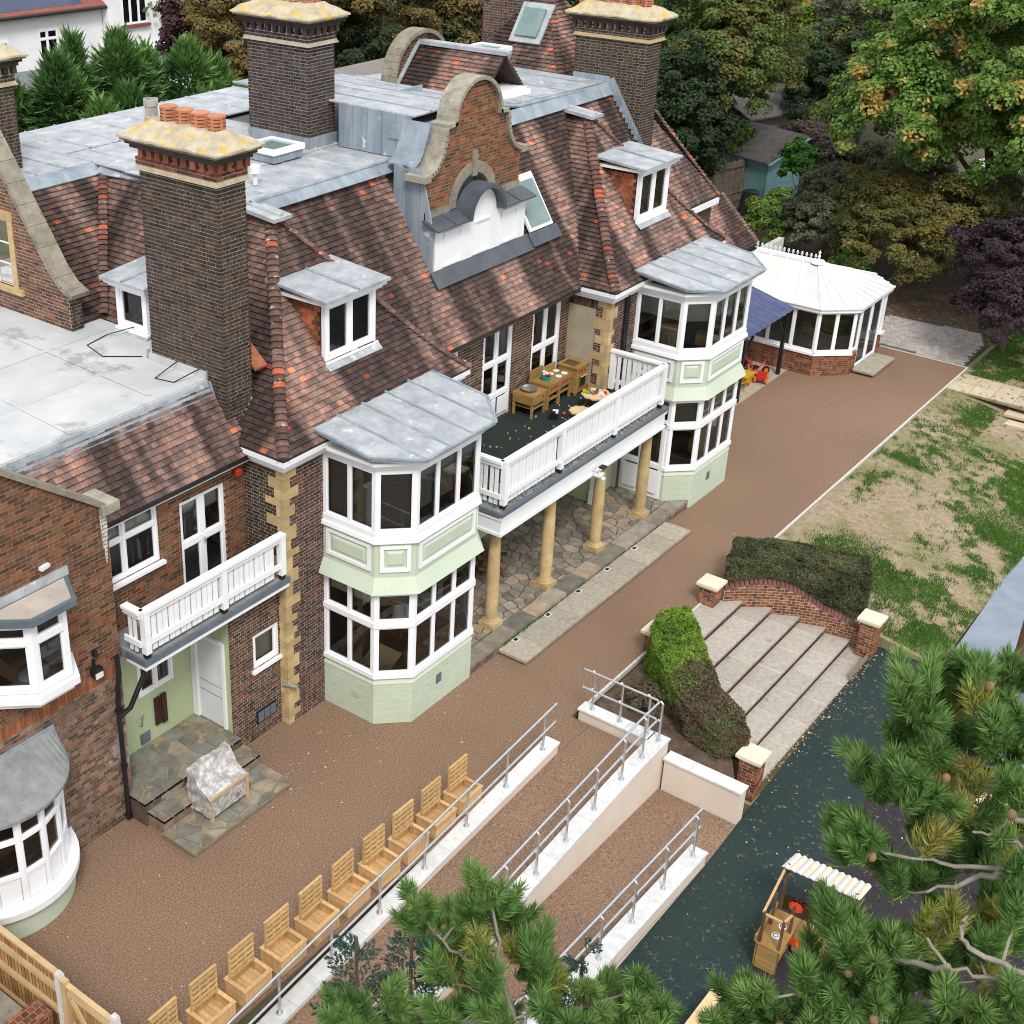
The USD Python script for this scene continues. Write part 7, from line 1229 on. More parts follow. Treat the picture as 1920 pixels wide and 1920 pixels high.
lr = lambda a, c, t: np.asarray(a) * (1 - t) + np.asarray(c) * t
for k in range(4): roofp(lr(ev[0], ev[1], k / 4), lr(ev[0], ev[1], (k + 1) / 4), lr(bk, hub, k / 4), lr(bk, hub, (k + 1) / 4)); roofp(lr(ev[4], ev[5], k / 4), lr(ev[4], ev[5], (k + 1) / 4), lr(hub, bk, k / 4), lr(hub, bk, (k + 1) / 4))
for i, nn_ in ((1, 3), (2, 6), (3, 3)):
    for k in range(nn_): roofp(lr(ev[i], ev[i + 1], k / nn_), lr(ev[i], ev[i + 1], (k + 1) / nn_), hub + V(0, 0, .0), hub + V(.001, 0, 0))
obj(cv, 'ridge', B().bar(hub + Z3 * .06 - Y * .1, bk + Z3 * .06, .22, .10).lathe([(.26, 0), (.2, .08), (0, .1)], hub + Z3 * .03, 10), 'white_upvc')
for k in range(14):
    q = hub + V(0, .12 + .16 * k, .11); obj(cv, 'cresting', B().bx(q[0] - .012, q[1] - .07, q[2], q[0] + .012, q[1] + .07, q[2] + .03).bx(q[0] - .012, q[1] - .014, q[2] + .03, q[0] + .012, q[1] + .014, q[2] + .16).bx(q[0] - .012, q[1] - .045, q[2] + .10, q[0] + .012, q[1] + .045, q[2] + .13).cb(q + Z3 * .17, (.026, .05, .05)), 'white_upvc')
obj(cv, 'finial', B().lathe([(.03, 0), (.03, .1), (.055, .14), (.02, .2), (.045, .27), (.0, .36)], hub + Z3 * .11, 10), 'white_upvc', smooth=40)
obj(cv, 'room_floor', B().prism(wl_.buffer(-.26), 0.0, .05), 'interior_pale'); obj(cv, 'inner_wall', B().bx(23.2, 4.6, 0, 27.6, 4.8, 3.0), 'interior_pale'); obj(cv, 'low_cupboard', B().bx(23.6, 3.9, .05, 25.2, 4.5, .9), 'interior_pale'); obj(cv, 'picture', B().bx(24.5, 4.57, 1.5, 24.75, 4.595, 1.8), 'timber_dark')
sp_ = thing('stone_doorstep', 'grey stone slab step before the conservatory doors', 'step', (25.2, 0, 0)); obj(sp_, 'slab', B().bx(24.3, -.42, .09, 26.2, .30, .16), 'concrete_slab'); obj(sp_, 'base', B().bx(24.4, -.34, -.02, 26.1, .30, .089), 'riser')
obj(HB, 'low_roof', B().par((22.6, 4.4, 2.9), (4.6, 0, 0), (0, 2.2, 1.4), (0, -.03, .05)), 'red_tile', label='small lower red tiled roof behind the conservatory') if False else None
tile_slope(HB, V(20.0, 4.9, 0), X, Y, [(0, 3.1), (1.6, 4.6)], sbox(2.6, 0, 6.2, 1.6), 'tile_front', seed=88)
# ---------------------------------------------------------------- canopy and ride-on toys
cn = thing('canopy', 'blue corrugated lean-to canopy on black posts beside the right bay', 'canopy', (20.5, 2.6, 0))
for x in (19.55, 22.6): obj(cn, 'post', B().bx(x - .055, 2.08, 0, x + .055, 2.19, 2.16), 'black_paint'); obj(cn, 'brace', B().bar((x - .6 * (1 if x > 20 else -1), 2.135, 2.1), (x, 2.135, 1.4), .07), 'black_paint')
obj(cn, 'beam', B().bx(16.2, 2.08, 2.161, 22.7, 2.19, 2.28), 'black_paint'); obj(cn, 'rafter', B().bar((22.62, 2.1, 2.27), (22.62, 3.5, 2.62), .07), 'black_paint')
for k in range(6):
    b = B(); n = 12; 
    for i in range(n):
        f3 = lambda t: .022 * math.sin(t * 2 * PI * 3); t0, t1 = i / n, (i + 1) / n; w = 6.7 / 6; xa, xb = 16.1 + w * (k + t0), 16.1 + w * (k + t1); za, zb_ = f3(t0), f3(t1); b.add([(xa, 1.95, 2.31 + za), (xb, 1.95, 2.31 + zb_), (xb, 3.55, 2.72 + zb_), (xa, 3.55, 2.72 + za), (xa, 1.95, 2.30 + za), (xb, 1.95, 2.30 + zb_), (xb, 3.55, 2.71 + zb_), (xa, 3.55, 2.71 + za)], [[0, 1, 2, 3], [4, 7, 6, 5], [0, 4, 5, 1]])
    obj(cn, 'roof_sheet', b, 'blue_sheet')
single_struct('canopy_slab', B().bx(16.2, 2.05, -.02, 23.15, 3.5, .02), 'concrete_slab')
def wheel(b, c, r, w=.05, ax=(1, 0, 0)): a = unit(ax); c = np.asarray(c, float); return b.tube([c - a * w / 2, c + a * w / 2], r, 14)
def trike(lab, x, y, rz, m):
    t = thing('tricycle', lab, 'tricycle', (x, y, .02)); ca, sa = math.cos(rz), math.sin(rz); T = lambda a, b_, c: V(x + ca * a - sa * b_, y + sa * a + ca * b_, .02 + c); axl = V(-sa, ca, 0)
    obj(t, 'frame', B().tube([T(-.3, 0, .18), T(0, 0, .25), T(.26, 0, .42), T(.3, 0, .55)], .028, 8).tube([T(.30, 0, .45), T(.36, 0, .15)], .022, 8), m)
    obj(t, 'handlebar', B().tube([T(.22, -.2, .62), T(.3, 0, .56), T(.22, .2, .62)], .018, 8), 'plastic_black'); obj(t, 'seat', B().cb(T(-.1, 0, .34), (.24, .18, .05), rz), 'plastic_black'); obj(t, 'back_rest', B().tube([T(-.28, -.12, .2), T(-.32, -.12, .55), T(-.32, .12, .55), T(-.28, .12, .2)], .02, 8), m)
    for q, r in ((T(.36, 0, .15), .15), (T(-.3, .22, .12), .12), (T(-.3, -.22, .12), .12)): w_ = obj(t, 'wheel', wheel(B(), q, r, .05, axl), 'plastic_black', smooth=40); obj(w_, 'hub', wheel(B(), q, r * .55, .06, axl), 'plastic_orange', smooth=40)
trike('red tricycle at the back of the canopy, nearest the conservatory wall', 22.2, 3.1, .5, 'plastic_red'); trike('red tricycle with its wheel turned outward under the canopy', 22.0, 2.62, -.5, 'print_red'); trike('red tricycle by the inner end of the canopy', 21.3, 3.15, .7, 'plastic_red'); trike('green and pink tricycle next to the near black post', 19.7, 2.7, -.3, 'plastic_green')
wbw = thing('toy_wheelbarrow', 'yellow toy wheelbarrow with thin frame legs under the canopy', 'wheelbarrow', (20.7, 2.45, .02)); c = V(20.7, 2.45, .4)
obj(wbw, 'tray', B().add([c + V(*q) for q in ((-.2, -.14, -.08), (.2, -.14, -.08), (.2, .14, -.08), (-.2, .14, -.08), (-.34, -.22, .16), (.34, -.22, .16), (.34, .22, .16), (-.34, .22, .16))], [[0, 3, 2, 1], [0, 1, 5, 4], [1, 2, 6, 5], [2, 3, 7, 6], [3, 0, 4, 7]]).add([c + V(*q) for q in ((-.34, -.22, .16), (.34, -.22, .16), (.34, .22, .16), (-.34, .22, .16))], [[0, 1, 2, 3]]), 'plastic_yellow'); obj(wbw, 'frame', B().tube([c + V(-.6, -.16, .05), c + V(.1, -.14, -.1), c + V(.36, 0, -.24)], .018, 6).tube([c + V(-.6, .16, .05), c + V(.1, .14, -.1), c + V(.36, 0, -.24)], .018, 6).tube([c + V(-.15, -.14, -.08), c + V(-.22, -.16, -.38), c + V(-.22, .16, -.38), c + V(-.15, .14, -.08)], .016, 6), 'plastic_yellow'); w_ = obj(wbw, 'wheel', wheel(B(), c + V(.38, 0, -.25), .13, .05, (0, 1, 0)), 'plastic_orange', smooth=40)
rw_ = thing('toy_wagon', 'low red wagon with four orange wheels under the canopy', 'wagon', (21.7, 2.3, .02)); obj(rw_, 'tray', B().cb((21.7, 2.3, .2), (.6, .3, .1), .3), 'plastic_red')
for a, c2 in ((.22, .18), (-.22, .18), (.22, -.18), (-.22, -.18)): obj(rw_, 'wheel', wheel(B(), (21.7 + a * .95 - c2 * .3, 2.3 + a * .3 + c2 * .95, .13), .11, .05, (-.3, .95, 0)), 'plastic_orange', smooth=40)
# ---------------------------------------------------------------- neighbours: shed, far shed, bin, fences, white house
sh = thing('garden_shed', 'teal weatherboarded shed with a dark felt roof among the shrubs', 'shed', (43.5, 11.8, 0)); A_, D_ = V(41.2, 11.3, 0), V(45.6, 9.9, 0); u = unit(D_ - A_); n = V(u[1], -u[0], 0); wv = np.linalg.norm(D_ - A_); back = -n * 4.6
for k in range(15):
    z = .1 + .145 * k; hw = wv if z < 2.0 else wv - (z - 2.0) * wv / .85
    if hw <= .1: break
    s0 = 0 if z < 2.0 else (wv - hw) / 2; obj(sh, 'weatherboard', B().par(A_ + u * s0 + Z3 * z, u * hw, n * .03, Z3 * .14), 'shed_teal')
obj(sh, 'shed_wall', B().add([A_ + Z3 * 0, D_, D_ + Z3 * 2.05, A_ + u * wv / 2 + Z3 * 2.85, A_ + Z3 * 2.05] , [[0, 1, 2], [0, 2, 3], [0, 3, 4]]).add([A_, A_ + back, A_ + back + Z3 * 2.05, A_ + Z3 * 2.05], [[0, 1, 2, 3]]), 'shed_teal')
for s in (0, 1): obj(sh, 'felt_roof', B().par((A_ - u * .25 if s == 0 else D_ + u * .25) + Z3 * 1.95 + n * .2, (u if s == 0 else -u) * (wv / 2 + .25) + Z3 * .95, back - n * .4, Z3 * .06), 'shed_felt'); obj(sh, 'barge_board', B().bar((A_ - u * .25 if s == 0 else D_ + u * .25) + Z3 * 1.93 + n * .24, A_ + u * wv / 2 + Z3 * 2.87 + n * .24, .04, .18, up=(n[0], n[1], 0)), 'shed_teal')
s2 = thing('far_shed', 'old dark roofed shed behind the teal shed', 'shed', (50, 16, 0)); obj(s2, 'shed_wall', B().cb((50.2, 16.4, 1.1), (4.0, 3.0, 2.2), -.3), 'old_plank'); obj(s2, 'shed_roof', B().par((47.6, 15.2, 2.2), (4.6, -1.4, .0), (.6, 1.9, .75), (0, 0, .08)).par((48.8, 19.0, 2.2), (4.6, -1.4, 0), (-.6, -1.9, .75), (0, 0, .08)), 'shed_felt')
single('compost_bin', B().lathe([(.52, 0), (.50, .12), (.40, .95), (.36, 1.02), (.36, 1.08), (.30, 1.12), (0, 1.13)], (39.5, 11.2, -.05), 20), 'plastic_black', 'black plastic compost bin in front of the grey fence', 'compost bin', smooth=40)
def panel_fence(nm, lab, a, c, h, m='old_plank', bw=.14):
    a, c = V(*a, 0), V(*c, 0); u = unit(c - a); n = V(-u[1], u[0], 0); w = np.linalg.norm(c - a); t = thing(nm, lab, 'fence', (a + c) / 2)
    for k in range(int(w / bw)): obj(t, 'fence_board', B().par(a + u * bw * k, u * (bw - .012), n * (.02 + .008 * (k % 2)), Z3 * (h + .02 * (k % 3))), m)
    for z in (.4, h - .3): obj(t, 'fence_rail', B().par(a + Z3 * z - n * .045, u * w, n * .045, Z3 * .07), m)
    return t
panel_fence('panel_fence', 'weathered grey fence behind the compost bin', (38.3, 13.2), (42.5, 12.3), 1.9); panel_fence('panel_fence', 'leaning grey fence behind the teal shed roof', (46.5, 17.2), (55, 14.0), 2.4); panel_fence('panel_fence', 'brown vertical board fence left of the large chimney', (19.4, 27.9), (23.2, 25.2), 6.3, bw=.2); panel_fence('panel_fence', 'brown fence panel right of the large chimney', (30.5, 24.8), (34.5, 22.5), 4.2, bw=.25)
single('concrete_post', B().cb((23.3, 25.1, 3.1), (.12, .12, 6.6)), 'kerb', 'tall pale post at the end of the brown board fence', 'post')
single('white_van_wall', B().cb((22.6, 29.2, 4.4), (3.2, .3, 3.9), -.75), 'white_render', 'blank white wall glimpsed through the cypress trees', 'wall')
wh = thing('white_house', 'white rendered neighbouring house with solar panels on a red roof', 'house', (30.5, 48.3, 0)); ang = math.radians(-5.94); u = V(math.cos(ang), math.sin(ang), 0); n = V(u[1], -u[0], 0); Po = V(30.45, 48.3, 0) - u * 6.5
obj(wh, 'wall', B().par(Po, u * 9.75, -n * 6, Z3 * 6.25), 'white_render'); obj(wh, 'wall', B().par(Po + u * 9.8 + n * .5, u * 6.5, -n * 7, Z3 * 9.5), 'white_render')
def wp(x, z, d=0.0): return Po + u * x + Z3 * z + n * d
obj(wh, 'roof', B().par(wp(-.4, 6.2, .45), u * 10.2, -n * 3.5 + Z3 * 2.2, Z3 * .1), 'red_tile'); obj(wh, 'gutter', B().tube([wp(-.4, 6.18, .5), wp(9.8, 6.18, .5)], .09, 8), 'black_paint')
for k in range(6): obj(wh, 'solar_panel', B().par(wp(-.2 + 1.45 * k, 6.42, .2), u * 1.40, -n * 2.6 + Z3 * 1.63, Z3 * .05), 'solar')
for x, z, w, h, xs_w, ys_w in ((2.35, 3.5, 1.35, 1.5, (.62,), (1.0,)), (5.55, 3.75, 1.25, 1.6, (.55,), (1.1,))): glaze(wh, wp(x, z, .06), u, n, w, h, xs=xs_w, ys=ys_w, sill=.12, fr=.09, mu=.09); obj(wh, 'window_back', B().par(wp(x, z, .0), u * w, n * .004, Z3 * h), 'plastic_black')
for x, z, w, h, xs_w, ys_w in ((10.75, 5.1, 1.75, 2.0, (.58, 1.16), (1.45,)), (13.9, 6.2, .6, 1.5, (), ())): wf = glaze(wh, wp(x, z, .56), u, n, w, h, xs=xs_w, ys=ys_w, fr=.08, mu=.08); obj(wh, 'window_back', B().par(wp(x, z, .503), u * w, n * .004, Z3 * h), 'plastic_black'); obj(wh, 'red_sill', B().par(wp(x - .12, z - .16, .5), u * (w + .24), n * .2, Z3 * .14), 'red_tile')
obj(wh, 'downpipe', B().tube([wp(13.55, 9.4, .58), wp(13.55, 4.1, .58)], .06, 8), 'black_paint'); obj(wh, 'lean_to_roof', B().par(wp(-.5, 1.5, 2.6), u * 10.1, -n * 2.55 + Z3 * 1.75, Z3 * .08), 'slate_roof'); obj(wh, 'lean_to_wall', B().par(wp(-.5, -.5, 2.4), u * 10.0, -n * 2.4, Z3 * 1.95), 'white_render'); obj(wh, 'parapet', B().par(wp(9.6, 1.4, 2.7), u * .3, -n * 2.7 + Z3 * 1.95, Z3 * .3), 'coping_stone')
gh = thing('lean_to_greenhouse', 'white framed glazed lean-to against the white house', 'greenhouse', tuple(wp(12.8, 0, 2)))
for k in range(5): obj(gh, 'glazing_bar', B().bar(wp(11.3 + .85 * k, 3.7, .6), wp(10.9 + .95 * k, 2.2, 3.2), .14, .1), 'white_upvc')
for k in range(4): obj(gh, 'pane', B().add([wp(11.3 + .85 * k, 3.66, .6), wp(12.15 + .85 * k, 3.66, .6), wp(11.85 + .95 * k, 2.16, 3.2), wp(10.9 + .95 * k, 2.16, 3.2)], [[0, 1, 2, 3]]), 'skylight_glass')
obj(gh, 'beam', B().bar(wp(11.2, 3.72, .6), wp(14.9, 3.72, .6), .2).bar(wp(10.8, 2.2, 3.2), wp(14.8, 2.2, 3.2), .16), 'white_upvc'); obj(gh, 'wall', B().par(wp(10.9, -.5, 3.1), u * 3.9, -n * 2.4, Z3 * 2.6), 'white_render')
# ---------------------------------------------------------------- vegetation
def leaf_quads(P_, N_, size, asp, r, droop=.0):
    """one folded diamond leaf per point, facing roughly along its normal"""
    n = len(P_); t = r.normal(0, 1, (n, 3)); t -= N_ * (t * N_).sum(1)[:, None]; t /= np.maximum(np.linalg.norm(t, axis=1, keepdims=True), 1e-6); s = np.cross(N_, t)
    sz = (size * r.uniform(.65, 1.35, n))[:, None]; t[:, 2] -= droop; a, c = P_ - t * sz * .5, P_ + t * sz * .5; l, q = P_ + s * sz * asp * .5 + N_ * sz * .10, P_ - s * sz * asp * .5 + N_ * sz * .10
    v = np.stack([a, q, c, l], 1).reshape(-1, 3); k = np.arange(n) * 4
    return v, np.vstack([np.stack([k, k + 1, k + 2], 1), np.stack([k, k + 2, k + 3], 1)]), np.repeat(r.random(n), 4)
def crown_points(lobes, n, r, clump=.42, spread=.5, inner=.25):
    """leaf positions gathered in clumps through the lobes' volume, more of them outside and above"""
    tot = sum(b[0] * b[1] + b[1] * b[2] + b[0] * b[2] for _, b in lobes); PP, NN = [], []
    for c, b in lobes:
        c, b = np.asarray(c, float), np.asarray(b, float); m = int(n * (b[0] * b[1] + b[1] * b[2] + b[0] * b[2]) / tot); nc = max(8, int(3.4 * (b[0] * b[1] * b[2]) ** (2 / 3) / clump ** 2))
        d = r.normal(0, 1, (nc, 3)); d /= np.linalg.norm(d, axis=1, keepdims=True); d[:, 2] = np.where(d[:, 2] < -.45, -d[:, 2], d[:, 2]); rad = 1 - np.abs(r.normal(0, .16, nc)); rad = np.where(r.uniform(0, 1, nc) < inner, r.uniform(.45, .85, nc), rad)
        bump_ = 1 + .16 * NZ(d * 2.3 + c); cc = c + d * (b * (rad * bump_)[:, None]); cr = clump * r.uniform(.6, 1.25, nc)
        i = r.integers(0, nc, m); e = r.normal(0, 1, (m, 3)); e /= np.linalg.norm(e, axis=1, keepdims=True); e[:, 2] = np.where(r.uniform(0, 1, m) < .45, np.abs(e[:, 2]), e[:, 2]); q = cc[i] + e * (cr[i] * r.uniform(.35, 1.0, m) ** spread)[:, None] * V(1.15, 1.15, .75)
        PP.append(q); nn = e * .8 + d[i] * .5 + V(0, 0, .55) + r.normal(0, .45, (m, 3)); NN.append(nn / np.linalg.norm(nn, axis=1, keepdims=True))
    return np.vstack(PP), np.vstack(NN)
def limbs(parent, base, lobes, r, rad=.16, m='bark', n=5):
    base = np.asarray(base, float); c0 = np.mean([np.asarray(c) for c, _ in lobes], axis=0); h = c0[2] - base[2]; P_ = [base, base + V(.1, .05, h * .5), V(c0[0], c0[1], base[2] + h * 1.15)]
    t = obj(parent, 'trunk', B().tube(P_, [rad, rad * .75, rad * .3], 9), m, smooth=50)
    for k in range(n):
        c, b = lobes[k % len(lobes)]; a = r.uniform(0, 6.28); s = base + (P_[2] - base) * r.uniform(.35, .8); e = np.asarray(c) + np.asarray(b) * V(math.cos(a), math.sin(a), r.uniform(.0, .7)) * .72; md = (s + e) / 2 + V(0, 0, -.15); obj(parent, 'limb', B().tube([s, md, e], [rad * .4, rad * .28, rad * .09], 6), m, smooth=50)
def tree(name, label, cat, base, lobes, n, leaf, size, seed, clump=.42, asp=.62, rad=.16, extra=None, group=None, droop=.0, inner=.25):
    r = np.random.default_rng(seed); t = thing(name, label, cat, base, group); limbs(t, base, lobes, r, rad); P_, N_ = crown_points(lobes, n, r, clump, inner=inner)
    if extra:
        k = NZ(P_ * extra[2]) + r.normal(0, .12, len(P_)) > extra[1]; obj(t, 'turning_leaves', B().add(*leaf_quads(P_[k], N_[k], size, asp, r, droop)), extra[0]); P_, N_ = P_[~k], N_[~k]
    obj(t, 'crown', B().add(*leaf_quads(P_, N_, size, asp, r, droop)), leaf); return t
def E(*a): return (a[:3], a[3:])
tree('maple_tree', 'large green maple with clusters of orange yellow leaves at the upper right', 'tree', (36.2, .2, 0), [E(35.2, 1.2, 8.3, 4.3, 4.3, 4.6), E(33.8, 3.8, 6.4, 2.5, 2.5, 2.6), E(35.0, -2.2, 6.0, 3.2, 3.2, 3.6), E(37, 2.6, 9.5, 3.8, 3.8, 3.6), E(36.4, 1.0, 5.2, 3.2, 3.2, 2.2)], 135000, 'leaf_maple', .155, 1, .5, .7, .26, extra=('leaf_autumn', .60, 1.1), droop=.15)
tree('oak_tree', 'tall dark olive oak just right of the far chimney', 'tree', (40.4, 14.2, 0), [E(40.4, 14.2, 7.2, 3.6, 3.6, 4.2), E(38.2, 12.6, 6.0, 2.4, 2.4, 2.8), E(43, 14, 6.4, 2.8, 2.8, 3.4)], 80000, 'leaf_oak', .16, 2, .5, rad=.25, extra=('leaf_olive', .25, .5))
tree('evergreen_tree', 'nearly black green evergreen below the oak, beside the end of the house roof', 'tree', (35.6, 11.2, 0), [E(34.0, 12.6, 4.6, 2.0, 2.0, 3.4), E(35.6, 12.6, 3.4, 1.7, 1.7, 3.0), E(37.4, 13.4, 4.2, 1.9, 1.9, 2.6)], 44000, 'leaf_dark', .17, 3, .4)
tree('lime_green_tree', 'bright lime green tree lit up behind the dark oak', 'tree', (59.3, 17.6, 0), [E(59.3, 17.6, 3.8, 2.2, 2.4, 3.0), E(57.6, 15.6, 1.6, 1.9, 1.9, 2.0)], 36000, 'leaf_lime', .16, 4, .42)
tree('willow_tree', 'grey green tree with pale bare twigs left of the maple', 'tree', (56.1, 12.7, 0), [E(56.1, 12.7, 5.5, 3.6, 3.6, 4.2), E(53.5, 9.5, 5.0, 3.0, 3.0, 3.6)], 48000, 'leaf_grey', .17, 5, .5)
tree('thorn_tree', 'dark green spreading tree over the shed fence', 'tree', (50.6, 11.9, 0), [E(51.4, 12.6, 3.6, 2.6, 2.6, 3.0), E(48.2, 10.0, 2.9, 1.5, 1.5, 1.5)], 30000, 'leaf_dark', .17, 6, .42, extra=('leaf_olive', .3, .7))
tree('laurel_shrub', 'rounded glossy green laurel in front of the compost bin', 'shrub', (35.0, 8.0, 0), [E(35.0, 8.0, 1.3, 1.25, 1.25, 1.35)], 11000, 'leaf_laurel', .15, 7, .25, rad=.06)
tree('grey_shrub', 'grey green variegated shrub in front of the teal shed', 'shrub', (34.8, 5.8, 0), [E(34.8, 5.8, 1.5, 1.9, 1.9, 1.6), E(35.8, 6.2, 2.8, 1.3, 1.3, 1.0)], 30000, 'leaf_grey', .12, 8, .28, rad=.08)
tree('golden_shrub', 'broad olive shrub flecked with yellow beside the leafy soil', 'shrub', (33.4, 2.2, 0), [E(33.4, 2.4, 2.0, 2.7, 2.5, 2.0), E(34.2, .4, 2.4, 2.2, 2.2, 2.0), E(34.6, 3.8, 2.6, 1.8, 1.8, 1.8)], 60000, 'leaf_olive', .11, 9, .3, rad=.1)
tree('green_shrub', 'small bright green shrub at the foot of the grey green shrub', 'shrub', (32.4, 3.7, 0), [E(32.4, 3.7, .7, .75, .75, .75)], 5000, 'leaf_bright', .17, 10, .22, rad=.04)
tree('purple_shrub', 'dark purple leaved shrub overhanging the lawn at the right edge', 'shrub', (29.6, -2.9, 0), [E(30.0, -2.5, 3.0, 2.0, 2.0, 1.5), E(28.2, -3.3, 1.9, 1.7, 1.7, 1.4), E(31.5, -3.5, 3.2, 2.0, 2.0, 1.6)], 60000, 'leaf_purple', .115, 11, .3, rad=.1)
tree('dead_shrub', 'brown dying climber sprawled over the teal shed roof', 'shrub', (40.5, 8.2, 0), [E(40.3, 8.0, 2.0, 1.5, 1.5, 1.5), E(44.6, 10.8, 2.6, 1.2, 1.6, .6)], 12000, 'leaf_dead', .14, 12, .28, rad=.05)
tree('ash_sapling', 'fresh green ash sapling by the corner of the teal shed', 'tree', (39.4, 9.0, 0), [E(39.4, 9.0, 2.6, .9, .9, 1.0)], 4200, 'leaf_bright', .2, 13, .25, rad=.04)
tree('yellow_shrub', 'yellowish shrub at the gable corner of the teal shed', 'shrub', (42.6, 14.2, 0), [E(42.4, 14.0, 2.2, 1.5, 1.3, 1.2)], 7000, 'leaf_laurel', .17, 14, .25, rad=.05)
tree('undergrowth_shrub', 'low dark shrub between the compost bin and the house', 'shrub', (33.8, 9.9, 0), [E(33.6, 9.9, .6, 1.5, .9, .6)], 6000, 'leaf_dark', .14, 15, .22, rad=.04)
tree('plum_tree', 'dark purple plum tree beside the white house', 'tree', (26.3, 33.5, 0), [E(26.3, 33.5, 6.7, 1.5, 1.6, 2.2), E(27.2, 32.6, 5.2, 1.5, 1.5, 1.8)], 20000, 'leaf_plum', .2, 16, .4)
tree('bronze_oak', 'bronze green oak left of the large chimney', 'tree', (24.9, 29.3, 0), [E(25.6, 29.6, 7.6, 2.2, 2.2, 2.6), E(25.2, 28.8, 4.6, 1.6, 1.6, 2.2), E(28.2, 29.6, 8.2, 2.0, 2.0, 2.2)], 48000, 'leaf_bronze', .16, 17, .45, rad=.2)
tree('bronze_oak', 'large bronze oak directly behind the large chimney', 'tree', (34.0, 29.0, 0), [E(34.0, 29.0, 6.2, 3.4, 3.4, 4.2), E(31.2, 28.4, 7.0, 2.4, 2.4, 3.0)], 60000, 'leaf_bronze', .17, 18, .5, rad=.25, extra=('leaf_dark', .30, .5))
tree('bronze_oak', 'dark bronze oak behind the round topped rear gable', 'tree', (39.2, 27.2, 0), [E(39.2, 27.2, 6.0, 3.4, 3.4, 4.2), E(36.6, 26.6, 5.0, 2.2, 2.2, 3.0), E(41.6, 26.2, 5.6, 2.6, 2.6, 3.4)], 66000, 'leaf_bronze', .17, 19, .5, rad=.25, extra=('leaf_dark', .14, .5))
tree('beech_tree', 'mid green tree behind the tiled turret', 'tree', (45, 24.4, 0), [E(45, 24.4, 6.0, 3.4, 3.4, 4.2), E(42.6, 19.2, 5.4, 2.6, 2.6, 3.4)], 54000, 'leaf_oak', .17, 20, .5, rad=.25)
tree('dark_shrub', 'dark olive shrub filling the gap under the maple, behind the golden shrub', 'shrub', (38.6, 3.6, 0), [E(38.4, 4.0, 2.2, 2.4, 2.2, 2.0), E(40.6, 6.0, 2.2, 1.6, 1.6, 1.6), E(37.6, .6, 2.0, 2.0, 2.2, 2.0), E(37.0, -2.5, 1.8, 2.2, 2.2, 1.8)], 52000, 'leaf_hedge', .13, 25, .35, rad=.1)
tree('rowan_tree', 'distant rowan with red berries above the lime green tree', 'tree', (69, 21.2, 0), [E(69, 21.0, 4.0, 1.8, 1.8, 1.6)], 6000, 'leaf_olive', .25, 22, .4, extra=('print_red', .25, 1.2))
# far woodland that closes the view
r = np.random.default_rng(77); lobes = []
for k in range(34):
    t = k / 33; lobes.append(E(30 + 68 * t + r.uniform(-2, 2), 62 - 58 * t + r.uniform(-3, 6), r.uniform(2.5, 4.0), r.uniform(3, 5), r.uniform(3, 5), r.uniform(3, 5)))
P_, N_ = crown_points(lobes, 90000, r, .8); single('woodland', B().add(*leaf_quads(P_, N_, .42, .65, r)), 'leaf_oak', 'far belt of mixed green trees closing the view', 'woodland', kind='stuff')
# cypresses
def cypress(label, base, spires, n, seed):
    """several wispy spires (dx, dy, height, radius) of feathery sprays on one stem"""
    r = np.random.default_rng(seed); base = np.asarray(base, float); t = thing('cypress_tree', label, 'tree', base, None); VV, FF, RR, c = [], [], [], 0; tot = sum(q[2] * q[3] for q in spires)
    for dx, dy, h, rad in spires:
        bs = base + V(dx, dy, 0); obj(t, 'trunk' if dx == 0 else 'stem', B().tube([base, bs + V(0, 0, h * .4), bs + V(0, 0, h * .95)], [.2, .12, .02], 8), 'bark'); m = int(n * h * rad / tot)
        z = h * (1 - r.uniform(0, 1, m) ** .8 * .97); a = r.uniform(0, 2 * PI, m); rr = rad * np.clip((h - z) / h * 1.9, 0.02, 1) ** .85 * (1 + .35 * NZ(np.stack([np.cos(a) * 1.6, np.sin(a) * 1.6, z * .8 + seed], 1))) * r.uniform(.6, 1.05, m)
        o = bs + np.stack([rr * np.cos(a), rr * np.sin(a), z], 1); d = np.stack([np.cos(a), np.sin(a), r.uniform(-.1, .9, m) + np.clip(1 - (h - z), 0, 1) * 2], 1); d /= np.linalg.norm(d, axis=1, keepdims=True); sd = np.cross(d, V(0, 0, 1)); sd /= np.maximum(np.linalg.norm(sd, axis=1, keepdims=True), 1e-6); L = r.uniform(.28, .62, m)
        for k in range(-3, 4):
            an = k * .32; dd = d * math.cos(an) + sd * math.sin(an) + r.normal(0, .1, (m, 3)); st = o + d * (L * (.16 * (3 - abs(k))))[:, None]; ln = (L * (.8 - .12 * abs(k)))[:, None]; w = np.cross(dd, r.normal(0, 1, (m, 3)) * .4 + V(0, 0, 1)); w /= np.maximum(np.linalg.norm(w, axis=1, keepdims=True), 1e-6); w *= (.036 * r.uniform(.6, 1.3, m))[:, None]
            VV.append(np.stack([st - w * .5, st + dd * ln * .55 - w, st + dd * ln, st + dd * ln * .5 + w], 1).reshape(-1, 3)); i = np.arange(m) * 4 + c; FF.append(np.vstack([np.stack([i, i + 1, i + 2], 1), np.stack([i, i + 2, i + 3], 1)])); RR.append(np.repeat(r.random(m), 4)); c += 4 * m
    obj(t, 'crown', B().add(np.vstack(VV), np.vstack(FF), np.concatenate(RR)), 'leaf_cypress'); return t
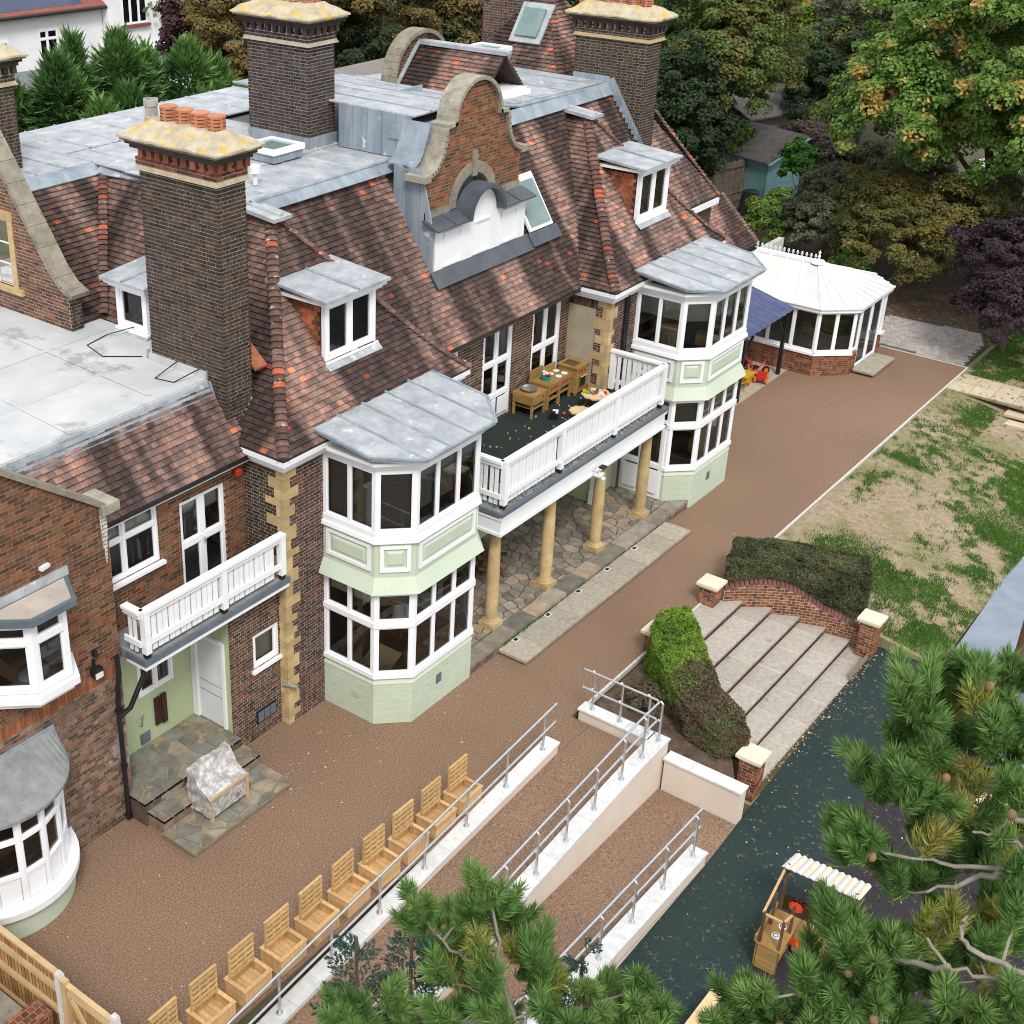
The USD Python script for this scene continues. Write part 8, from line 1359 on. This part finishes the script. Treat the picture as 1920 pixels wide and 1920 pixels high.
cypress('left cypress, rising beside the left edge chimney', (10.2, 22.6, 0), [(0, 0, 9.3, 2.5), (-1.3, .9, 8.6, 1.6), (1.2, .6, 9.7, 1.5), (.4, -1.6, 8.0, 1.8)], 17000, 1); cypress('middle cypress with the tallest wispy top', (13.2, 23.0, 0), [(0, 0, 9.6, 2.4), (1.4, .3, 8.9, 1.6), (-.9, -1.4, 8.2, 1.9)], 15000, 2); cypress('right cypress in front of the plum tree', (16.0, 22.6, 0), [(0, 0, 9.0, 2.3), (1.5, .2, 8.2, 1.7), (-.6, -1.5, 7.6, 1.9), (2.6, .8, 7.4, 1.4)], 15000, 3); cypress('short cypress low down behind the lead flat', (13.0, 20.0, 0), [(0, 0, 7.2, 2.4), (2.4, .8, 6.8, 2.0), (-2.6, .6, 7.0, 2.2)], 13000, 4); cypress('low cypress by the brown board fence', (18.4, 22.2, 0), [(0, 0, 7.0, 1.8), (1.2, -.6, 6.4, 1.4)], 7000, 5)
# clipped hedges
def hedge(name, label, poly, z0f, z1f, leaf, n, seed, extra=None, size=.045):
    r = np.random.default_rng(seed); x0, y0, x1, y1 = poly.bounds; pp_ = prep(poly); Q, N_ = [], []; ring = poly.exterior; Lr = ring.length; zc = poly.centroid
    hmean = 1.0; A_t, A_s = poly.area, Lr * hmean; nt = int(n * A_t / (A_t + A_s)); ns = n - nt
    while sum(len(q) for q in Q) < nt:
        p = np.stack([r.uniform(x0, x1, 4000), r.uniform(y0, y1, 4000)], 1); k = np.array([pp_.contains(Point(*q)) for q in p]); p = p[k]; Q.append(np.c_[p, [z1f(*q) for q in p]]); N_.append(np.tile(V(0, 0, 1), (len(p), 1)))
    s = r.uniform(0, Lr, ns); P2 = np.array([ring.interpolate(q).coords[0] for q in s]); P3 = np.array([ring.interpolate((q + .02) % Lr).coords[0] for q in s]); t = P3 - P2; nn = np.stack([t[:, 1], -t[:, 0], 0 * s], 1); nn /= np.maximum(np.linalg.norm(nn, axis=1, keepdims=True), 1e-6); nn *= 1 if ring.is_ccw else -1
    zz = np.array([z0f(*q) for q in P2]); z1 = np.array([z1f(*q) for q in P2]); u_ = r.uniform(.06, 1, ns); Q.append(np.c_[P2, zz + (z1 - zz) * u_] - nn * (.10 * np.clip(u_ - .8, 0, 1) * 5)[:, None] ** 1.5); N_.append(nn)
    Q, N_ = np.vstack(Q), np.vstack(N_); Q = Q + N_ * (.07 * NZ(Q * 2.2) + .035 * NZ(Q * 7) - np.abs(r.normal(0, .035, len(Q))))[:, None]; N2 = N_ * .7 + r.normal(0, .55, Q.shape) + V(0, 0, .25); N2 /= np.linalg.norm(N2, axis=1, keepdims=True)
    h = thing(name, label, 'hedge', (zc.x, zc.y, z0f(zc.x, zc.y))); core = B(); co = np.array(poly.buffer(-.10).exterior.coords)[:-1]
    core.add(np.vstack([np.c_[co, [z0f(*q) - .1 for q in co]], np.c_[co, [z1f(*q) - .10 for q in co]]]), [[i, (i + 1) % len(co), len(co) + (i + 1) % len(co), len(co) + i] for i in range(len(co))]); tt = trimesh.creation.triangulate_polygon(poly.buffer(-.10), engine='earcut'); core.add(np.c_[tt[0], [z1f(*q) - .10 for q in tt[0]]], tt[1]); obj(h, 'inner_branches', core, 'leaf_dark')
    if extra: k = extra[1](Q, r); obj(h, 'withered_leaves', B().add(*leaf_quads(Q[k], N2[k], size, .7, r)), extra[0]); Q, N2 = Q[~k], N2[~k]
    obj(h, 'foliage', B().add(*leaf_quads(Q, N2, size, .7, r)), leaf); return h
hp = Polygon([(8.86, -2.75), (9.9, -2.45), (10.6, -3.2), (11.2, -4.4), (11.35, -5.15), (10.7, -5.45), (10.35, -4.6), (9.6, -3.5)]).buffer(.08)
hedge('clipped_hedge', 'dark clipped hedge behind the curved brick wall, at the lawn corner', hp, lambda x, y: bank(x, y) - .05, lambda x, y: .92 + .05 * (y + 3), 'leaf_hedge', 46000, 1, size=.058)
hl_ = Polygon([(5.85, -2.62), (6.5, -2.9), (6.1, -3.2), (5.3, -3.9), (4.35, -4.75), (4.15, -5.35), (3.6, -5.75), (3.15, -5.4), (3.3, -4.6), (3.9, -3.8), (4.6, -3.1), (5.2, -2.7)]).buffer(.06)
hedge('clipped_hedge', 'bright green hedge turning brown at its lower end, left of the broad steps', hl_, lambda x, y: -.15, lambda x, y: .88 - .42 * np.clip((-3.7 - y) / 1.8, 0, 1), 'leaf_box', 52000, 2, ('leaf_dying', lambda Q, r: (NZ(Q * 2.0) * .35 + r.normal(0, .12, len(Q)) + (-3.75 - Q[:, 1]) * .55 + (.45 - Q[:, 2]) * .35) > .12))
tree('low_shrub', 'straggly brown shrub on the planting bed behind the angled handrail', 'shrub', (3.7, -3.3, -.12), [E(3.75, -3.35, .08, .55, .5, .3)], 3500, 'leaf_dying', .05, 30, .12, rad=.02)
# ---------------------------------------------------------------- foreground pines
def shoot(o, d, L, nl, n, r, w=.0042):
    o, d = np.asarray(o, float), unit(d); t = r.uniform(0, 1, n) ** .8; a = r.uniform(0, 2 * PI, n); s = unit(np.cross(d, V(.3, .5, .8))); q = np.cross(d, s); rad = np.cos(a)[:, None] * s + np.sin(a)[:, None] * q; th = np.radians(np.where(t > .93, r.uniform(5, 35, n), r.uniform(38, 66, n)) ); dr = d * np.cos(th)[:, None] + rad * np.sin(th)[:, None]
    st = o + d * (t * L)[:, None]; ln = (nl * r.uniform(.75, 1.15, n))[:, None]; mid = st + dr * ln * .55; dr2 = unit(d) * .35 + dr; dr2 /= np.linalg.norm(dr2, axis=1, keepdims=True); end = mid + dr2 * ln * .45; wv = np.cross(dr, r.normal(0, 1, (n, 3))); wv /= np.linalg.norm(wv, axis=1, keepdims=True); wv *= w
    v = np.stack([st - wv * .8, st + wv * .8, mid - wv, mid + wv, end], 1).reshape(-1, 3); k = np.arange(n) * 5; return v, np.vstack([np.stack([k, k + 1, k + 3], 1), np.stack([k, k + 3, k + 2], 1), np.stack([k + 2, k + 3, k + 4], 1)]), np.repeat(r.random() * .5 + r.random(n) * .5, 5)
TB = [(-10.11, -11.83, 11.97, 0), (-10.01, -11.77, 11.8, 0), (-9.32, -11.86, 11.56, 0), (-9.52, -12.05, 11.69, 1), (-9.99, -12.26, 12, 1), (-9.59, -12.29, 11.85, 0), (-9.83, -11.8, 11.53, 0), (-10.07, -11.91, 11.83, 0), (-9.45, -11.95, 11.49, 0), (-9.99, -12.34, 11.93, 0), (-9.68, -12.43, 11.78, 0), (-9.91, -11.77, 11.36, 0), (-9.94, -11.97, 11.43, 0), (-9.66, -12.1, 11.46, 0), (-9.51, -12.19, 11.33, 0), (-9.3, -11.95, 11.23, 1), (-9.87, -12.36, 11.74, 0), (-9.94, -11.61, 11.1, 0), (-9.91, -11.68, 11.01, 0), (-10.2, -11.85, 11.39, 0), (-10.5, -11.98, 11.54, 0), (-9.52, -11.86, 10.92, 0), (-10.06, -12.08, 11.5, 0), (-10.06, -12.29, 11.42, 1), (-9.59, -12.04, 10.93, 1), (-9.69, -12.49, 11.32, 0), (-10.17, -11.79, 11.09, 0), (-9.84, -11.85, 10.9, 0), (-10.49, -12.13, 11.45, 0), (-9.84, -12.08, 10.96, 1), (-10.13, -12.31, 11.19, 1), (-10.23, -12.64, 11.56, 0), (-10.2, -11.72, 10.7, 0), (-9.97, -11.57, 10.5, 0), (-10.61, -11.9, 11.03, 0), (-10.24, -11.87, 10.66, 0), (-10.61, -11.85, 10.87, 0), (-10.14, -11.93, 10.56, 0), (-9.95, -12.02, 10.81, 0), (-10.47, -12.23, 11.09, 1), (-9.81, -12.34, 10.7, 0), (-10, -12.45, 10.77, 0), (-9.94, -12.6, 10.77, 1), (-10.14, -11.99, 10.39, 0), (-10.49, -12.13, 10.68, 0), (-10.16, -12.14, 10.45, 0), (-9.98, -12.2, 10.43, 0), (-10.44, -12.79, 11.24, 0), (-10.42, -11.72, 10.1, 0), (-10.86, -11.88, 10.4, 0), (-10.8, -11.92, 10.3, 0), (-11.12, -12.06, 10.52, 0), (-10.6, -12.06, 10.09, 0), (-10.91, -12.23, 10.44, 0), (-10.33, -12.27, 10.02, 0), (-10.79, -12.44, 10.56, 1), (-10.4, -12.66, 10.43, 0), (-10.43, -12.73, 10.69, 1), (-10.84, -11.89, 10.03, 0), (-11.12, -12.13, 10.41, 0), (-11.08, -12.27, 10.45, 0), (-10.52, -12.29, 10.04, 0), (-10.5, -12.41, 10.03, 0), (-10.61, -12.57, 10.21, 0), (-10.19, -12.61, 10.03, 0), (-10.76, -12.78, 10.66, 0), (-10.08, -12.84, 10.25, 0), (-11.37, -11.89, 10.26, 0), (-10.7, -11.79, 9.59, 0), (-10.93, -11.95, 9.9, 0), (-10.85, -12.1, 9.98, 0), (-10.5, -12.17, 9.69, 0), (-10.59, -12.34, 9.89, 0), (-10.51, -12.49, 9.93, 0), (-11.14, -12.71, 10.53, 0), (-10.78, -12.86, 10.33, 1), (-10.94, -13.01, 10.65, 0), (-11.47, -11.96, 10.11, 0), (-11.39, -12.04, 10.13, 0), (-10.77, -12.03, 9.64, 0), (-11.3, -12.28, 10.31, 0), (-11.14, -12.43, 10.16, 0), (-10.9, -12.55, 10.04, 0), (-10.56, -12.64, 9.76, 0), (-10.38, -12.74, 9.73, 0), (-10.56, -12.93, 9.97, 0), (-10.92, -13.08, 10.44, 0), (-11.24, -11.5, 9.86, 0), (-11.18, -11.49, 9.65, 0), (-11.64, -11.68, 10.26, 0), (-11.15, -11.62, 9.68, 0), (-11.6, -11.41, 9.85, 0), (-11.43, -11.43, 9.63, 0), (-11.19, -11.71, 9.64, 0), (-11.32, -11.48, 9.58, 0), (-9.5, -11.96, 11.88, 0), (-9.46, -12.02, 11.86, 0), (-9.94, -11.81, 11.98, 0), (-9.64, -11.83, 11.78, 0), (-9.89, -12.21, 12.1, 0), (-9.43, -12.27, 12, 0), (-9.38, -12.33, 11.93, 0), (-9.38, -12.45, 11.38, 0), (-10.06, -12.45, 11.22, 0), (-10.69, -12.9, 11.07, 0), (-10.18, -12.67, 10.76, 0), (-10.71, -12.51, 10.77, 1), (-10.37, -12.75, 10.13, 1), (-11.33, -11.79, 9.95, 0), (-11.04, -12.09, 10.18, 0), (-9.54, -12.61, 10.84, 1), (-10.11, -12.63, 11.12, 0)]
TA = [(-11.76, -9.54, 9.95, 0), (-11.74, -9.61, 9.92, 0), (-11.83, -9.4, 9.77, 0), (-12.26, -9.33, 10, 0), (-12.07, -9.17, 9.62, 0), (-11.77, -9.13, 9.35, 0), (-11.83, -9.37, 9.67, 0), (-11.51, -9.63, 9.54, 0), (-11.4, -9.6, 9.37, 0), (-11.58, -9.58, 9.37, 1), (-12.01, -9.2, 9.37, 0), (-11.97, -9.28, 9.25, 0), (-11.85, -9.33, 9.32, 0), (-12.04, -9.74, 9.73, 1), (-11.81, -9.82, 9.56, 1), (-11.76, -10.03, 9.7, 0), (-11.87, -10.13, 9.67, 0), (-11.74, -9.94, 9.44, 0), (-12.29, -9.57, 9.53, 0), (-12.02, -9.56, 9.33, 0), (-12.07, -9.66, 9.29, 1), (-12.27, -9.97, 9.64, 0), (-11.89, -10.07, 9.43, 0), (-11.87, -10.2, 9.46, 1), (-12.03, -9.82, 9.08, 0), (-12.33, -10.13, 9.53, 0), (-12.11, -10.25, 9.55, 0), (-11.87, -10.3, 9.25, 0), (-11.73, -10.45, 9.45, 0), (-11.48, -10.47, 9.29, 0), (-11.55, -10.72, 9.6, 0), (-11.68, -10.85, 9.62, 0), (-11.32, -10.53, 9.04, 0), (-11.85, -10.62, 9.5, 0), (-12.03, -10.54, 9.51, 0), (-12.89, -9.13, 9.39, 0), (-12.88, -9.19, 9.28, 0), (-12.74, -9.34, 9.45, 0), (-12.55, -9.33, 9.17, 0), (-12.31, -9.27, 8.83, 0), (-12.58, -9.73, 9.49, 0), (-12.33, -9.69, 9.31, 0), (-12.14, -9.74, 9.08, 0), (-12.25, -9.44, 8.86, 0), (-11.28, -10.66, 8.94, 1), (-11.76, -11, 9.57, 0), (-11.62, -10.74, 9.25, 0), (-11.23, -10.85, 9.07, 0), (-13.09, -9.24, 9.49, 0), (-12.7, -9.19, 9.07, 0)]
LB = [[(-9.79, -12.92, 11.12), (-9.93, -12.68, 11.14), (-10.04, -12.47, 11.2), (-10.15, -12.29, 11.26)], [(-9.99, -12.99, 11.01), (-10.1, -12.75, 11.06), (-10.19, -12.6, 11.13), (-10.3, -12.46, 11.18)], [(-10.05, -13.03, 10.92), (-10.21, -12.75, 10.93), (-10.4, -12.38, 10.91), (-10.55, -12.15, 10.95)], [(-10.28, -12.67, 10.92), (-10.43, -12.52, 10.85), (-10.63, -12.34, 10.81)], [(-10.62, -13.27, 10.53), (-10.75, -13.05, 10.55), (-10.9, -12.85, 10.57), (-10.98, -12.64, 10.59), (-10.96, -12.44, 10.71)], [(-10.73, -13.26, 10.71), (-10.87, -13.05, 10.72), (-10.94, -12.71, 10.76), (-10.92, -12.63, 10.87), (-10.89, -12.65, 10.98)], [(-10.54, -13.36, 10.31), (-10.66, -12.96, 10.22), (-10.8, -12.46, 10), (-11.02, -11.95, 9.75), (-11.15, -11.52, 9.6)], [(-9.54, -12.81, 11.3), (-9.69, -12.55, 11.32), (-9.74, -12.2, 11.33), (-9.81, -11.84, 11.33)], [(-9.28, -12.68, 11.54), (-9.29, -12.38, 11.58), (-9.3, -12.12, 11.64), (-9.29, -11.98, 11.69)], [(-10.98, -12.64, 10.59), (-10.9, -12.3, 10.36), (-10.92, -12.02, 10.25)]]
LA = [[(-12.07, -10.13, 8.92), (-12.04, -10.04, 9.12), (-11.97, -9.85, 9.39), (-11.9, -9.76, 9.56), (-11.84, -9.67, 9.73), (-11.75, -9.56, 9.87)], [(-12.04, -10.08, 9.03), (-12.08, -9.84, 9.31), (-12.17, -9.73, 9.36)], [(-12.04, -10.24, 9.03), (-11.87, -10.28, 9.14), (-11.64, -10.45, 9.26), (-11.44, -10.69, 9.33)], [(-12.11, -10.03, 9.06), (-12.33, -9.62, 9.1), (-12.5, -9.24, 9.03), (-12.67, -8.95, 8.95)], [(-11.97, -9.85, 9.39), (-12.06, -9.58, 9.45), (-12.09, -9.32, 9.57)]]
def pine(label, base, trunk, limbs_, tufts, seed, L=.21, nl=.125, dens=230):
    """trunk, limbs and upturned needle shoots; every shoot hangs on a twig from the nearest wood"""
    r = np.random.default_rng(seed); t = thing('pine_tree', label, 'tree', base); tr = np.vstack([np.asarray(base, float)[None], np.asarray(trunk, float)]); obj(t, 'trunk', B().tube(tr, np.linspace(.15, .035, len(tr)), 9), 'bark_grey', smooth=50); wood = []
    for l in limbs_:
        l = np.asarray(l); k = np.linspace(0, len(l) - 1, 3 * len(l)); l = np.stack([np.interp(k, np.arange(len(l)), l[:, j]) for j in range(3)], 1); l[1:] += r.normal(0, .012, l[1:].shape); obj(t, 'branch', B().tube(l, np.linspace(.026, .009, len(l)), 7), 'bark_grey', smooth=50); wood += list(l)
    q = np.array([x[:3] for x in tufts]); fl_ = [x[3] for x in tufts]; wood = np.array(wood); left = set(range(len(q))); G, Yl = B(), B()
    while left:
        idx = np.array(sorted(left)); D = np.linalg.norm(q[idx][:, None] - V(0, 0, .12) - wood[None], axis=2); i, j = np.unravel_index(D.argmin(), D.shape); i = idx[i]; left.discard(i); e = q[i] - V(0, 0, .10); s = wood[j]; m = (s + e) / 2 - V(0, 0, .06 * D.min()) + r.normal(0, .01, 3)
        obj(t, 'twig', B().tube([s, m, e], [.011, .009, .006], 5), 'bark_grey', smooth=50); wood = np.vstack([wood, m, e]); og = unit((e - s) * V(1, 1, .2) + V(1e-4, 0, 0)); tgt = Yl if fl_[i] else G
        for k in range(4): dr = unit(V(0, 0, 1) + og * (.25 + .25 * k) + r.normal(0, .28, 3)); o = e + r.normal(0, .06, 3) * V(1, 1, .6) * (k > 0) - dr * .05; tgt.add(*shoot(o, dr, L * r.uniform(.8, 1.25), nl * r.uniform(.85, 1.15), int(dens * (.55 if fl_[i] else 1)), r))
        if r.uniform() < .17: obj(t, 'pine_cone', B().mesh(trimesh.creation.icosphere(2, .032).apply_scale((1, 1, 1.25)).apply_translation(e + r.normal(0, .05, 3) - V(.04, .03, 0))), 'cone')
    obj(t, 'needles', G, 'needle_pine', kind='stuff'); obj(t, 'old_needles', Yl, 'needle_yellow', kind='stuff'); return t
pine('pine with cones rising at the bottom centre, in front of the ramps', (-12.1, -10.6, LZ), [(-12.2, -10.4, 6.0), (-12.25, -10.3, 8.9)], LA, TA, 1)
pine('large pine leaning in from the lower right with pale bare branches', (-9.4, -14.0, LZ), [(-9.5, -13.8, 6.0), (-9.85, -13.4, 10.0), (-9.2, -13.0, 12.0)], LB, TB, 2)
# dark blue green firs between the pines
def fir(label, base, top, seed, rad=.55):
    r = np.random.default_rng(seed); base, top = np.asarray(base, float), np.asarray(top, float); t = thing('fir_tree', label, 'tree', base); obj(t, 'trunk', B().tube([base, top], [.1, .012], 8), 'bark'); G = B()
    for k in range(46):
        u_ = r.uniform(0, 1) ** .9; p = top - V(0, 0, 1.9 * u_); a = r.uniform(0, 6.28); d = V(math.cos(a), math.sin(a), .35); ln = .10 + rad * u_ * r.uniform(.6, 1.0)
        for j in range(int(5 + 14 * u_)):
            w = (j + 1) / (5 + 14 * u_); q = p + d * ln * w; e = unit(d + V(-d[1], d[0], 0) * (1 if j % 2 else -1) * .9); G.add(*shoot(q, e, .11 * (1.2 - w * .6), .030, 34, r, .004))
    obj(t, 'needles', G, 'needle_blue', kind='stuff')
fir('dark blue green fir tip at the bottom left of the pines', (-12.75, -9.1, LZ), (-12.62, -8.95, 9.72), 1); fir('dark blue green fir tip between the ramp walls', (-11.3, -10.25, LZ), (-11.35, -10.2, 9.35), 2); fir('dark fir just left of the centre pine', (-12.3, -9.2, LZ), (-12.25, -9.2, 9.62), 3, .5)
single('white_parasol', B().lathe([(.0, .5), (.7, .2), (1.5, 0), (1.48, -.03), (0, .45)], (44.2, 1.6, 2.9), 8), 'white_upvc', 'white canopy glimpsed through the maple leaves at the right edge', 'canopy'); single('pale_cover', B().mesh(trimesh.creation.icosphere(3, .8).apply_scale((1, .8, .35)).apply_translation((38.0, .75, 2.9))), 'path_blue', 'pale grey cover between the maple and the golden shrub', 'cover', smooth=True)
